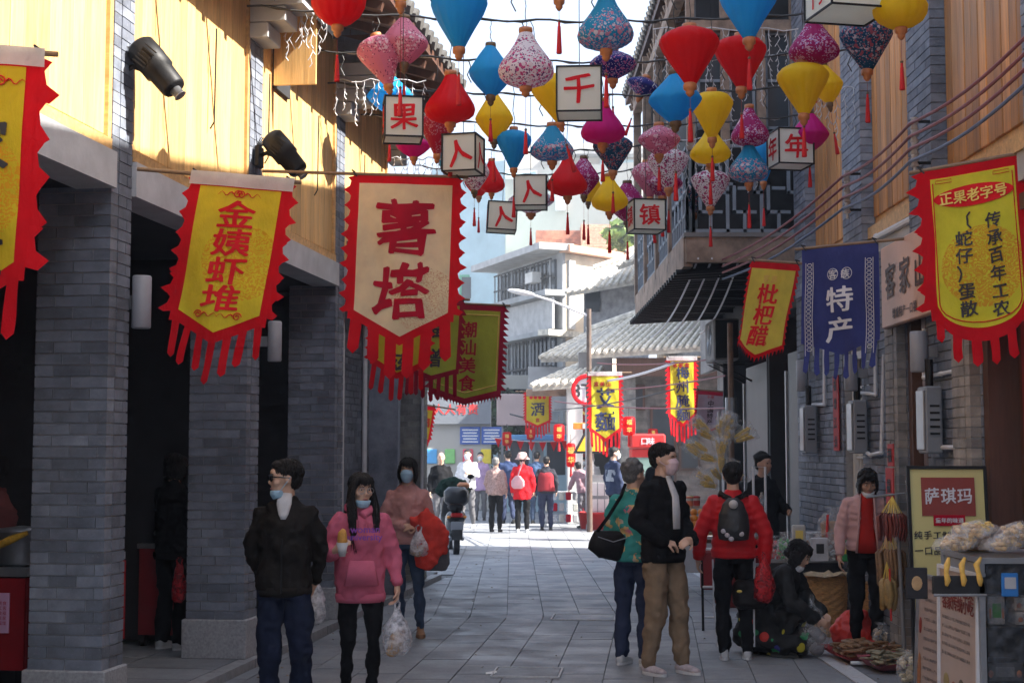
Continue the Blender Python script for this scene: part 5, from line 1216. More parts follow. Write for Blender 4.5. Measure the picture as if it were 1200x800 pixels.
# ================= people =================
tx_c = bpy.data.textures.new('cloth_folds', 'CLOUDS'); tx_c.noise_scale = .10; tx_c.noise_depth = 3
tx_m = bpy.data.textures.new('drape_folds', 'MARBLE'); tx_m.noise_scale = .14; tx_m.turbulence = 9; tx_m.marble_type = 'SOFT'
tx_f = bpy.data.textures.new('fine_folds', 'CLOUDS'); tx_f.noise_scale = .05; tx_f.noise_depth = 1
tx_h = bpy.data.textures.new('hair_relief', 'CLOUDS'); tx_h.noise_scale = .018; tx_h.noise_depth = 1
def blob(mb, name, mt, parent, vox, smooth=2, disp=None, dstr=.02, kind=None):
    """fuse overlapping volumes into one continuous skin"""
    o = mb.build(name, mt, parent, True)
    r = o.modifiers.new('fuse', 'REMESH'); r.mode = 'VOXEL'; r.voxel_size = vox; r.use_smooth_shade = True
    if smooth: s = o.modifiers.new('smooth', 'SMOOTH'); s.factor = .5; s.iterations = smooth
    if disp: d = o.modifiers.new('folds', 'DISPLACE'); d.texture = disp; d.strength = dstr; d.mid_level = .5; d.texture_coords = 'LOCAL'
    if disp is tx_c and dstr > .015: d = o.modifiers.new('drape', 'DISPLACE'); d.texture = tx_m; d.strength = dstr * .5; d.mid_level = .5; d.texture_coords = 'LOCAL'
    return o
def skinm(n, c): return M(n, c, .5, .08, 9, .1, bscale=90)
sk1 = skinm('skin_tan', (.60, .37, .26)); sk2 = skinm('skin_light', (.60, .37, .26)); sk3 = skinm('skin_brown', (.44, .25, .17))
hair_b = M('hair_black', (.006, .005, .005), .42, .3, 40, .6, stretch=(6, 6, .6), spec=.35); hair_g = M('hair_grey', (.16, .155, .15), .5, .35, 30, .6, stretch=(6, 6, .8))
m_mask = M('mask_blue', (.35, .55, .70), .7, .05, 20); m_maskw = M('mask_white', (.7, .72, .75), .7, .05, 20); m_maskp = M('mask_pink', (.66, .48, .50), .7, .05, 20)
m_eye = M('eye_dark', (.02, .012, .01), .15, .1, 10, 0); m_eyew = M('eye_white', (.6, .56, .52), .3, .05, 10, 0); m_lip = M('lips', (.42, .14, .12), .5, .1, 20); m_lens = M('dark_lens', (.01, .01, .012), .1, .1, 5, 0)
def cloth(n, c, var=.12, rough=.85): return M('cloth_' + n, c, rough, var, 10, .35, bscale=160, spec=.15)
V = Vector
def person(label, loc, face, Ht=1.65, J=None, near=True, skin=None, hair=('short', None), top=None, legs=None, shoes=None, head=(0, 0), mask=None, hem=.84, bulk=1.0, quilt=0, mix=None, hands=None, feet=None, group=None, slw=1.0, sleeve=1.0, collar=True, loose=1.0, skirt=False):
    """face: yaw of the body, 0 looks at the camera, 180 looks away"""
    t = thing('person', label, 'person', loc, radians(face), group); k = Ht / 1.7; skin = skin or sk1
    D = dict(pel=(0, 0, .92), wai=(0, 0, 1.08), che=(0, 0, 1.26), sho=(0, .01, 1.38), nek=(0, .01, 1.46), hed=(0, -.02, 1.59),
             sL=(.165, .01, 1.365), eL=(.225, .03, 1.12), wL=(.23, -.06, .89), sR=(-.165, .01, 1.365), eR=(-.225, .03, 1.12), wR=(-.23, -.06, .89),
             hL=(.085, 0, .9), kL=(.095, -.02, .49), aL=(.10, .03, .09), hR=(-.085, 0, .9), kR=(-.095, -.02, .49), aR=(-.10, .03, .09))
    D.update(J or {}); D = {a: V(b) * k for a, b in D.items()}
    vx = .0075 if near else .016; vc = .012 if near else .02
    lat = D['hL'] - D['hR']; latS = D['sL'] - D['sR']
    # head frame
    Rh = Matrix.Rotation(radians(head[0]), 3, 'Z') @ Matrix.Rotation(radians(head[1]), 3, 'X')
    hp = lambda x, y, z: D['hed'] + Rh @ (V((x, y, z)) * k)
    b = MB()
    b.sph(hp(0, .012, .02), (.075 * k, .094 * k, .098 * k), 20, 14, Rh); b.sph(hp(0, -.028, -.05), (.052 * k, .056 * k, .06 * k), 16, 10, Rh); b.sph(hp(0, -.05, -.085), (.026 * k, .024 * k, .02 * k), 12, 8, Rh)
    b.sph(hp(0, -.066, .04), (.05 * k, .022 * k, .03 * k), 12, 8, Rh)
    b.tube([hp(0, -.078, .02), hp(0, -.088, -.005), hp(0, -.095, -.02)], [.006 * k, .009 * k, .011 * k], 8); b.sph(hp(0, -.09, -.024), (.017 * k, .011 * k, .009 * k), 10, 6, Rh)
    for s_ in (-1, 1): b.sph(hp(s_ * .077, .012, -.002), (.009 * k, .02 * k, .031 * k), 10, 8, Rh); b.sph(hp(s_ * .042, -.055, -.02), (.024 * k, .024 * k, .022 * k), 10, 6, Rh)
    b.limb([D['nek'] - V((0, 0, .04)), hp(0, .015, -.05)], [.058 * k, .052 * k])
    b.loft([(D['pel'] - (D['wai'] - D['pel']) * .5, .13 * k, .09 * k), (D['pel'], .15 * k, .10 * k), (D['wai'], .12 * k, .085 * k), (D['che'], .12 * k, .08 * k), (D['sho'] - V((0, 0, .02)), .11 * k, .06 * k), (D['nek'], .06 * k, .055 * k)], lat=latS)
    for s_ in 'LR':
        b.limb([D['s' + s_] - (D['s' + s_] - D['sho']) * .15 - V((0, 0, .02)), D['e' + s_], D['w' + s_]], [.030 * k, .028 * k, .023 * k], 12)
        b.limb([D['h' + s_], D['k' + s_], D['a' + s_]], [.055 * k, .035 * k, .02 * k], 12)
    # hands
    hands = hands or {}
    for s_ in 'LR':
        sg = 1 if s_ == 'L' else -1; w = D['w' + s_]; e = D['e' + s_]
        d, n, curl = (list(hands.get(s_, (None, None, .5))) + [None] * 3)[:3]
        d = V(d).normalized() if d else (w - e).normalized(); n = V(n) if n else V((-sg, 0, 0)); n = (n - d * n.dot(d)).normalized(); x = d.cross(n).normalized()
        if (x.y if abs(x.y) > abs(x.z) else x.z) > 0: x = -x         # thumb side points forward/up
        b.limb([w, w + d * .03 * k], [.024 * k, .026 * k], 10)
        b.loft([(w + d * .01 * k, .025 * k, .017 * k), (w + d * .05 * k, .036 * k, .016 * k), (w + d * .095 * k, .037 * k, .013 * k)], lat=x, n=12)
        fr = (.0088 if near else .012) * k
        for i, (off, ln) in enumerate(((.027, .068), (.009, .076), (-.009, .07), (-.026, .055))):
            p0 = w + d * .088 * k + x * off * k; a = curl * (.75 + .12 * i); pts = [p0]; dd = d.copy()
            for q in range(3):
                dd = (dd * cos(a) + n * sin(a)).normalized(); pts.append(pts[-1] + dd * ln * k * (.42, .32, .26)[q])
            b.limb(pts, [fr, fr * .95, fr * .9, fr * .8], 8)
        th = (x * .8 + d * .6 + n * .3).normalized(); p0 = w + d * .03 * k + x * .022 * k; b.limb([p0, p0 + th * .035 * k, p0 + th * .05 * k + (d * .6 + n * .5).normalized() * .028 * k], [.012 * k, .0105 * k, .0085 * k], 8)
    body = blob(b, 'body', skin, t, vx, 2)
    if near or True:
        for s_ in (-1, 1):
            if near:
                ew = MB().sph(hp(s_ * .031, -.073, .012), (.013 * k, .006 * k, .0055 * k), 10, 6, Rh).build('eye', m_eyew, t, True)
                MB().sph(hp(s_ * .031, -.0785, .012), (.0058 * k, .003 * k, .0055 * k), 8, 6, Rh).build('iris', m_eye, ew, True)
                MB().tube([hp(s_ * .014, -.084, .032), hp(s_ * .032, -.083, .037), hp(s_ * .048, -.073, .031)], [.003 * k, .0038 * k, .0022 * k], 6).build('eyebrow', hair_b, t, True)
            else: MB().sph(hp(s_ * .031, -.078, .012), (.013 * k, .006 * k, .006 * k), 8, 5, Rh).build('eye', m_eye, t, True)
        if not (mask and mask[1] == 'up'): MB().sph(hp(0, -.084, -.058), (.021 * k, .006 * k, .0065 * k), 10, 6, Rh).build('mouth', m_lip, t, True)
    # hair
    hb = MB(); hm = hair[1] or hair_b; hk = hair[0]
    if hk:
        hb.sph(hp(0, .028, .045), (.083 * k, .094 * k, .084 * k), 20, 12, Rh); hb.sph(hp(0, .05, .0), (.074 * k, .07 * k, .075 * k), 16, 10, Rh)
        hb.sph(hp(0, -.03, .085), (.06 * k, .05 * k, .034 * k), 14, 8, Rh)
        if hk in ('bob', 'long', 'lowbun'):
            hb.sph(hp(0, -.035, .075), (.068 * k, .052 * k, .042 * k), 14, 8, Rh)
            L = .10 if hk == 'bob' else .06
            for s_ in (-1, 1): hb.loft([(hp(s_ * .05, .0, .06), .036 * k, .06 * k), (hp(s_ * .078, -.0, .01), .02 * k, .062 * k), (hp(s_ * .082, .0, -.04), .022 * k, .06 * k), (hp(s_ * .07, .012, -.10), .016 * k, .045 * k)], lat=Rh @ V((1, 0, 0)), n=12)
            if hk != 'lowbun': hb.loft([(hp(0, .06, .03), .08 * k, .05 * k), (hp(0, .065, -.04), .085 * k, .05 * k), (hp(0, .055, -.11), .07 * k, .038 * k)], lat=Rh @ V((1, 0, 0)), n=14)
        if hk == 'long':
            for s_ in (-1, 1): hb.loft([(hp(s_ * .078, .0, -.02), .022 * k, .055 * k), (hp(s_ * .092, -.03, -.11), .028 * k, .05 * k), (hp(s_ * .095, -.075, -.2), .034 * k, .036 * k), (hp(s_ * .088, -.10, -.30), .028 * k, .024 * k), (hp(s_ * .08, -.105, -.35), .010 * k, .010 * k)], lat=Rh @ V((1, 0, 0)), n=12)
            hb.loft([(hp(0, .06, -.02), .08 * k, .05 * k), (hp(0, .08, -.15), .10 * k, .045 * k), (hp(0, .09, -.28), .09 * k, .035 * k)], lat=Rh @ V((1, 0, 0)), n=14)
        if hk in ('bun', 'lowbun'): hb.sph(hp(0, .105, .03 if hk == 'bun' else -.03), (.042 * k, .035 * k, .04 * k), 12, 8, Rh)
        if hk == 'pony': hb.loft([(hp(0, .10, .03), .03 * k, .03 * k), (hp(0, .135, -.02), .034 * k, .03 * k), (hp(0, .125, -.12), .03 * k, .022 * k), (hp(0, .115, -.2), .012 * k, .01 * k)], n=10)
        if hk == 'curly':
            for q in range(26):
                a = random.uniform(0, 2 * pi); e = random.uniform(.1, 1.5); hb.sph(hp(.08 * cos(a) * sin(e), .03 + .09 * sin(a) * sin(e) * (1 if sin(a) > 0 else .75), .05 + .08 * cos(e)), .028 * k, 8, 6)
        if hk != 'bald':
            hair_o = blob(hb, 'hair', hm, t, vx, 1, tx_h, .014 * k)
            if near:
                lk = MB(); rr = random.Random(int(loc[0] * 100))
                for _ in range(300):
                    a = rr.uniform(0, 2 * pi); e = math.acos(rr.uniform(.05 if sin(a) < .1 else -.35, 1)); lk_r = 1.0 + rr.uniform(-.02, .03)
                    def sp_(a, e): return hp(.086 * lk_r * cos(a) * sin(e), .028 + .097 * lk_r * sin(a) * sin(e), .043 + .087 * lk_r * cos(e))
                    da = rr.uniform(-.25, .25); P = [sp_(a + da * j / 3, e + .13 * j) for j in range(4)]
                    if P[-1].z < hp(0, -.08, .03).z and (Rh.inverted() @ (P[-1] - D['hed'])).y < -.03 * k: continue
                    lk.tube(P, [.005 * k, .0065 * k, .005 * k, .001 * k], 4, cap=False)
                if hk == 'long':
                    for _ in range(120):
                        s2 = rr.choice((-1, 1)); x = s2 * rr.uniform(.06, .115); y = rr.uniform(-.05, .04); L = rr.uniform(.22, .4)
                        lk.tube([hp(s2 * .06, y * .6, .06), hp(s2 * .088, y, -.0), hp(x * 1.02, y - .03, -.12), hp(x, -.085 + y * .4, -.2), hp(x * .92, -.11 + y * .3, -.06 - L)], [.003, .004, .004, .0035, .001], 4, cap=False)
                if hk in ('bob', 'long', 'lowbun'):
                    for _ in range(50):
                        x = rr.uniform(-.06, .06); lk.tube([hp(x * .5, -.03, .118), hp(x * .9, -.072, .098), hp(x + .01 * rr.random(), -.090 + abs(x) * .35, .068), hp(x * 1.15, -.092 + abs(x) * .4, .045 + rr.uniform(-.015, .01))], [.003, .005, .0045, .001], 4, cap=False)
                if hk == 'bob':
                    for _ in range(80):
                        s2 = rr.choice((-1, 1)); y = rr.uniform(-.045, .08); lk.tube([hp(s2 * .05, y * .7, .08), hp(s2 * .083, y, .02), hp(s2 * (.094 - abs(y) * .2), y, -.05), hp(s2 * (.080 - abs(y) * .2), y, -.11 + rr.uniform(-.02, .015))], [.003, .0045, .004, .001], 4, cap=False)
                lk.build('hair_locks', hm, hair_o, True, kind='stuff')
    if mask:
        mm, pos = mask; b = MB()
        if pos == 'up': b.loft([(hp(0, -.05, .004), .052 * k, .044 * k), (hp(0, -.062, -.02), .062 * k, .056 * k), (hp(0, -.06, -.055), .058 * k, .052 * k), (hp(0, -.05, -.09), .045 * k, .04 * k), (hp(0, -.045, -.105), .028 * k, .025 * k)], lat=Rh @ V((1, 0, 0)), n=20)
        else: b.loft([(hp(0, -.045, -.068), .057 * k, .045 * k), (hp(0, -.045, -.085), .056 * k, .048 * k), (hp(0, -.035, -.115), .048 * k, .04 * k)], lat=Rh @ V((1, 0, 0)), n=20)
        blob(b, 'face_mask', mm, t, max(.006, vx * .8), 2)
        for s_ in (-1, 1):
            z = -.04 if pos == 'up' else -.085
            MB().tube([hp(s_ * .056, -.045, z), hp(s_ * .079, -.015, z * .5), hp(s_ * .085, .03, .015)], .0025 * k, 5).build('mask_loop', mm, t)
    # top garment
    if top:
        b = MB(); B = bulk
        pel, wai, che, sho, nek = (D[q] for q in ('pel', 'wai', 'che', 'sho', 'nek'))
        hm_ = pel + (pel - wai) * ((.92 - hem) / .16); up = (wai - pel).normalized()
        rings = [(hm_, .165 * k * B * loose, .118 * k * B * loose), (hm_ + (pel - hm_) * .5 + up * .02, .172 * k * B * loose, .125 * k * B * loose), (pel.lerp(wai, .6), .165 * k * B, .12 * k * B), (wai.lerp(che, .5), .168 * k * B, .12 * k * B), (che, .175 * k * B, .122 * k * B), (che.lerp(sho, .6), .178 * k * B, .11 * k * B), (sho + up * .01, .15 * k * B, .085 * k * B), (nek - up * .01, .085 * k, .07 * k)]
        if quilt:
            R2 = []; n = int((sho - hm_).length / .028)
            for i in range(n):
                q = i / (n - 1); f = q * (len(rings) - 2); j = min(int(f), len(rings) - 3); u = f - j
                c = rings[j][0].lerp(rings[j + 1][0], u); m_ = 1 + .05 * (1 if i % 2 else -1); R2.append((c, (rings[j][1] * (1 - u) + rings[j + 1][1] * u) * m_, (rings[j][2] * (1 - u) + rings[j + 1][2] * u) * m_))
            rings = R2 + [rings[-1]]
        b.loft(rings, lat=latS, n=24)
        if skirt: b.loft([(hm_ + up * .06, .17 * k * B, .125 * k * B), (hm_ - up * .02, .19 * k * B, .15 * k * B)], lat=lat, n=20)
        for s_ in 'LR':
            s, e, w = D['s' + s_], D['e' + s_], D['w' + s_]; w2 = e.lerp(w, .97 * sleeve)
            pts = [s - (s - sho) * .35, s, s.lerp(e, .5), e, e.lerp(w2, .5), w2]; rs = [.05 * k * B, .056 * k * B * slw, .057 * k * B * slw, .052 * k * B * slw, .049 * k * B * slw, .040 * k * B * slw]
            if quilt:
                P = []; R_ = []
                for i in range(len(pts) - 1):
                    m_ = max(2, int((pts[i + 1] - pts[i]).length / .028))
                    for j in range(m_): u = j / m_; P.append(pts[i].lerp(pts[i + 1], u)); R_.append((rs[i] * (1 - u) + rs[i + 1] * u) * (1.06 if len(P) % 2 else .94))
                b.tube(P + [w2], R_ + [rs[-1]], 14); b.sph(s, rs[1] * .98, 12, 8); b.sph(e, rs[3] * .98, 12, 8)
            else: b.limb(pts, rs, 14)
        if collar: b.tube([nek - V((0, 0, .025)) * k, nek + V((0, .004, .02)) * k], [.082 * k, .066 * k], 18)
        if near and not quilt and not skirt:
            bd = MB(); bd.loft([(hm_ - up * .012, .168 * k * B * loose, .12 * k * B * loose), (hm_ + up * .012, .176 * k * B * loose, .128 * k * B * loose), (hm_ + up * .045, .176 * k * B * loose, .128 * k * B * loose)], lat=latS, n=40)
            bd.v = [tuple(V(v)) for v in bd.v]; bd.build('hem_band', top, t, True)
            for s_ in 'LR':
                e, w = D['e' + s_], D['w' + s_]; q = (w - e) * sleeve; MB().tube([e + q * .93, e + q * .985, e + q * 1.04], [.046 * k * B, .043 * k * B, .036 * k * B], 16).build('cuff', top, t, True)
        o = blob(b, 'jacket' if quilt or collar else 'top', top, t, vc, 2, tx_c, (.042 if not quilt else .012) * k)
    if legs:
        b = MB(); pel = D['pel']; up = (D['wai'] - pel).normalized()
        b.loft([(pel + up * .06 * k, .145 * k, .10 * k), (pel, .158 * k, .112 * k), (pel - up * .08 * k, .158 * k, .115 * k)], lat=lat, n=20)
        wd = legs[1] if len(legs) > 1 else 1
        for s_ in 'LR':
            h, kn, a = D['h' + s_], D['k' + s_], D['a' + s_]
            b.limb([h, h.lerp(kn, .5), kn, kn.lerp(a, .5), a + (kn - a).normalized() * .0], [.086 * k, .078 * k * wd ** .5, .062 * k * wd, .058 * k * wd, .048 * k * wd], 14)
        blob(b, 'trousers', legs[0], t, vc, 2, tx_c, .034 * k)
    shm = shoes or (cloth('shoe_black', (.03, .03, .03)), cloth('shoe_black', (.03, .03, .03)))
    fd = feet or {}
    for s_ in 'LR':
        a = D['a' + s_]; an = radians(fd.get(s_, 0)); R = Matrix.Rotation(an, 3, 'Z'); f = lambda x, y, z: a + R @ (V((x, y, z)) * k) 
        b = MB(); zf = -a.z / k if a.z < .16 * k else -.085
        b.loft([(f(0, .055, zf + .04), .028 * k, .028 * k), (f(0, .03, zf + .045), .036 * k, .04 * k), (f(0, -.05, zf + .04), .042 * k, .034 * k), (f(0, -.13, zf + .034), .044 * k, .024 * k), (f(0, -.175, zf + .03), .025 * k, .016 * k)], lat=R @ V((1, 0, 0)), n=14)
        b.tube([f(0, .015, zf + .04), f(0, .01, zf + .10)], .036 * k, 12)
        so_ = blob(b, 'shoe', shm[0], t, .008 if near else .014, 2)
        b = MB(); n = 14; P = []
        for q in range(n): aq = 2 * pi * q / n; P.append((.046 * cos(aq), -.06 + .125 * sin(aq)))
        b.add([f(x, y, zf + .003) for x, y in P] + [f(x, y, zf + .024) for x, y in P], [tuple(range(n - 1, -1, -1)), tuple(range(n, 2 * n))] + [(i, (i + 1) % n, (i + 1) % n + n, i + n) for i in range(n)])
        b.build('sole', shm[1], so_)
    t['_k'] = k
    return t, D, hp, k, Rh
def clean(t):
    if '_k' in t: del t['_k']
def plastic_bag(name, label, p, r, h, mt, content=None, cm=None, group=None, seed=0):
    """thin carrier bag with gathered handles; p is the grip"""
    t = thing(name, label, 'plastic bag', p, seed, group); b = MB(); n = 26; prof = [(.02, -.03), (.035, -.07), (r * .62, -.11), (r * .9, -.11 - h * .3), (r, -.11 - h * .6), (r * .88, -.11 - h * .88), (r * .4, -.11 - h)]
    vs = []
    for (rr, z) in prof:
        for j in range(n):
            a = 2 * pi * j / n; q = rr * (1 + .13 * sin(a * 5 + z * 30 + seed) + .1 * noise.noise(V((cos(a) * 2, sin(a) * 2, z * 9 + seed)))); vs.append((q * cos(a), q * .72 * sin(a), z + .01 * sin(a * 3)))
    fs = [(i * n + j, i * n + (j + 1) % n, (i + 1) * n + (j + 1) % n, (i + 1) * n + j) for i in range(len(prof) - 1) for j in range(n)] + [tuple(range((len(prof) - 1) * n, len(prof) * n))]
    b.add(vs, fs); b.build('bag', mt, t, True)
    for s_ in (-1, 1): MB().tube([(s_ * .018, 0, -.04), (s_ * .026, 0, .0), (0, s_ * .012, .02)], .007, 6).build('handle', mt, t)
    if cm:
        for q in range(5): MB().sph((random.uniform(-.4, .4) * r, random.uniform(-.25, .25) * r, -.11 - h * (.5 + .1 * q)), (r * .42, r * .35, r * .3), 10, 7).build('packet', cm, t, True)
    return t
clb = clear('white_bag_film', (.78, .78, .82), .62, .35); clr = clear('red_bag_film', (.62, .03, .04), 1.0, .35); clc = clear('clear_film', (.85, .85, .86), .22, .12)
m_bread = M('bun_brown', (.50, .32, .16), .7, .25, 14, .3)
gpos = lambda px, Y, z=0: V((at(px, 500, Y).x, Y, z))
def W(t, p): return t.matrix_basis @ V(p)
bl = cloth('black', (.008, .008, .0095)); dj = cloth('dark_jeans', (.012, .017, .038), .3); nv = cloth('navy', (.03, .04, .08)); wht = cloth('white', (.55, .55, .56)); kh = cloth('khaki', (.22, .155, .10)); gy = cloth('grey', (.13, .13, .14))
shw = (cloth('shoe_white', (.5, .5, .5)), cloth('sole_white', (.6, .6, .6))); shb = (cloth('shoe_black', (.03, .03, .03)), cloth('sole_dark', (.06, .06, .06)))
# 1 man, dark bomber jacket, sunglasses
brn = cloth('dark_brown', (.012, .010, .009), .15, .7)
t, D, hp, k, Rh = person('man in dark bomber jacket with sunglasses and lowered mask, walking at the left', gpos(336, 8.75), 0, 1.60, J=dict(eL=(.225, .07, 1.13), wL=(.17, .14, .93), eR=(-.225, .06, 1.13), wR=(-.17, .14, .93), hed=(-.01, -.02, 1.585), kL=(.11, -.04, .5), aL=(.11, .06, .11)),
    skin=sk1, top=brn, legs=(dj, 1.15), shoes=shb, head=(-72, 2), mask=(m_mask, 'down'), hem=.86, bulk=.99, slw=1.03, collar=True)
b = MB(); b.loft([(D['nek'] + V((0, -.05, .03)), .045, .02), (D['nek'] + V((0, -.075, -.03)), .045, .016), (D['nek'] + V((0, -.098, -.09)), .03, .012), (D['nek'] + V((0, -.105, -.12)), .015, .008)], n=14); b.build('white_shirt', wht, t, True)
MB().tube([D['che'] + V((0, -.146, -.04)), D['wai'] + V((0, -.146, 0)), D['pel'] + V((0, -.14, -.04))], .005, 6).build('zip', m_black, t)
b = MB(); b.tube([D['pel'] + V((-.19, 0, -.06)), D['pel'] + V((-.0, -.15, -.06)), D['pel'] + V((.19, 0, -.06))], .012, 8)
for s_ in (-1, 1): MB().bbox(hp(s_ * .034, -.088, .01), (.056 * k, .018 * k, .044 * k), .012, R=Rh).build('sunglass_lens', m_lens, t)
for s_ in (-1, 1): MB().tube([hp(s_ * .06, -.086, .016), hp(s_ * .076, -.04, .015), hp(s_ * .083, .02, .008)], .0035, 6).build('glasses_arm', m_lens, t)
# 2 woman pink hoodie
pk = cloth('pink', (.56, .13, .20), .1)
t, D, hp, k, Rh = person('woman in pink hoodie with glasses and long black hair, holding a snack', gpos(424, 9.6), 8, 1.50, J=dict(eR=(-.24, .02, 1.13), wR=(-.20, -.17, 1.15), eL=(.25, .04, 1.10), wL=(.27, -.03, .87), kL=(.1, -.05, .5), aL=(.09, .04, .1), hed=(0, -.03, 1.59)),
    skin=sk1, hair=('long', None), top=pk, legs=(bl, .82), shoes=shb, head=(20, 6), mask=(m_mask, 'down'), hem=.78, bulk=1.06, slw=1.15, sleeve=.8, hands={'R': ((.5, -.5, .5), (.6, .2, .2), .7), 'L': ((0, -.1, -1), (-1, 0, 0), .9)})
b = MB(); b.tube([hp(.0, .0, -.11), hp(0, .05, -.15), hp(0, .10, -.14)], [.05, .07, .06], 12); b.tube([D['nek'] + V((-.09, -.02, -.0)), D['nek'] + V((-.06, .06, .01)), D['nek'] + V((.06, .06, .01)), D['nek'] + V((.09, -.02, 0)), D['nek'] + V((0, -.10, -.05))], .032, 10); blob(b, 'hood', pk, t, .012, 2)
b = MB(); b.loft([(D['pel'] + V((0, -.158, -.02)), .115, .012), (D['wai'] + V((0, -.158, -.0)), .08, .012)], n=14); b.build('pouch_pocket', pk, t, True)
g = MB(); 
for i, ch in enumerate(('woman', 'university')): glyph(g, ch, 0, (.03, -.02)[i] , (.065, .058)[i], 0, True, brush=0)
g.xf(Matrix.Translation(D['che'] + V((0.02, -.155, .005)))); 
g.build('chest_print', M('print_violet', (.22, .06, .35), .7), t)
for s_ in (-1, 1):
    MB().tube([hp(s_ * .034 + .026 * cos(a * pi / 8), -.092, .006 + .021 * sin(a * pi / 8)) for a in range(17)], .0022, 5).build('glasses_rim', m_steel, t)
    MB().tube([D['nek'] + V((s_ * .03, -.11, -.05)), D['che'] + V((s_ * .03, -.15, .02))], .004, 5).build('drawstring', pk, t)
hr = W(t, D['wR']) ; wl = W(t, D['wL'])
s_ = thing('fried_snack', 'half eaten golden snack in paper held by the woman in pink', 'food', W(t, D['wR'] + V((.05, -.06, .07)))); MB().loft([((0, 0, -.04), .02, .018), ((0, 0, .0), .034, .028), ((0, 0, .05), .028, .022), ((.01, 0, .075), .012, .01)], n=10).build('pastry', M('pastry', (.62, .30, .06), .6, .2, 30, .4), s_, True); MB().lathe([(.02, -.10), (.038, -.01), (.036, -.012)], 12).build('paper', wht, s_, True)
plastic_bag('carrier_bag', 'white plastic carrier bag full of buns held by the woman in pink', W(t, D['wL'] + V((0, -.02, -.10))), .115, .22, clb, cm=m_bread, seed=1)
# bag behind man 1
plastic_bag('carrier_bag', 'white plastic bag partly hidden behind the man in the bomber jacket', gpos(372, 9.5, .86), .09, .20, clb, cm=wht, seed=2)
# 3 woman dusty pink sweater
dp = cloth('dusty_pink', (.52, .27, .25)); jn = cloth('blue_jeans', (.045, .07, .12), .3)
t, D, hp, k, Rh = person('woman in dusty pink sweater and jeans with a blue mask, carrying a red jacket', gpos(478, 13.2), 6, 1.58, J=dict(eR=(-.23, .02, 1.12), wR=(-.04, -.16, 1.07), eL=(.24, .01, 1.12), wL=(.10, -.17, 1.06), kL=(.11, -.05, .49), aL=(.13, -.04, .1), aR=(-.06, .08, .1), kR=(-.08, 0, .49)),
    skin=sk1, hair=('bob', None), top=dp, legs=(jn, .9), shoes=(cloth('shoe_tan', (.30, .17, .10)), cloth('shoe_tan', (.30, .17, .10))), head=(-12, 4), mask=(m_mask, 'up'), hem=.9, bulk=1.02, hands={'R': ((1, -.2, -.1), (0, .5, -.5), .7), 'L': ((-1, -.2, 0), (0, .5, -.5), .6)})
c = thing('red_jacket', 'bright red jacket draped over the arm of the woman in dusty pink', 'jacket', W(t, (.13 * k, -.17, 1.05 * k)), 0)
b = MB(); b.loft([((-.1, .0, .06), .05, .05), ((.0, -.02, .08), .11, .08), ((.08, 0, -.02), .14, .09), ((.08, 0, -.15), .13, .08), ((.04, -.01, -.28), .11, .07), ((.02, -.01, -.36), .07, .05)], n=16); b.limb([(.12, -.03, .04), (.2, -.02, -.06), (.19, 0, -.2)], [.06, .055, .045]); blob(b, 'coat_cloth', cloth('coral_red', (.68, .06, .045), .15), c, .014, 1, tx_f, .03)
plastic_bag('carrier_bag', 'small clear bag of pastries hanging in front of the red jacket', W(t, (.10 * k, -.26, 1.06 * k)), .085, .14, clb, cm=m_bread, seed=3)
hb_ = thing('shoulder_bag', 'dark grey soft bag hanging below the red jacket', 'bag', W(t, (.27 * k, -.12, .84 * k))); b = MB(); b.loft([((0, 0, .12), .06, .03), ((0, 0, .0), .12, .06), ((0, 0, -.12), .13, .06), ((0, 0, -.19), .10, .04)], n=16); blob(b, 'pouch', cloth('bag_grey', (.10, .10, .11)), hb_, .012, 2, tx_f, .012); MB().tube([(-.05, 0, .1), (-.03, 0, .25), (.03, 0, .25), (.05, 0, .1)], .008, 6).build('strap', m_black, hb_)
# 4 black jacket, khaki trousers
t, D, hp, k, Rh = person('man in black jacket and khaki trousers with a pink mask, standing right of centre', gpos(776, 11.0), 38, 1.70, J=dict(eR=(-.25, .02, 1.13), wR=(-.13, -.14, .99), eL=(.25, .03, 1.13), wL=(.13, -.17, 1.0), kR=(-.10, -.03, .49), aR=(-.12, .04, .09), kL=(.11, -.05, .49), aL=(.13, -.06, .09)),
    skin=sk1, top=bl, legs=(kh, 1.25), shoes=(M('shoe_pale_mix', (.46, .40, .42), .6, .35, 18), cloth('sole_white', (.6, .6, .6))), head=(22, 4), mask=(m_maskp, 'up'), hem=.84, bulk=1.08, slw=1.08, hands={'R': ((.9, -.4, -.2), (0, .4, -.6), .8), 'L': ((-.8, -.3, -.1), (0, .5, -.4), .7)})
MB().loft([(D['nek'] + V((.0, -.068, .01)), .026, .012), (D['che'] + V((0, -.136, .06)), .034, .014), (D['che'] + V((0, -.146, -.06)), .04, .012), (D['wai'] + V((0, -.146, .0)), .036, .012)], n=12).build('white_shirt', wht, t, True)
# 5 teal floral coat, from behind-left
s_ = NT('teal_floral'); v = s_.coord(); vo = s_.n('TexVoronoi'); vo.inputs['Scale'].default_value = 9; vv_ = s_.n('MixRGB'); vv_.inputs[0].default_value = .12; nn_ = s_.n('TexNoise'); nn_.inputs['Scale'].default_value = 22; s_.l(v, nn_.inputs['Vector']); s_.l(v, vv_.inputs[1]); s_.l(nn_.outputs['Color'], vv_.inputs[2]); s_.l(vv_.outputs[0], vo.inputs['Vector']); sp = s_.math('LESS_THAN', vo.outputs['Distance'], .33); c2 = s_.ramp(s_.noise(v, 7, 2), [(.35, (.65, .10, .22)), (.5, (.75, .45, .12)), (.65, (.6, .5, .5))]); c = s_.mix(s_.math('MULTIPLY', sp, .85), (.03, .27, .24), c2); s_.l(c, s_.b.inputs['Base Color']); s_.setb(Roughness=.75); MATS['teal_floral'] = s_.m
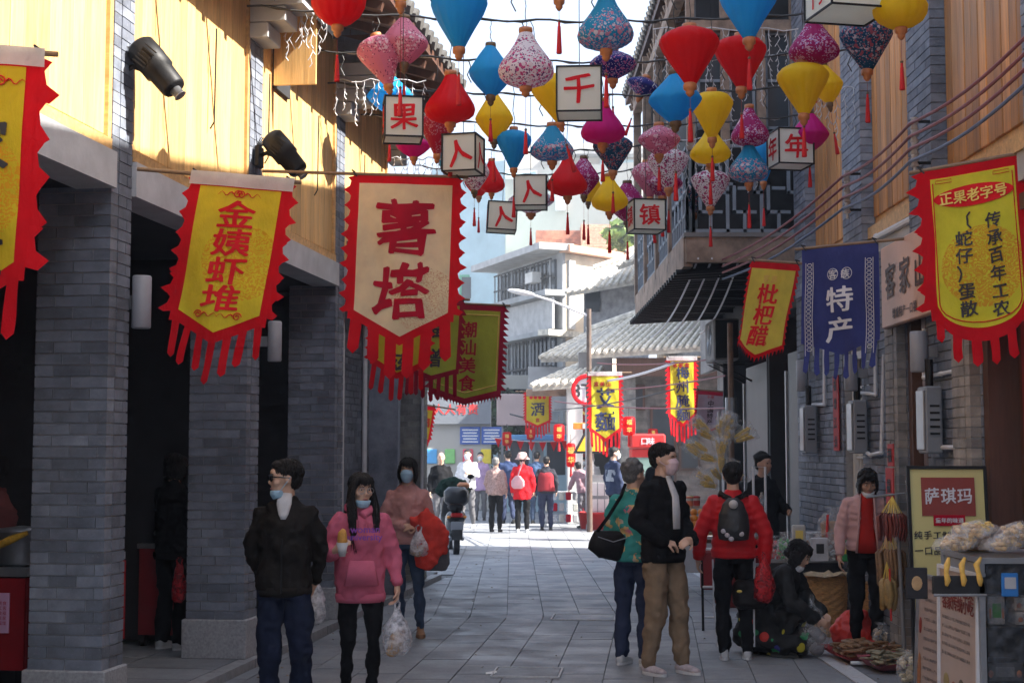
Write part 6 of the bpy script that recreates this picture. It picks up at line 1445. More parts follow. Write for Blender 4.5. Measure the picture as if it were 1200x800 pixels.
t, D, hp, k, Rh = person('grey haired woman in teal flowered jacket standing behind the man in black', gpos(742, 11.45), 150, 1.57, J=dict(eL=(.23, .0, 1.12), wL=(.12, -.17, 1.05), eR=(-.25, .02, 1.12), wR=(-.16, -.16, 1.02), kL=(.1, 0, .49), aL=(.1, .05, .09)),
    skin=sk1, hair=('curly', hair_g), top=MATS['teal_floral'], legs=(nv, 1.1), shoes=shw, head=(-20, 0), hem=.88, bulk=1.12, slw=1.15)
hb_ = thing('shoulder_bag', 'black shoulder bag slung at the hip of the woman in teal', 'bag', W(t, (.13, .17, .93)), .3); b = MB(); b.loft([((-.15, 0, .05), .03, .08), ((-.06, 0, .01), .07, .11), ((.06, 0, -.01), .07, .12), ((.15, 0, -.0), .03, .09)], lat=(0, 1, 0), n=16); blob(b, 'pouch', cloth('bag_black', (.012, .010, .010), .2, .4), hb_, .012, 2, tx_f, .01)
MB().tube([(-.12, 0, .08), (-.04, -.08, .22), (.06, -.10, .38), (.12, -.04, .47)], .014, 6).build('strap', bl, hb_); MB().tube([(-.12, -.07, .07), (0, -.085, .03), (.12, -.07, .06)], .004, 5).build('zip', m_steel, hb_)
# 6 red puffer with black backpack
rp = cloth('puffer_red', (.52, .015, .02), .08, .45)
t, D, hp, k, Rh = person('woman in red quilted jacket with a small black backpack, seen from behind', gpos(858, 11.75), 172, 1.55, J=dict(eL=(.29, .03, 1.10), wL=(.31, -.10, .86), eR=(-.28, .04, 1.10), wR=(-.27, .0, .82), kL=(.10, -.02, .49), aL=(.09, .05, .09), aR=(-.11, .0, .09)),
    skin=sk1, hair=('bun', None), top=rp, legs=(bl, 1.1), shoes=shw, head=(0, 6), hem=.88, bulk=1.15, quilt=1, slw=1.15)
for sg in (-1, 1): MB().tube([D['h' + 'RL'[sg > 0]] + V((sg * .088, .0, -.03)), D['k' + 'RL'[sg > 0]] + V((sg * .07, 0, 0)), D['a' + 'RL'[sg > 0]] + V((sg * .055, 0, .02))], .008, 5).build('side_stripe', wht, t)
bp = thing('backpack', 'small black flowered backpack with white pompom worn by the woman in red', 'backpack', W(t, (0.0, .20, 1.13)), radians(172))
b = MB(); b.loft([((0, 0, -.17), .12, .06), ((0, .015, -.08), .13, .075), ((0, .01, .03), .115, .07), ((0, 0, .12), .08, .05), ((0, 0, .16), .04, .03)], n=20); blob(b, 'pack', M('pack_black', (.02, .02, .022), .5, .3, 25), bp, .012, 2, tx_f, .008)
MB().sph((0, .08, .11), .036, 14, 10).build('pompom', M('pompom', (.62, .58, .56), .9, .1, 60, .8), bp, True)
for x, z in ((.05, -.13), (-.06, -.12), (.02, -.16), (.08, -.10)): MB().sph((x, .07, z), (.022, .008, .02), 8, 6).build('printed_flower', M('petal', (.45, .4, .42), .7), bp, True)
for sg in (-1, 1): MB().tube([(sg * .02, -.02, .15), (sg * .07, -.05, .17), (sg * .105, -.11, .195), (sg * .115, -.2, .17)], .012, 6, flat=2).build('strap', m_black, bp)
plastic_bag('red_bag', 'translucent red carrier bag held by the woman in the red jacket', W(t, D['wL'] * 1 + V((-.03, -.02, -.09))) if False else gpos(893, 11.6, .84), .10, .26, clr, cm=cloth('bag_inside', (.3, .02, .02)), seed=4)
# 7 crouching woman
s_ = NT('polka_black'); v = s_.coord(); vo = s_.n('TexVoronoi'); vo.inputs['Scale'].default_value = 8.5; vo.inputs['Randomness'].default_value = .9; s_.l(v, vo.inputs['Vector']); sp = s_.math('LESS_THAN', vo.outputs['Distance'], .34); sx = s_.n('SeparateXYZ'); s_.l(v, sx.inputs[0]); low = s_.math('LESS_THAN', sx.outputs[2], .30)
c2 = s_.ramp(vo.outputs['Color'], [(.3, (.02, .22, .08)), (.45, (.5, .42, .03)), (.6, (.5, .03, .02)), (.75, (.04, .04, .25))]); c2_ = c2.node; c2_.color_ramp.interpolation = 'CONSTANT'; c = s_.mix(s_.math('MULTIPLY', sp, low), (.008, .008, .009), c2); s_.l(c, s_.b.inputs['Base Color']); s_.setb(Roughness=.8); MATS['polka_black'] = s_.m
t, D, hp, k, Rh = person('crouching woman in black coat with coloured dots, reaching to the ground goods', gpos(912, 12.0), 66, 1.60, J=dict(pel=(0, .18, .30), wai=(0, .12, .43), che=(0, 0, .60), sho=(0, -.07, .70), nek=(0, -.10, .76), hed=(0, -.17, .86), sL=(.17, -.07, .70), eL=(.22, -.16, .48), wL=(.12, -.33, .36), sR=(-.17, -.07, .70), eR=(-.24, -.15, .46), wR=(-.14, -.34, .34),
    hL=(.09, .16, .27), kL=(.15, -.22, .44), aL=(.13, -.02, .09), hR=(-.09, .16, .27), kR=(-.15, -.20, .42), aR=(-.13, .0, .09)), skin=sk1, hair=('lowbun', None), top=MATS['polka_black'], legs=(MATS['polka_black'], 1.2), shoes=shb, head=(0, 30), mask=(m_maskw, 'down'), hem=.86, bulk=1.15, skirt=True, slw=1.2)
for sg in (-1, 1):
    pass
cl = MB(); cl.sph((0, .13, .30), (.25, .25, .25)); cl.sph((0, .02, .14), (.28, .33, .14)); cl.sph((0, .2, .16), (.24, .22, .16)); [cl.sph((q * .13, -.17, .40), (.11, .13, .12)) for q in (-1, 1)]; cl.v = [tuple(V(v) * k) for v in cl.v]; blob(cl, 'coat_skirt', MATS['polka_black'], t, .018, 8, tx_c, .07)
hb_ = thing('shoulder_bag', 'black handbag with gold clasp beside the crouching woman', 'bag', gpos(877, 11.7, .52)); b = MB(); b.bbox((0, 0, 0), (.28, .14, .24), .04); blob(b, 'pouch', cloth('bag_black', (.02, .018, .018)), hb_, .014, 3, tx_f, .02); MB().tube([(-.1, 0, .1), (-.05, 0, .3), (.08, 0, .3), (.12, 0, .1)], .01, 6).build('strap', bl, hb_); MB().sph((-.10, -.08, .03), (.022, .01, .012), 8, 6).build('clasp', i_gold, hb_)
plastic_bag('carrier_bag', 'large crumpled clear bag on the ground before the crouching woman', gpos(948, 11.9, .47), .17, .33, clc, cm=cloth('bag_content', (.2, .18, .19)), seed=5)
# 8 seller
pj = cloth('puffer_pale_pink', (.55, .33, .32), .08, .5)
t, D, hp, k, Rh = person('seller in pale pink quilted jacket over a red top, looking down at her goods', gpos(1012, 12.45), -8, 1.54, J=dict(wai=(0, -.01, 1.08), che=(0, -.05, 1.25), sho=(0, -.09, 1.36), nek=(0, -.12, 1.43), hed=(.01, -.19, 1.535), sL=(.165, -.09, 1.345), sR=(-.165, -.09, 1.345), eL=(.24, -.08, 1.10), wL=(.17, -.26, .93), eR=(-.24, -.06, 1.09), wR=(-.25, -.12, .85)), skin=sk3, hair=('bob', None), top=pj, legs=(bl, 1.1), shoes=shb, head=(6, 24), mask=(m_maskw, 'down'), hem=.90, bulk=1.08, quilt=1)
MB().loft([(D['nek'] + V((0, -.055, .02)), .045, .03), (D['sho'] + V((0, -.085, .0)), .05, .03), (D['che'] + V((0, -.112, .03)), .055, .03), (D['wai'] + V((0, -.115, .03)), .06, .03), (D['wai'] + V((0, -.115, -.06)), .075, .03), (D['pel'] + V((0, -.11, -.03)), .085, .03)], n=18).build('red_top', cloth('red_top', (.40, .02, .015)), t, True)
for sg in (-1, 1): MB().tube([D['nek'] + V((sg * .055, -.05, .03)), D['sho'] + V((sg * .06, -.10, 0)), D['che'] + V((sg * .065, -.138, .02)), D['wai'] + V((sg * .075, -.142, .0)), D['pel'] + V((sg * .09, -.138, -.03))], .010, 8).build('jacket_edge', pj, t, True)
# 9 dark person in arcade
t, D, hp, k, Rh = person('person in black standing in the dark arcade between two pillars', gpos(206, 11.9, .06), 150, 1.56, skin=sk3, hair=('bob', None), top=bl, legs=(bl, 1.2), shoes=shw, hem=.8, bulk=1.15, head=(-20, 10), J=dict(eL=(.22, -.08, 1.13), wL=(.12, -.25, 1.08)))
plastic_bag('red_bag', 'small red bag glowing in the dark arcade beside the person in black', gpos(213, 11.6, .80), .06, .22, clr, cm=cloth('bag_inside', (.3, .02, .02)), seed=6)
# 10 dark person in the right doorway
person('person in black coat standing in the dark right hand doorway', gpos(893, 15.6), 40, 1.62, near=False, skin=sk3, hair=('curly', None), top=bl, legs=(cloth('maroon', (.12, .01, .015)), 1.2), shoes=shb, hem=.6, bulk=1.2, J=dict(eL=(.22, -.08, 1.13), wL=(.12, -.25, 1.08)))
# 11 stall keeper cropped at left
person('stall keeper in dull red jacket cropped by the left edge', gpos(6, 9.6, .06), 200, 1.58, near=False, skin=sk3, hair=('short', None), top=cloth('dull_red', (.18, .06, .06)), legs=(bl, 1.1), shoes=shb, hem=.85, bulk=1.2)
# plaza crowd
def far(label, px, Y, face, Ht, top, legs, hair='short', hm=None, mask=None, J=None, head=(0, 0), skin=None, hem=.84, bulk=1.1, shoes=None, slw=1.05, z=0, collar=True):
    return person(label, gpos(px, Y, z), face, Ht, J=J, near=False, skin=skin or sk2, hair=(hair, hm), top=top, legs=(legs, 1.1), shoes=shoes or shb, head=head, mask=mask, hem=hem, bulk=bulk, slw=slw, collar=collar)
far('bald man in black jacket walking toward the camera behind the scooter', 517, 29.2, 5, 1.62, bl, gy, hair='bald', J=dict(kL=(.1, -.1, .5), aL=(.1, -.15, .09)))
far('man in white jacket and white mask walking in the plaza', 548, 31.5, -10, 1.68, cloth('white_jacket', (.66, .66, .68)), gy, mask=(m_maskw, 'up'), J=dict(eL=(.24, -.03, 1.14), wL=(.12, -.2, 1.18), kR=(-.1, -.1, .5), aR=(-.1, -.18, .09), aL=(.1, .15, .12)), shoes=shw)
far('woman in lilac jacket with dark cap beside the man in white', 563, 35, 0, 1.62, cloth('lilac', (.42, .30, .48)), gy, mask=(m_maskw, 'up'), hem=.75)
far('grey haired woman in patterned blouse and black trousers, seen from behind', 581, 30.0, 165, 1.52, M('patterned_cloth', (.34, .22, .2), .8, .55, 40), bl, hair='short', hm=hair_g, J=dict(eL=(.24, .0, 1.12), wL=(.22, -.1, .92)))
far('man in dark blue jacket and cap in the plaza, seen from behind', 595, 33.5, 190, 1.66, cloth('deep_blue', (.03, .05, .12)), nv, J=dict(kR=(-.1, -.08, .5), aR=(-.1, .2, .16)))
t, D, hp, k, Rh = far('woman in bright red coat and pink sun hat, seen from behind', 612, 29.8, 176, 1.60, cloth('bright_red', (.62, .012, .02)), bl, hem=.72, bulk=1.15, shoes=shw)
ht_ = thing('sun_hat', 'pale pink knitted sun hat on the woman in the red coat', 'hat', W(t, hp(0, .01, .04))); MB().lathe([(.15, -.05), (.155, -.045), (.11, .0), (.10, .05), (.07, .09), (.02, .1)], 22).build('crown', cloth('hat_pink', (.60, .40, .36)), ht_, True)
hb_ = thing('shoulder_bag', 'pale pink soft bag on the back of the woman in the red coat', 'bag', W(t, (.08, .19, 1.02))); b = MB(); b.loft([((0, 0, .14), .05, .03), ((0, 0, .03), .14, .06), ((0, 0, -.08), .14, .06), ((0, 0, -.13), .08, .03)], n=14); blob(b, 'pouch', cloth('bag_pink', (.60, .33, .36)), hb_, .016, 2); MB().tube([(0, 0, .12), (.06, 0, .3), (.1, -.08, .42)], .014, 6).build('strap', MATS['cloth_bag_pink'], hb_)
far('person in blue jeans half hidden behind the woman in the red coat', 629, 33.5, 170, 1.64, cloth('slate_blue', (.07, .12, .22)), jn)
t, D, hp, k, Rh = far('woman in maroon vest over a dark hooded top, seen from behind', 640, 30.6, 178, 1.54, cloth('dark_top', (.03, .03, .04)), nv, hem=.85, J=dict(eL=(.26, .02, 1.12), wL=(.27, -.05, .9)))
b = MB(); b.loft([(D['pel'] + V((0, 0, -.02)), .19, .145), (D['wai'], .188, .142), (D['che'], .192, .142), (D['sho'] + V((0, 0, -.03)), .15, .115)], n=18); blob(b, 'vest', cloth('maroon_vest', (.28, .03, .04)), t, .018, 2)
far('stooping woman in dusty mauve top and grey trousers at the goods stall', 684, 31.5, 215, 1.5, cloth('mauve', (.30, .19, .22)), cloth('grey_mid', (.16, .16, .18)), J=dict(wai=(0, -.02, 1.08), che=(0, -.08, 1.24), sho=(0, -.14, 1.34), nek=(0, -.19, 1.4), hed=(0, -.27, 1.49), sL=(.17, -.14, 1.34), sR=(-.17, -.14, 1.34), eL=(.22, -.2, 1.1), wL=(.18, -.34, .96), eR=(-.22, -.2, 1.1), wR=(-.18, -.34, .96)))
far('masked vendor in pale top in the dark doorway behind the stall', 693, 34.5, 10, 1.55, wht, gy, mask=(m_maskw, 'up'))
far('second masked vendor with dark hair in the doorway, further left', 683, 35, 10, 1.5, bl, gy, mask=(m_maskw, 'up'), hair='bob')
t, D, hp, k, Rh = far('young man in navy and grey jacket with white mask walking by the brick pier', 719, 27, 118, 1.72, nv, bl, mask=(m_maskw, 'up'), head=(-20, 4), J=dict(kL=(.1, -.12, .5), aL=(.1, -.1, .09)))
b = MB(); b.loft([(D['wai'], .185, .138), (D['che'] + V((0, 0, .04)), .192, .138)], n=18); blob(b, 'grey_panel', cloth('panel_grey', (.30, .32, .36)), t, .018, 2)
far('man behind the snack display by the cooler, dark jacket', 771, 24, 20, 1.66, bl, bl)
for o in list(bpy.data.objects):
    if '_k' in o: del o['_k']
# ================= scooter =================
sc_ = thing('motor_scooter', 'black motor scooter parked at the left with a green handlebar cover', 'scooter', (gpos(535, 23.6)).to_tuple(), radians(6))
pb_ = M('scooter_black', (.02, .02, .022), .25, .1, 5, .03); rub = M('rubber', (.02, .02, .02), .85, .1, 20, .2)
for yy in (0.0, 1.22):
    w_ = MB().tube([(-.045, yy + .0, .24), (.045, yy, .24)], .24, 26).build('tyre', rub, sc_); MB().tube([(-.05, yy, .24), (.05, yy, .24)], .14, 20).build('rim', m_steel, w_)
b = MB(); b.loft([((0, -.12, .62), .10, .05), ((0, .0, .60), .16, .12), ((0, .25, .55), .17, .16), ((0, .5, .42), .15, .12), ((0, .75, .34), .14, .06), ((0, .95, .34), .13, .06)], n=18); b.loft([((0, .95, .30), .17, .05), ((0, 1.05, .55), .2, .06), ((0, 1.0, .85), .17, .06), ((0, .95, 1.0), .10, .06)], n=16); blob(b, 'body', pb_, sc_, .016, 2)
MB().loft([((0, -.12, .74), .10, .04), ((0, .1, .76), .13, .05), ((0, .4, .74), .13, .05), ((0, .6, .70), .1, .03)], n=16).build('seat', rub, sc_, True)
MB().bbox((0, -.16, .63), (.20, .05, .07), .015).build('tail_light', M('tail_red', (.4, .01, .01), .2), sc_)
for x in (-.13, .13): MB().sph((x, -.13, .6), (.03, .03, .025), 10, 7).build('indicator', M('amber', (.7, .25, .02), .3), sc_)
pl_ = MB().bbox((0, -.2, .46), (.20, .012, .14), .004).build('number_plate', M('plate_grey', (.25, .26, .28), .5), sc_); MB().bbox((0, -.2, .575), (.23, .02, .03), .004).build('plate_bracket', m_black, sc_)
MB().loft([((0, -.22, .40), .09, .012), ((0, -.27, .24), .08, .012)], n=10).build('mudguard', rub, sc_)
MB().bbox((0, -.05, .93), (.40, .36, .30), .07).build('top_box', pb_, sc_, True)
MB().tube([(-.33, .88, 1.03), (-.12, .92, 1.0), (.12, .92, 1.0), (.33, .88, 1.03)], .016, 8).build('handlebar', m_black, sc_)
for x in (-.3, .3):
    m_ = MB().tube([(x * .8, .9, 1.03), (x, .88, 1.2)], .006, 6).build('mirror_stem', m_black, sc_); MB().sph((x, .88, 1.23), (.06, .015, .04), 12, 7).build('mirror', m_black, m_)
b = MB(); b.loft([((-.25, .8, .93), .05, .08), ((-.15, .75, 1.06), .08, .13), ((0, .78, 1.09), .08, .14), ((.15, .75, 1.06), .08, .13), ((.24, .8, .94), .05, .08)], lat=(0, 1, 0), n=14); blob(b, 'cover', cloth('dark_green', (.010, .030, .022)), sc_, .016, 2, tx_f, .05)
MB().bbox((.12, .1, 1.10), (.2, .2, .1), .04).build('seat_pad', M('pad_orange', (.45, .18, .08), .6), sc_, True)
for x in (-.10, .10): MB().tube([(x, .25, .3), (x, .0, .24)], .03, 8).build('swing_arm', m_steel, sc_)
ch = thing('small_child', 'x', 'x') if False else None

# ================= fruit and snack stalls on the right =================
m_orange = M('orange_peel', (.72, .24, .02), .5, .15, 20, .2); m_apple = M('apple_red', (.5, .05, .03), .4, .2, 12, .05); m_wick = M('wicker', (.52, .28, .10), .65, .35, 30, .8, stretch=(1, 1, 3)); m_tab = M('table_white', (.42, .42, .43), .6, .1, 6)
m_snack = M('snack_yellow', (.70, .46, .09), .6, .25, 30, .4); m_nut = M('brown_snack', (.34, .19, .09), .7, .3, 25, .5)
fs = thing('fruit_stall', 'white fronted fruit stall with a wooden rim behind the man in black', 'stall', gpos(822, 17))
MB().box((0, .35, .60), (.8, .7, .06)).build('table_top', m_dwood, fs)
MB().box((0, .0, .42), (.8, .04, .34)).build('front_panel', m_tab, fs)
MB().box((0, .0, .73), (.84, .04, .10)).build('rim', M('orange_wood', (.36, .17, .07), .6, .2, 10), fs)
for x in (-.37, .37):
    for y in (.05, .65): MB().box((x, y, .29), (.04, .04, .57)).build('leg', m_black, fs)
o0 = MB().sph((0, 0, 0), .042, 12, 8).mesh('orange', m_orange, True); a0 = MB().sph((0, 0, 0), (.04, .04, .036), 12, 8).mesh('apple', m_apple, True)
k_ = 0
for lv in range(3):
    for i in range(7 - lv * 2):
        for j in range(3 - lv):
            p = V(fs.location) + V((-.34 + .088 * (i + lv) , .10 + .09 * j + .04 * lv, .80 + .07 * lv)); q = link('orange' if i < 5 else 'apple', o0 if i < 5 else a0, None, p)
            tag(q, f'{["bottom", "middle", "top"][lv]} layer {"orange" if i < 5 else "apple"} of the fruit pile, {["front", "second", "back"][j]} row, {["leftmost", "second from left", "third from left", "fourth from left", "fifth from left", "sixth from left", "rightmost"][i]}', 'fruit', 'oranges on the fruit stall' if i < 5 else 'apples on the fruit stall')
for i, (px, lb, c) in enumerate(((808, 'juice cup with red and white lid left on the fruit pile', (.7, .2, .1)), (817, 'tall jar with red label on the fruit pile', (.5, .05, .04)), (812, 'green topped bottle behind the fruit pile', (.2, .5, .1)))):
    t = thing('drink_cup', lb, 'cup', (gpos(px, 17.25).x, 17.3 + .08 * i, .98)); MB().lathe([(.035, 0), (.045, .12), (.045, .125)], 16).build('cup', M('cup%d' % i, (.6, .55, .5), .4), t, True); MB().lathe([(.047, .12), (.047, .14), (.01, .145)], 16).build('lid', M('lid%d' % i, c, .4), t, True); MB().lathe([(.041, .03), (.0455, .09)], 16, cap=False).build('label', M('lid%d' % i, c, .4), t, True)
# bagged snack display
sd_ = thing('snack_display', 'tall bunch of clear bags with yellow fried snacks on a post', 'snack rack', gpos(843, 16.3)); MB().tube([(0, 0, 0), (0, 0, 2.1)], .02, 8).build('post', m_steel, sd_)
for i in range(26):
    a = random.uniform(-1.25, 1.25); z = random.uniform(1.22, 2.02); r = random.uniform(.12, .34) * (1.1 - abs(z - 1.6) * .6); c = V((sin(a) * r, -abs(cos(a)) * r * .6, z)); d = V((sin(a), -.3, random.uniform(.1, .9))).normalized()
    b = MB(); b.loft([(c - d * .12, .015, .01), (c - d * .08, .045, .025), (c + d * .04, .075, .035), (c + d * .11, .085, .02), (c + d * .16, .09, .005)], n=12); bg_ = b.build('snack_bag', clc, sd_, True)
    m2 = MB()
    for j in range(8): e_ = V((random.uniform(-1, 1), random.uniform(-.4, .4), random.uniform(-1, 1))) * .022; m2.tube([c - d * .08 + e_ * .5, c + d * .02 + e_, c + d * .09 + e_ * 1.5], [.012, .018, .008], 6)
    m2.build('fried_stick', m_snack, bg_, kind='stuff')
def basket(px, Y, r, h, label, z=0):
    t = thing('wicker_basket', label, 'basket', gpos(px, Y, z), 0, 'wicker baskets by the seller'); b = MB(); n = 40; rows = 16; vs = []
    for i in range(rows + 1):
        z_ = h * i / rows; rr = r * (.82 + .18 * i / rows)
        for j in range(n): a = 2 * pi * j / n; q = rr * (1 + .02 * (1 if (i + j // 2) % 2 else -1)); vs.append((q * cos(a), q * sin(a), z_))
    b.add(vs, [(i * n + j, i * n + (j + 1) % n, (i + 1) * n + (j + 1) % n, (i + 1) * n + j) for i in range(rows) for j in range(n)]); b.build('woven_side', m_wick, t)
    MB().tube([(r * cos(a * pi / 12), r * sin(a * pi / 12), h) for a in range(25)], .014, 8).build('rim', m_wick, t); MB().lathe([(0.01, h * .8), (r * .9, h * .8)], 20, cap=False).build('filling', m_nut, t)
    return t
basket(965, 13.3, .20, .52, 'large wicker basket between the crouching woman and the seller'); basket(1024, 13.0, .14, .5, 'smaller wicker basket behind the hanging dried goods')
ck = thing('paper_sheet', 'crumpled brown paper lying over the large wicker basket', 'paper', gpos(966, 13.2, .53)); b = MB(); vs = []
for i in range(9):
    for j in range(7): vs.append(((i / 8 - .5) * .42, (j / 6 - .5) * .34, .05 * noise.noise(V((i * .9, j * .9, 1))) + .02))
b.add(vs, [(j + i * 7, j + 1 + i * 7, j + 8 + i * 7, j + 7 + i * 7) for i in range(8) for j in range(6)]); b.build('sheet', M('kraft_paper', (.42, .32, .20), .8, .15, 8), ck)
tb = thing('goods_table', 'low table with packed goods behind the crouching woman', 'table', gpos(940, 14.1)); MB().box((0, .1, .62), (.75, .6, .04)).build('top', m_tab, tb)
for x in (-.34, .34):
    for y in (-.15, .35): MB().box((x, y, .3), (.03, .03, .6)).build('leg', m_black, tb)
MB().box((0, -.19, .35), (.74, .02, .5)).build('cloth_front', cloth('dark_cloth', (.06, .06, .065)), tb)
def clearbox(px, Y, z, w_, d_, h_, label, cm, n=8):
    t = thing('plastic_tub', label, 'tub', gpos(px, Y, z)); MB().bbox((0, 0, h_ / 2), (w_, d_, h_), .02).build('tub', clc, t); m2 = MB()
    for i in range(n): m2.sph((random.uniform(-.36, .36) * w_, random.uniform(-.3, .3) * d_, random.uniform(.1, .6) * h_), min(w_, d_) * .16, 8, 6)
    m2.build('contents', cm, t, kind='stuff'); MB().bbox((0, 0, h_), (w_ + .01, d_ + .01, .02), .006).build('lid', m_tab, t); return t
clearbox(924, 13.9, .64, .22, .2, .14, 'clear tub of snacks at the left end of the goods table', m_nut); clearbox(942, 13.8, .64, .2, .2, .12, 'clear tub in the middle of the goods table', m_snack); clearbox(951, 13.95, .76, .2, .18, .12, 'clear tub stacked on the goods table', m_tab)
bgb = thing('clear_sack', 'tall clear sack of brown sheets with a red ribbon on the goods table', 'sack', gpos(973, 13.8, .64)); b = MB(); b.loft([((0, 0, 0), .13, .09), ((0, 0, .2), .15, .10), ((0, 0, .38), .13, .08), ((0, 0, .46), .05, .04), ((0, 0, .5), .1, .05)], n=20); b.build('film', clc, bgb, True)
MB().bbox((0, 0, .19), (.2, .12, .34), .02).build('sheets', m_nut, bgb); MB().tube([(-.06, -.09, .02), (-.07, -.10, .25), (-.05, -.06, .42)], .012, 6).build('ribbon', m_red, bgb)
for i, (px, py, lb, c, hh) in enumerate(((985, 640, 'red gift packet at the right of the goods table', (.5, .02, .03), .26), (990, 652, 'green packet beside the red gift packet', (.03, .30, .08), .2), (958, 652, 'white cardboard box with a dark window on the goods table', (.5, .5, .52), .22), (934, 596, 'bundle of wrapped straws standing on the goods table', (.45, .42, .38), .2))):
    t = thing('packet', lb, 'packet', gpos(px, 13.6 - .04 * i, .64 if i < 3 else .78)); MB().bbox((0, 0, hh / 2), (.12 if i != 2 else .16, .06, hh), .01).build('pack', M('packet%d' % i, c, .4, .2, 12), t); MB().box((0, -.033, hh * .55), (.07, .008, hh * .4)).build('label', m_dark if i == 2 else i_gold, t)
for i, (cn_, c) in enumerate((('red', (.5, .03, .03)), ('green', (.05, .28, .07)), ('cream', (.55, .46, .3)), ('brown', (.28, .15, .06)), ('orange', (.62, .25, .03)), ('white', (.55, .54, .52)), ('dark red', (.2, .02, .03)), ('yellow', (.6, .42, .05)), ('pink', (.5, .22, .25)), ('blue', (.05, .12, .32)), ('grey', (.2, .2, .21)), ('tan', (.4, .28, .16)))):
    gnd = i > 6;  z = 0 if gnd else .64; px = (905 + 13 * i) if not gnd else (902 + 16 * (i - 7)); Yb = (13.75 - .15 * (i % 2)) if not gnd else 13.2
    t = thing('goods_bag', f'clear bag of {cn_} dried goods ' + ('on the ground under the goods table' if gnd else 'on the goods table behind the crouching woman'), 'bag', gpos(px, Yb, z), random.uniform(-.5, .5), 'clear bags of goods by the goods table'); hh = random.uniform(.16, .28)
    MB().loft([((0, 0, 0), .06, .05), ((0, 0, hh * .3), .085, .06), ((0, 0, hh * .7), .075, .05), ((0, 0, hh * .88), .03, .02), ((0, 0, hh), .07, .02)], n=16).build('film', clc, t, True); m2 = MB()
    for j in range(22): m2.sph((random.uniform(-.055, .055), random.uniform(-.035, .035), random.uniform(.02, hh * .72)), (.02, .016, .013), 6, 5, Matrix.Rotation(random.uniform(0, 3), 3, 'Y'))
    m2.build('goods', M('goods_' + cn_.replace(' ', '_'), c, .6, .3, 25, .3), t, kind='stuff')
# rack with hanging dried goods
dr = thing('drying_rack', 'steel rack with a slanting pole holding dried goods, in front of the seller', 'rack', gpos(1052, 11.35)); 
MB().tube([(.02, 0, 0), (-.02, .0, 1.32)], .016, 10).build('pole', m_steel, dr); MB().tube([(-.4, 0, .03), (.1, 0, .03)], .014, 8).build('foot', m_pvc, dr); MB().tube([(-.25, .02, 1.30), (.05, .02, 1.33)], .01, 8).build('crossbar', m_steel, dr); MB().tube([(.02, -.2, .03), (.02, .2, .03)], .014, 8).build('foot', m_steel, dr)
def bundle(px, Y, zt, n, L, label, mt, rad=.012, spread=.07, nm='sausage_bundle', cat='dried sausages', part='sausage'):
    t = thing(nm, label, cat, gpos(px, Y, zt)); 
    for i in range(n):
        a = 2 * pi * i / n; x, y = spread * cos(a) * random.uniform(.3, 1), spread * .6 * sin(a); l = L * random.uniform(.8, 1.1)
        MB().tube([(0, 0, 0), (x * .7, y, -.13)], .002, 4).build('string', i_gold, t)
        MB().tube([(x * .7, y, -.13), (x, y, -.16), (x + .01, y, -.16 - l * .5), (x * .9, y, -.15 - l), (x * .9, y, -.16 - l - .01)], [rad * .4, rad, rad * 1.1, rad, rad * .3], 8).build(part, mt, t, True)
    return t
saus = M('sausage_red', (.16, .025, .018), .4, .3, 40, .4); fishm = M('dried_fish', (.24, .13, .06), .5, .4, 25, .5)
bundle(1044, 11.32, 1.31, 30, .17, 'bundle of dark red dried sausages hanging from the rack', saus, .009, .13)
bundle(1062, 11.6, 1.27, 20, .17, 'second bundle of dark sausages hanging behind the rack pole', saus, .009, .09)
bundle(1040, 11.5, 1.02, 18, .26, 'bundle of brown dried fish hanging below the sausages', fishm, .014, .13, 'fish_bundle', 'dried fish', 'fish')
bundle(1036, 11.4, .80, 9, .20, 'netted bundle of dried goods hanging lowest on the rack', M('net_gold', (.35, .22, .08), .6, .3, 30, .4), .024, .07, 'net_bundle', 'dried goods', 'netted_piece')
bundle(1062, 11.7, .85, 8, .45, 'long dull green dried strips hanging behind the rack', M('dried_green', (.06, .07, .04), .7, .3, 20, .4), .025, .08, 'strip_bundle', 'dried goods', 'strip')
MB().tube([(-.08, .0, .35), (-.085, .0, .75)], .008, 6).build('red_cord', m_red, dr)
def sheet_on_ground(px, Y, w_, d_, label, c, n, cm, z=.012):
    t = thing('ground_sheet', label, 'sheet', gpos(px, Y, z), .1); b = MB(); N = 14; vs = []
    for i in range(N + 1):
        for j in range(N + 1):
            x, y = i / N - .5, j / N - .5; e = max(abs(x), abs(y)) * 2; vs.append((x * w_, y * d_, .09 * max(0, e - .75) * 4 * (.6 + .6 * noise.noise(V((x * 6, y * 6, 3)))) + .012 * noise.noise(V((x * 9, y * 9, 1))) + .01))
    b.add(vs, [(i * (N + 1) + j, i * (N + 1) + j + 1, (i + 1) * (N + 1) + j + 1, (i + 1) * (N + 1) + j) for i in range(N) for j in range(N)]); b.build('sheet', c, t, True)
    m2 = MB()
    for i in range(n):
        p = V((random.uniform(-.36, .36) * w_, random.uniform(-.36, .36) * d_, random.uniform(.03, .12))); R = Matrix.Rotation(random.uniform(0, pi), 3, 'Z') @ Matrix.Rotation(random.uniform(-.6, .6), 3, 'X'); m2.sph(p, (.05 * random.uniform(.7, 1.4), .022, .012), 8, 5, R)
    m2.build('dried_goods', cm, t, kind='stuff'); return t
sheet_on_ground(1012, 11.75, .62, .7, 'red plastic sheet heaped with dried goods on the ground', M('sheet_red', (.45, .03, .03), .5, .1, 6), 150, fishm)
sheet_on_ground(1040, 11.2, .42, .5, 'dull pink sheet with dried leaves at the foot of the rack', M('sheet_pink', (.33, .08, .10), .5, .1, 6), 70, M('dried_leaf', (.22, .19, .12), .7, .4, 20, .4))
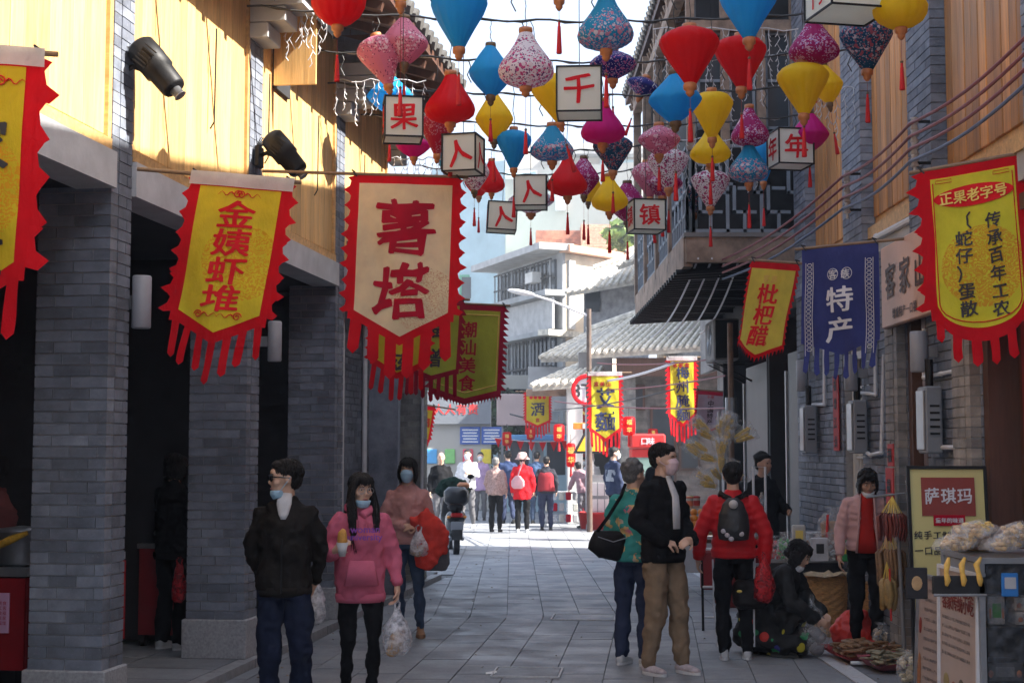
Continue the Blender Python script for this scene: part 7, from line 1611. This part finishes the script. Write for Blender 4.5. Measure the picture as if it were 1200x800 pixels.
b = thing('red_bag', 'bright red bag slumped behind the ground sheet', 'bag', gpos(998, 12.6, .0)); q = MB(); q.loft([((0, 0, .02), .2, .12), ((0, 0, .12), .22, .14), ((.03, 0, .22), .14, .1), ((.1, 0, .27), .04, .04)], n=16); blob(q, 'sack', M('sack_red', (.55, .03, .02), .5, .1, 8), b, .014, 2, tx_f, .04)
# sign boards
def board(name, label, cat, px, Y, w_, h_, lean, mt, frame, yaw, z=.0):
    t = thing(name, label, cat, gpos(px, Y, z), 0); t.rotation_euler = (radians(-lean), 0, radians(yaw))
    MB().bbox((w_ / 2, 0, h_ / 2), (w_, .03, h_), .006).build('panel', mt, t); f = MB()
    for x in (0, w_): f.box((x, -.004, h_ / 2), (.02, .05, h_ + .02))
    for z_ in (0, h_): f.box((w_ / 2, -.004, z_), (w_ - .02, .05, .02))
    f.build('frame', frame, t); return t
i_brown = M('ink_brown', (.22, .03, .02), .6, .1, 6)
yb = board('sign_board', 'tall yellow sign board with three white characters on dark red, leaning by the wall', 'sign', 1068, 9.4, .49, 1.56, 7, M('board_yellow', (.52, .47, .19), .55, .08, 2, .03), m_black, -6)
MB().box((.25, -.02, 1.37), (.34, .01, .25)).build('name_panel', i_brown, yb)
for k, c_ in enumerate('萨琪玛'): g = MB(); glyph(g, c_, .145 + .105 * k, 1.375, .11, -.028, True, sx=.9, brush=.04); g.build('character', i_white, yb)
MB().box((.25, -.024, 1.215), (.2, .01, .07)).build('small_panel', i_dred, yb)
g = MB(); 
for k, c_ in enumerate('童年的味道'): glyph(g, c_, .178 + .036 * k, 1.215, .036, -.032, True)
g.build('small_lettering', i_white, yb)
for r_, s_t in enumerate(('纯手工制作、', '一口品尝！忘')):
    for k, c_ in enumerate(s_t): g = MB(); glyph(g, c_, .05 + .06 * k, 1.12 - .10 * r_, .056, -.019, True, brush=.05); g.build('character', i_black, yb)
def linedboard(t, w_, rows, mtl, z0, dz, x0=.06, parts=9, th=.012):
    for r_ in range(rows):
        ln = MB(); x = x0; 
        while x < w_ - .05: q = .018; glyph(ln, random.choice('客家山富美食增城特产福江点心'), x, z0 - dz * r_, .022, -.018, False); x += .024
        ln.build('text_line', mtl, t)
p1 = board('poster_board', 'pinkish poster board with small dark lettering, standing left before the cart', 'poster', 1068, 9.02, .48, .9, 3, M('poster_pink', (.33, .25, .22), .55, .1, 3, .03), m_steel, -86)
linedboard(p1, .46, 13, i_black, .82, .058, .12)
MB().sph((.05, -.018, .60), (.022, .004, .05), 12, 6).build('picture', i_brown, p1); MB().sph((.05, -.018, .3), (.03, .004, .14), 12, 6).build('picture', M('pic_brown', (.30, .12, .05), .6), p1)
p2 = board('poster_board', 'poster board with a dark red heading and small food pictures, leaning on the cart', 'poster', 1097, 8.46, .66, 1.0, 1, M('poster_beige', (.42, .33, .29), .5, .1, 3, .03), m_pvc, -89)
g = MB()
for r_ in range(2):
    for k in range(6): glyph(g, '增江特产富美'[k] if r_ == 0 else '客家传统小吃'[k], .10 + .09 * k, .90 - .085 * r_, .095, -.018, True)
g.build('heading', i_brown, p2); linedboard(p2, .58, 5, i_black, .72, .05)
for k in range(4): MB().sph((.12 + .13 * k, -.018, .36 - .03 * (k % 2)), (.05, .004, .05), 12, 6).build('picture', M('food_pic%d' % k, ((.25, .2, .08), (.3, .1, .04), (.08, .07, .05), (.35, .25, .1))[k], .6), p2)
# food cart
fc = thing('food_cart', 'dark glazed food cart with shelves of boxes at the bottom right corner', 'food cart', gpos(1147, 7.75)); CW = .95
MB().box((CW / 2, .35, .12), (CW, .7, .06)).build('base', m_black, fc)
for x in (0, CW):
    for y in (.02, .68): MB().box((x, y, .55), (.03, .03, 1.06)).build('post', m_steel if x == 0 else m_black, fc)
for z in (.42, .72): MB().box((CW / 2, .35, z), (CW - .04, .66, .02)).build('shelf', m_black, fc)
MB().box((CW / 2, .35, 1.08), (CW + .02, .72, .03)).build('counter', m_steel, fc); MB().box((CW / 2, .68, .6), (CW - .04, .01, .96)).build('back_panel', m_dark, fc)
MB().box((CW / 2, .012, .6), (CW - .05, .006, .92)).build('front_glass', clear('cart_glass', (.12, .13, .15), .3, .1), fc)
MB().box((.0, .35, .6), (.008, .62, .92)).build('side_glass', m_grey, fc)
for k, (x, c) in enumerate(((.14, (.03, .18, .50)), (.33, (.02, .16, .10)))):
    q = MB().bbox((x, -.012, .955 + .01 * k), (.09, .012, .125), .006).build('payment_card', M('card%d' % k, c, .4), fc); MB().box((x, -.021, .965 + .01 * k), (.06, .004, .06)).build('blank_square', M('card_white', (.42, .42, .44), .5), q)
for (x, z, w_, h_, lb, c) in ((.10, .44, .10, .2, 'upright white box with a green label on the lowest cart shelf', (.4, .38, .36)), ):
    pass
def cartbox(x, y, z, w_, d_, h_, lb, c, cl_):
    t = thing('snack_box', lb, 'box', V(fc.location) + V((x, y, z))); MB().bbox((0, 0, h_ / 2), (w_, d_, h_), .005).build('carton', M('carton_%d%d' % (int(c[0] * 100), int(c[1] * 100)), c, .5, .1, 8), t); MB().box((0, -d_ / 2 - .003, h_ / 2), (w_ * .5, .004, h_ * .5)).build('label', M('label_%d%d' % (int(cl_[0] * 100), int(cl_[1] * 100)), cl_, .5), t)
    for s_q in (-1, 1): MB().sph((s_q * w_ * .38, -d_ / 2 - .003, h_ * .4), (w_ * .07, .003, h_ * .2), 8, 6).build('print_spot', M('print_orange', (.5, .15, .05), .5), t)
cartbox(.10, .15, .735, .09, .12, .15, 'upright white box with green label on the middle cart shelf', (.42, .38, .36), (.05, .25, .04)); cartbox(.30, .15, .735, .20, .14, .07, 'lower of two flat white boxes on the middle cart shelf', (.5, .46, .42), (.3, .3, .32)); cartbox(.29, .15, .81, .19, .14, .07, 'upper of two flat white boxes on the middle cart shelf', (.5, .46, .42), (.3, .3, .32))
cartbox(.14, .2, .15, .16, .2, .24, 'left red carton on the bottom cart shelf', (.35, .02, .02), (.4, .3, .1)); cartbox(.36, .2, .15, .18, .2, .24, 'right red carton on the bottom cart shelf', (.33, .03, .02), (.4, .3, .1)); cartbox(.14, .2, .435, .2, .2, .1, 'dark carton on the second cart shelf', (.05, .05, .05), (.2, .2, .2)); cartbox(.46, .2, .435, .22, .2, .15, 'grey carton on the second cart shelf', (.12, .12, .13), (.2, .2, .2))
for i in range(14):
    x = -.14 + .085 * (i % 9) + (.09 if i > 8 else 0); y = .06 + .16 * (i % 3); t = thing('snack_packet', f'clear packet of fried snacks heaped on the cart, {["first from the left", "second from the left", "third from the left", "fourth from the left", "in the middle", "fourth from the right", "third from the right", "second from the right", "first from the right", "on top, leftmost", "on top, second", "on top, third", "on top, fourth", "on top, rightmost"][i]}', 'snacks', V(fc.location) + V((x, y, 1.12 + (.065 if i > 8 else 0))), random.uniform(-.4, .4), 'snack packets on the cart')
    MB().loft([((-.1, 0, .02), .01, .05), ((-.07, 0, .04), .035, .06), ((0, 0, .05), .05, .075), ((.07, 0, .04), .035, .06), ((.1, 0, .05), .008, .055)], lat=(0, 0, 1), n=14).build('film', clc, t, True); m2 = MB()
    for j in range(16): m2.sph((random.uniform(-.065, .065), random.uniform(-.035, .035), random.uniform(.02, .075)), (.022, .015, .013), 7, 5, Matrix.Rotation(random.uniform(0, 3), 3, 'Z'))
    m2.build('snacks', m_snack if i % 3 else M('pale_snack', (.60, .40, .20), .6, .25, 30, .3), t, kind='stuff')
for i in range(3):
    t = thing('fried_stick', f'long golden fried stick standing at the cart corner, {["left one", "middle one", "right one"][i]}', 'snack', V(fc.location) + V((-.20 + .085 * i, -.03 - .0 * i, .93)), 0, 'golden sticks at the cart corner'); MB().tube([(.004 * i, 0, .02), (.008, 0, .05), (.0, 0, .09), (.006 - .008 * i, 0, .13), (.016, 0, .17)], [.008, .017, .013, .017, .007], 10, flat=.6).build('stick', M('stick_gold', (.80, .48, .10), .5, .2, 30, .3), t, True)
hs_ = thing('snack_holder', 'steel edged holder with small pictures at the cart corner', 'holder', V(fc.location) + V((-.12, -.0, .90))); MB().bbox((0, .02, .05), (.28, .03, .1), .006).build('tray', m_dark, hs_); MB().tube([(-.14, .0, .0), (.14, 0, .0)], .008, 6).build('rail', m_steel, hs_)
sc2 = thing('card_picture', 'small dark picture card beside the golden sticks', 'card', V(fc.location) + V((-.28, .25, .86))); MB().bbox((0, 0, .08), (.12, .01, .17), .004).build('card', i_black, sc2); MB().sph((.0, -.008, .08), (.03, .004, .04), 10, 6).build('picture', m_bread, sc2)
bx = thing('brown_box', 'small brown box on top of the cart behind the snack packets', 'box', V(fc.location) + V((-.02, .5, 1.10))); MB().bbox((.12, 0, .07), (.18, .12, .14), .006).build('carton', M('carton_brown', (.20, .12, .06), .7), bx)
wc = thing('hanging_cloth', 'white cloth hanging behind the yellow sign board', 'cloth', gpos(1073, 10.75, 1.5)); b = MB(); b.loft([((0, 0, 0), .03, .03), ((-.01, 0, -.05), .07, .05), ((0, 0, -.28), .06, .04), ((.02, 0, -.32), .03, .03), ((0, 0, -.42), .05, .03), ((0, 0, -.62), .04, .02)], n=14); blob(b, 'towel', wht, wc, .012, 1, tx_f, .04)
# trolley and stools near the women
mr = thing('folding_trolley', 'black folding trolley with white bars left of the woman in red', 'trolley', gpos(828, 13.6));
for x in (-.05, .09): MB().tube([(x, 0, 0), (x, .05, .78)], .012, 8).build('upright', m_black, mr)
for z in (.12, .4, .75): MB().tube([(-.05, .02, z), (.09, .02, z)], .012, 8).build('crossbar', m_pvc, mr)
MB().bbox((.02, .08, .55), (.16, .1, .36), .02).build('red_case', m_dred, mr)
mf = thing('metal_rack', 'small bright metal rack with a handle beside the dark doorway', 'rack', gpos(889, 14.6)); MB().tube([(-.06, 0, .5), (-.06, 0, 1.5), (.06, 0, 1.5), (.06, 0, .5)], .013, 8).build('handle', m_pvc, mf)
for z in (.0, .5, .8): MB().box((0, .1, z + .02), (.2, .2, .02)).build('tray', m_steel, mf)
for x in (-.09, .09): MB().box((x, .1, .26), (.02, .02, .5)).build('leg', m_steel, mf)
MB().tube([(.03, -.03, .82), (.0, -.03, 1.1), (.02, -.03, 1.25)], [.05, .06, .01], 10).build('wrapped_goods', clc, mf)
# drinks cooler
dc = thing('drinks_cooler', 'glass fronted drinks cooler with a red lit top by the brick pier', 'cooler', gpos(759, 30)); MB().bbox((0, .35, .85), (.66, .7, 1.7), .02).build('cabinet', m_red, dc); MB().box((-.02, -.01, .85), (.52, .02, 1.35)).build('glass_door', M('cooler_glass', (.16, .24, .22), .15, .3, 6), dc); MB().bbox((0, .3, 1.86), (.72, .8, .3), .04).build('top_sign', m_red, dc)
g = MB(); glyph(g, '可口'[1], -.08, 1.86, .16, -.11, True); glyph(g, '味', .06, 1.86, .16, -.11, True); g.build('lettering', i_white, dc)
for z in (.5, .85, 1.2): MB().box((-.02, -.025, z), (.5, .01, .02)).build('shelf_edge', m_steel, dc)
# plaza goods stall, buckets
gs = thing('plaza_stall', 'small stall hung with clear packets and papers left of the white column', 'stall', gpos(662, 31.8)); MB().box((0, .2, .75), (.9, .5, .04)).build('table_top', m_tab, gs)
for x in (-.42, .42): MB().box((x, 0, .37), (.03, .03, .74)).build('leg', m_steel, gs)
for k in range(18): MB().bbox((-.38 + .15 * (k % 6), -.05 - .01 * (k % 2), .2 + .24 * (k // 6)), (.12, .05, .18), .02).build('packet', (m_tab, clc, M('packet_pale', (.5, .5, .45), .6), i_dred)[k % 4], gs)
gs2 = thing('magazine_rack', 'rack of white papers beside the stooping woman', 'rack', gpos(704, 31)); MB().box((0, .05, .7), (.5, .04, .9)).build('back', m_steel, gs2)
for k in range(6): MB().box((-.15 + .15 * (k % 3), .0, .5 + .35 * (k // 3)), (.13, .02, .28)).build('paper', m_paper, gs2)
for (px, Y, lb) in ((688, 31.2, 'red plastic bucket left by the stooping woman'), (700, 30.8, 'red plastic bucket nearest the brick pier')):
    t = thing('bucket', lb, 'bucket', gpos(px, Y), 0, 'red plastic buckets'); MB().lathe([(.14, 0), (.19, .34), (.2, .34), (.2, .36), (.18, .36), (.13, .04)], 20).build('tub', m_red, t, True); MB().tube([(.19 * cos(a * pi / 8), 0, .34 + .05 * sin(a * pi / 8)) for a in range(9)], .006, 5).build('handle', m_steel, t)
# left arcade stalls
ls = thing('food_counter', 'dark food counter draped with red cloth at the left edge', 'stall', tuple(LW(-.95, -1.75, .06)), -LA); MB().box((0, 0, .86), (.8, 1.5, .05)).build('counter_top', m_steel, ls); MB().box((.39, 0, .55), (.03, 1.5, .55)).build('red_cloth', cloth('stall_red', (.25, .01, .015)), ls); MB().box((0, -.76, .55), (.8, .03, .55)).build('red_cloth', MATS['cloth_stall_red'], ls)
for x in (-.35, .35): MB().box((x, -.7, .3), (.05, .05, .6)).build('leg', m_black, ls)
pk_ = M('pink_paper', (.55, .32, .48), .7, .05, 5)
for k, x in enumerate((-.2, .02, .24)): q = MB().box((x, -.79, .60 + .01 * k), (.14, .01, .24)).build('price_paper', pk_, ls); g = MB(); [glyph(g, '客家美食福增江'[j % 7], x - .04 + .028 * (j % 4), .68 - .03 * (j // 4), .026, -.8, False) for j in range(20)]; g.build('handwriting', i_dred, q)
pt = thing('steel_pot', 'tall dented steel pot on the counter at the left edge', 'pot', tuple(LW(-.72, -2.25, .95)), 0); MB().lathe([(.14, 0), (.15, .02), (.15, .2), (.16, .205), (.16, .22), (.02, .24)], 24).build('pot', m_steel, pt, True)
cn = thing('corn_cob', 'yellow corn cob leaning on the steel pot', 'food', tuple(LW(-.66, -2.5, 1.1)), 0); MB().tube([(-.12, 0, -.04), (0, 0, .02), (.1, 0, .06)], [.02, .026, .014], 10).build('cob', M('corn_yellow', (.6, .34, .03), .5, .3, 60, .6), cn, True)
sk_ = thing('grain_sack', 'dull brown sacks piled behind the counter at the left edge', 'sack', tuple(LW(-1.0, -1.5, .95)), 0); b = MB(); b.loft([((0, 0, 0), .3, .2), ((0, 0, .25), .28, .2), ((.1, 0, .42), .16, .14)], n=14); blob(b, 'sacking', cloth('sack_brown', (.10, .06, .03)), sk_, .02, 2, tx_f, .04)
l2 = thing('side_counter', 'small dark red counter on wheels inside the second arcade bay', 'stall', tuple(LW(-.75, .95, .06)), -LA); MB().box((0, 0, .82), (.7, .8, .04)).build('counter_top', m_steel, l2); MB().box((0, -.38, .45), (.66, .03, .7)).build('front_panel', m_dred, l2); MB().box((.34, 0, .45), (.03, .76, .7)).build('side_panel', m_beamw, l2)
for x in (-.3, .3): MB().tube([(x - .02, -.34, .05), (x + .02, -.34, .05)], .05, 14).build('wheel', rub, l2)
for i in range(6): t = thing('packed_goods', f'small packed goods on the side counter, {["first", "second", "third", "fourth", "fifth", "sixth"][i]} from the street side', 'goods', tuple(LW(-.52 - .1 * i, .7 + .05 * (i % 2), .91)), 0, 'packs on the side counter'); MB().bbox((0, 0, .06 + .02 * (i % 3)), (.08, .08, .12 + .04 * (i % 3)), .012).build('pack', (m_red, m_tab, m_nut, clc, m_pvc, m_dred)[i], t)

# more loose stock along the right wall and in the left arcade
rq = random.Random(11)
def goods_bag(label, p, hh, c, cn_, wd=.07, grp='loose bagged stock along the right wall'):
    t = thing('goods_bag', label, 'bag', p, rq.uniform(-.5, .5), grp)
    MB().loft([((0, 0, 0), wd * .8, wd * .6), ((0, 0, hh * .3), wd * 1.1, wd * .8), ((0, 0, hh * .7), wd, wd * .7), ((0, 0, hh * .88), wd * .4, wd * .3), ((0, 0, hh), wd * .9, wd * .3)], n=16).build('film', clc, t, True); m2 = MB()
    for j in range(30): m2.sph((rq.uniform(-.8, .8) * wd, rq.uniform(-.5, .5) * wd, rq.uniform(.03, .72) * hh), (.024, .018, .015), 6, 5, Matrix.Rotation(rq.uniform(0, 3), 3, 'Y'))
    m2.build('goods', M('goods_' + cn_.replace(' ', '_'), c, .6, .3, 25, .3), t, kind='stuff')
for k, (px, Y, z, cn_, c, lb) in enumerate(((1000, 13.2, 0, 'red', (.5, .03, .03), 'bag of red goods on the ground left of the seller'), (1030, 12.3, 0, 'tan', (.4, .28, .16), 'bag of tan goods at the seller\'s feet on the right'), (1056, 11.9, 0, 'brown', (.28, .15, .06), 'bag of brown goods behind the foot of the drying rack'), (1060, 10.6, 0, 'cream', (.55, .46, .3), 'bag of cream goods on the ground by the yellow sign board'),
    (872, 15.0, .78, 'orange', (.62, .25, .03), 'bag of orange goods on the trays beside the dark doorway'), (884, 14.7, .82, 'white', (.55, .54, .52), 'bag of white goods on the metal rack'), (860, 15.6, .9, 'yellow', (.6, .42, .05), 'bag of yellow goods below the snack display'), (848, 15.8, .7, 'dark red', (.2, .02, .03), 'bag of dark red goods low beside the snack display'))):
    goods_bag(lb, gpos(px, Y, z), rq.uniform(.2, .32), c, cn_, .09)
ct_ = thing('snack_counter', 'low cloth covered counter under the snack display', 'counter', gpos(866, 15.7)); MB().bbox((0, .1, .38), (.5, .5, .76), .02).build('cloth_cover', cloth('counter_cloth', (.20, .04, .04)), ct_, True); MB().bbox((0, .1, .78), (.54, .54, .03), .008).build('top', m_tab, ct_)
for k, (x, y, z) in enumerate(((-2.62, -1.9, 1.1), (-2.62, -1.1, 1.1), (-2.62, .4, 1.2))):
    sh = thing('wall_shelf', f'dim shelf of jars deep in the arcade, {["nearest", "middle", "furthest"][k]}', 'shelf', tuple(LW(x + .2, y, 0)), -LA, 'dim shelves of jars in the arcade')
    for j in range(3):
        MB().box((0, 0, .8 + .4 * j), (.26, .7, .02)).build('board', m_dwood, sh)
        for q in range(5): MB().lathe([(.045, .815 + .4 * j), (.05, .83 + .4 * j), (.05, .95 + .4 * j), (.03, .98 + .4 * j)], 10, c=(.02, -.28 + .14 * q, 0)).build('jar', (m_nut, m_red, m_tab, m_snack, m_dred)[(q + j + k) % 5], sh, True)

# ================= thin air between the buildings =================
hz_m = bpy.data.materials.new('haze'); hz_m.use_nodes = True; _n = hz_m.node_tree; _n.nodes.remove(_n.nodes['Principled BSDF'])
_v = _n.nodes.new('ShaderNodeVolumePrincipled'); _v.inputs['Color'].default_value = (.9, .94, 1, 1); _v.inputs['Density'].default_value = .0022; _v.inputs['Anisotropy'].default_value = .3
_n.links.new(_v.outputs[0], _n.nodes['Material Output'].inputs['Volume'])
hzo = MB().box((0, 420, 10.1), (812, 970, 22.4)).build('haze', hz_m); hzo['kind'] = 'stuff'; hzo['label'] = 'thin pale haze over the street and the far buildings'
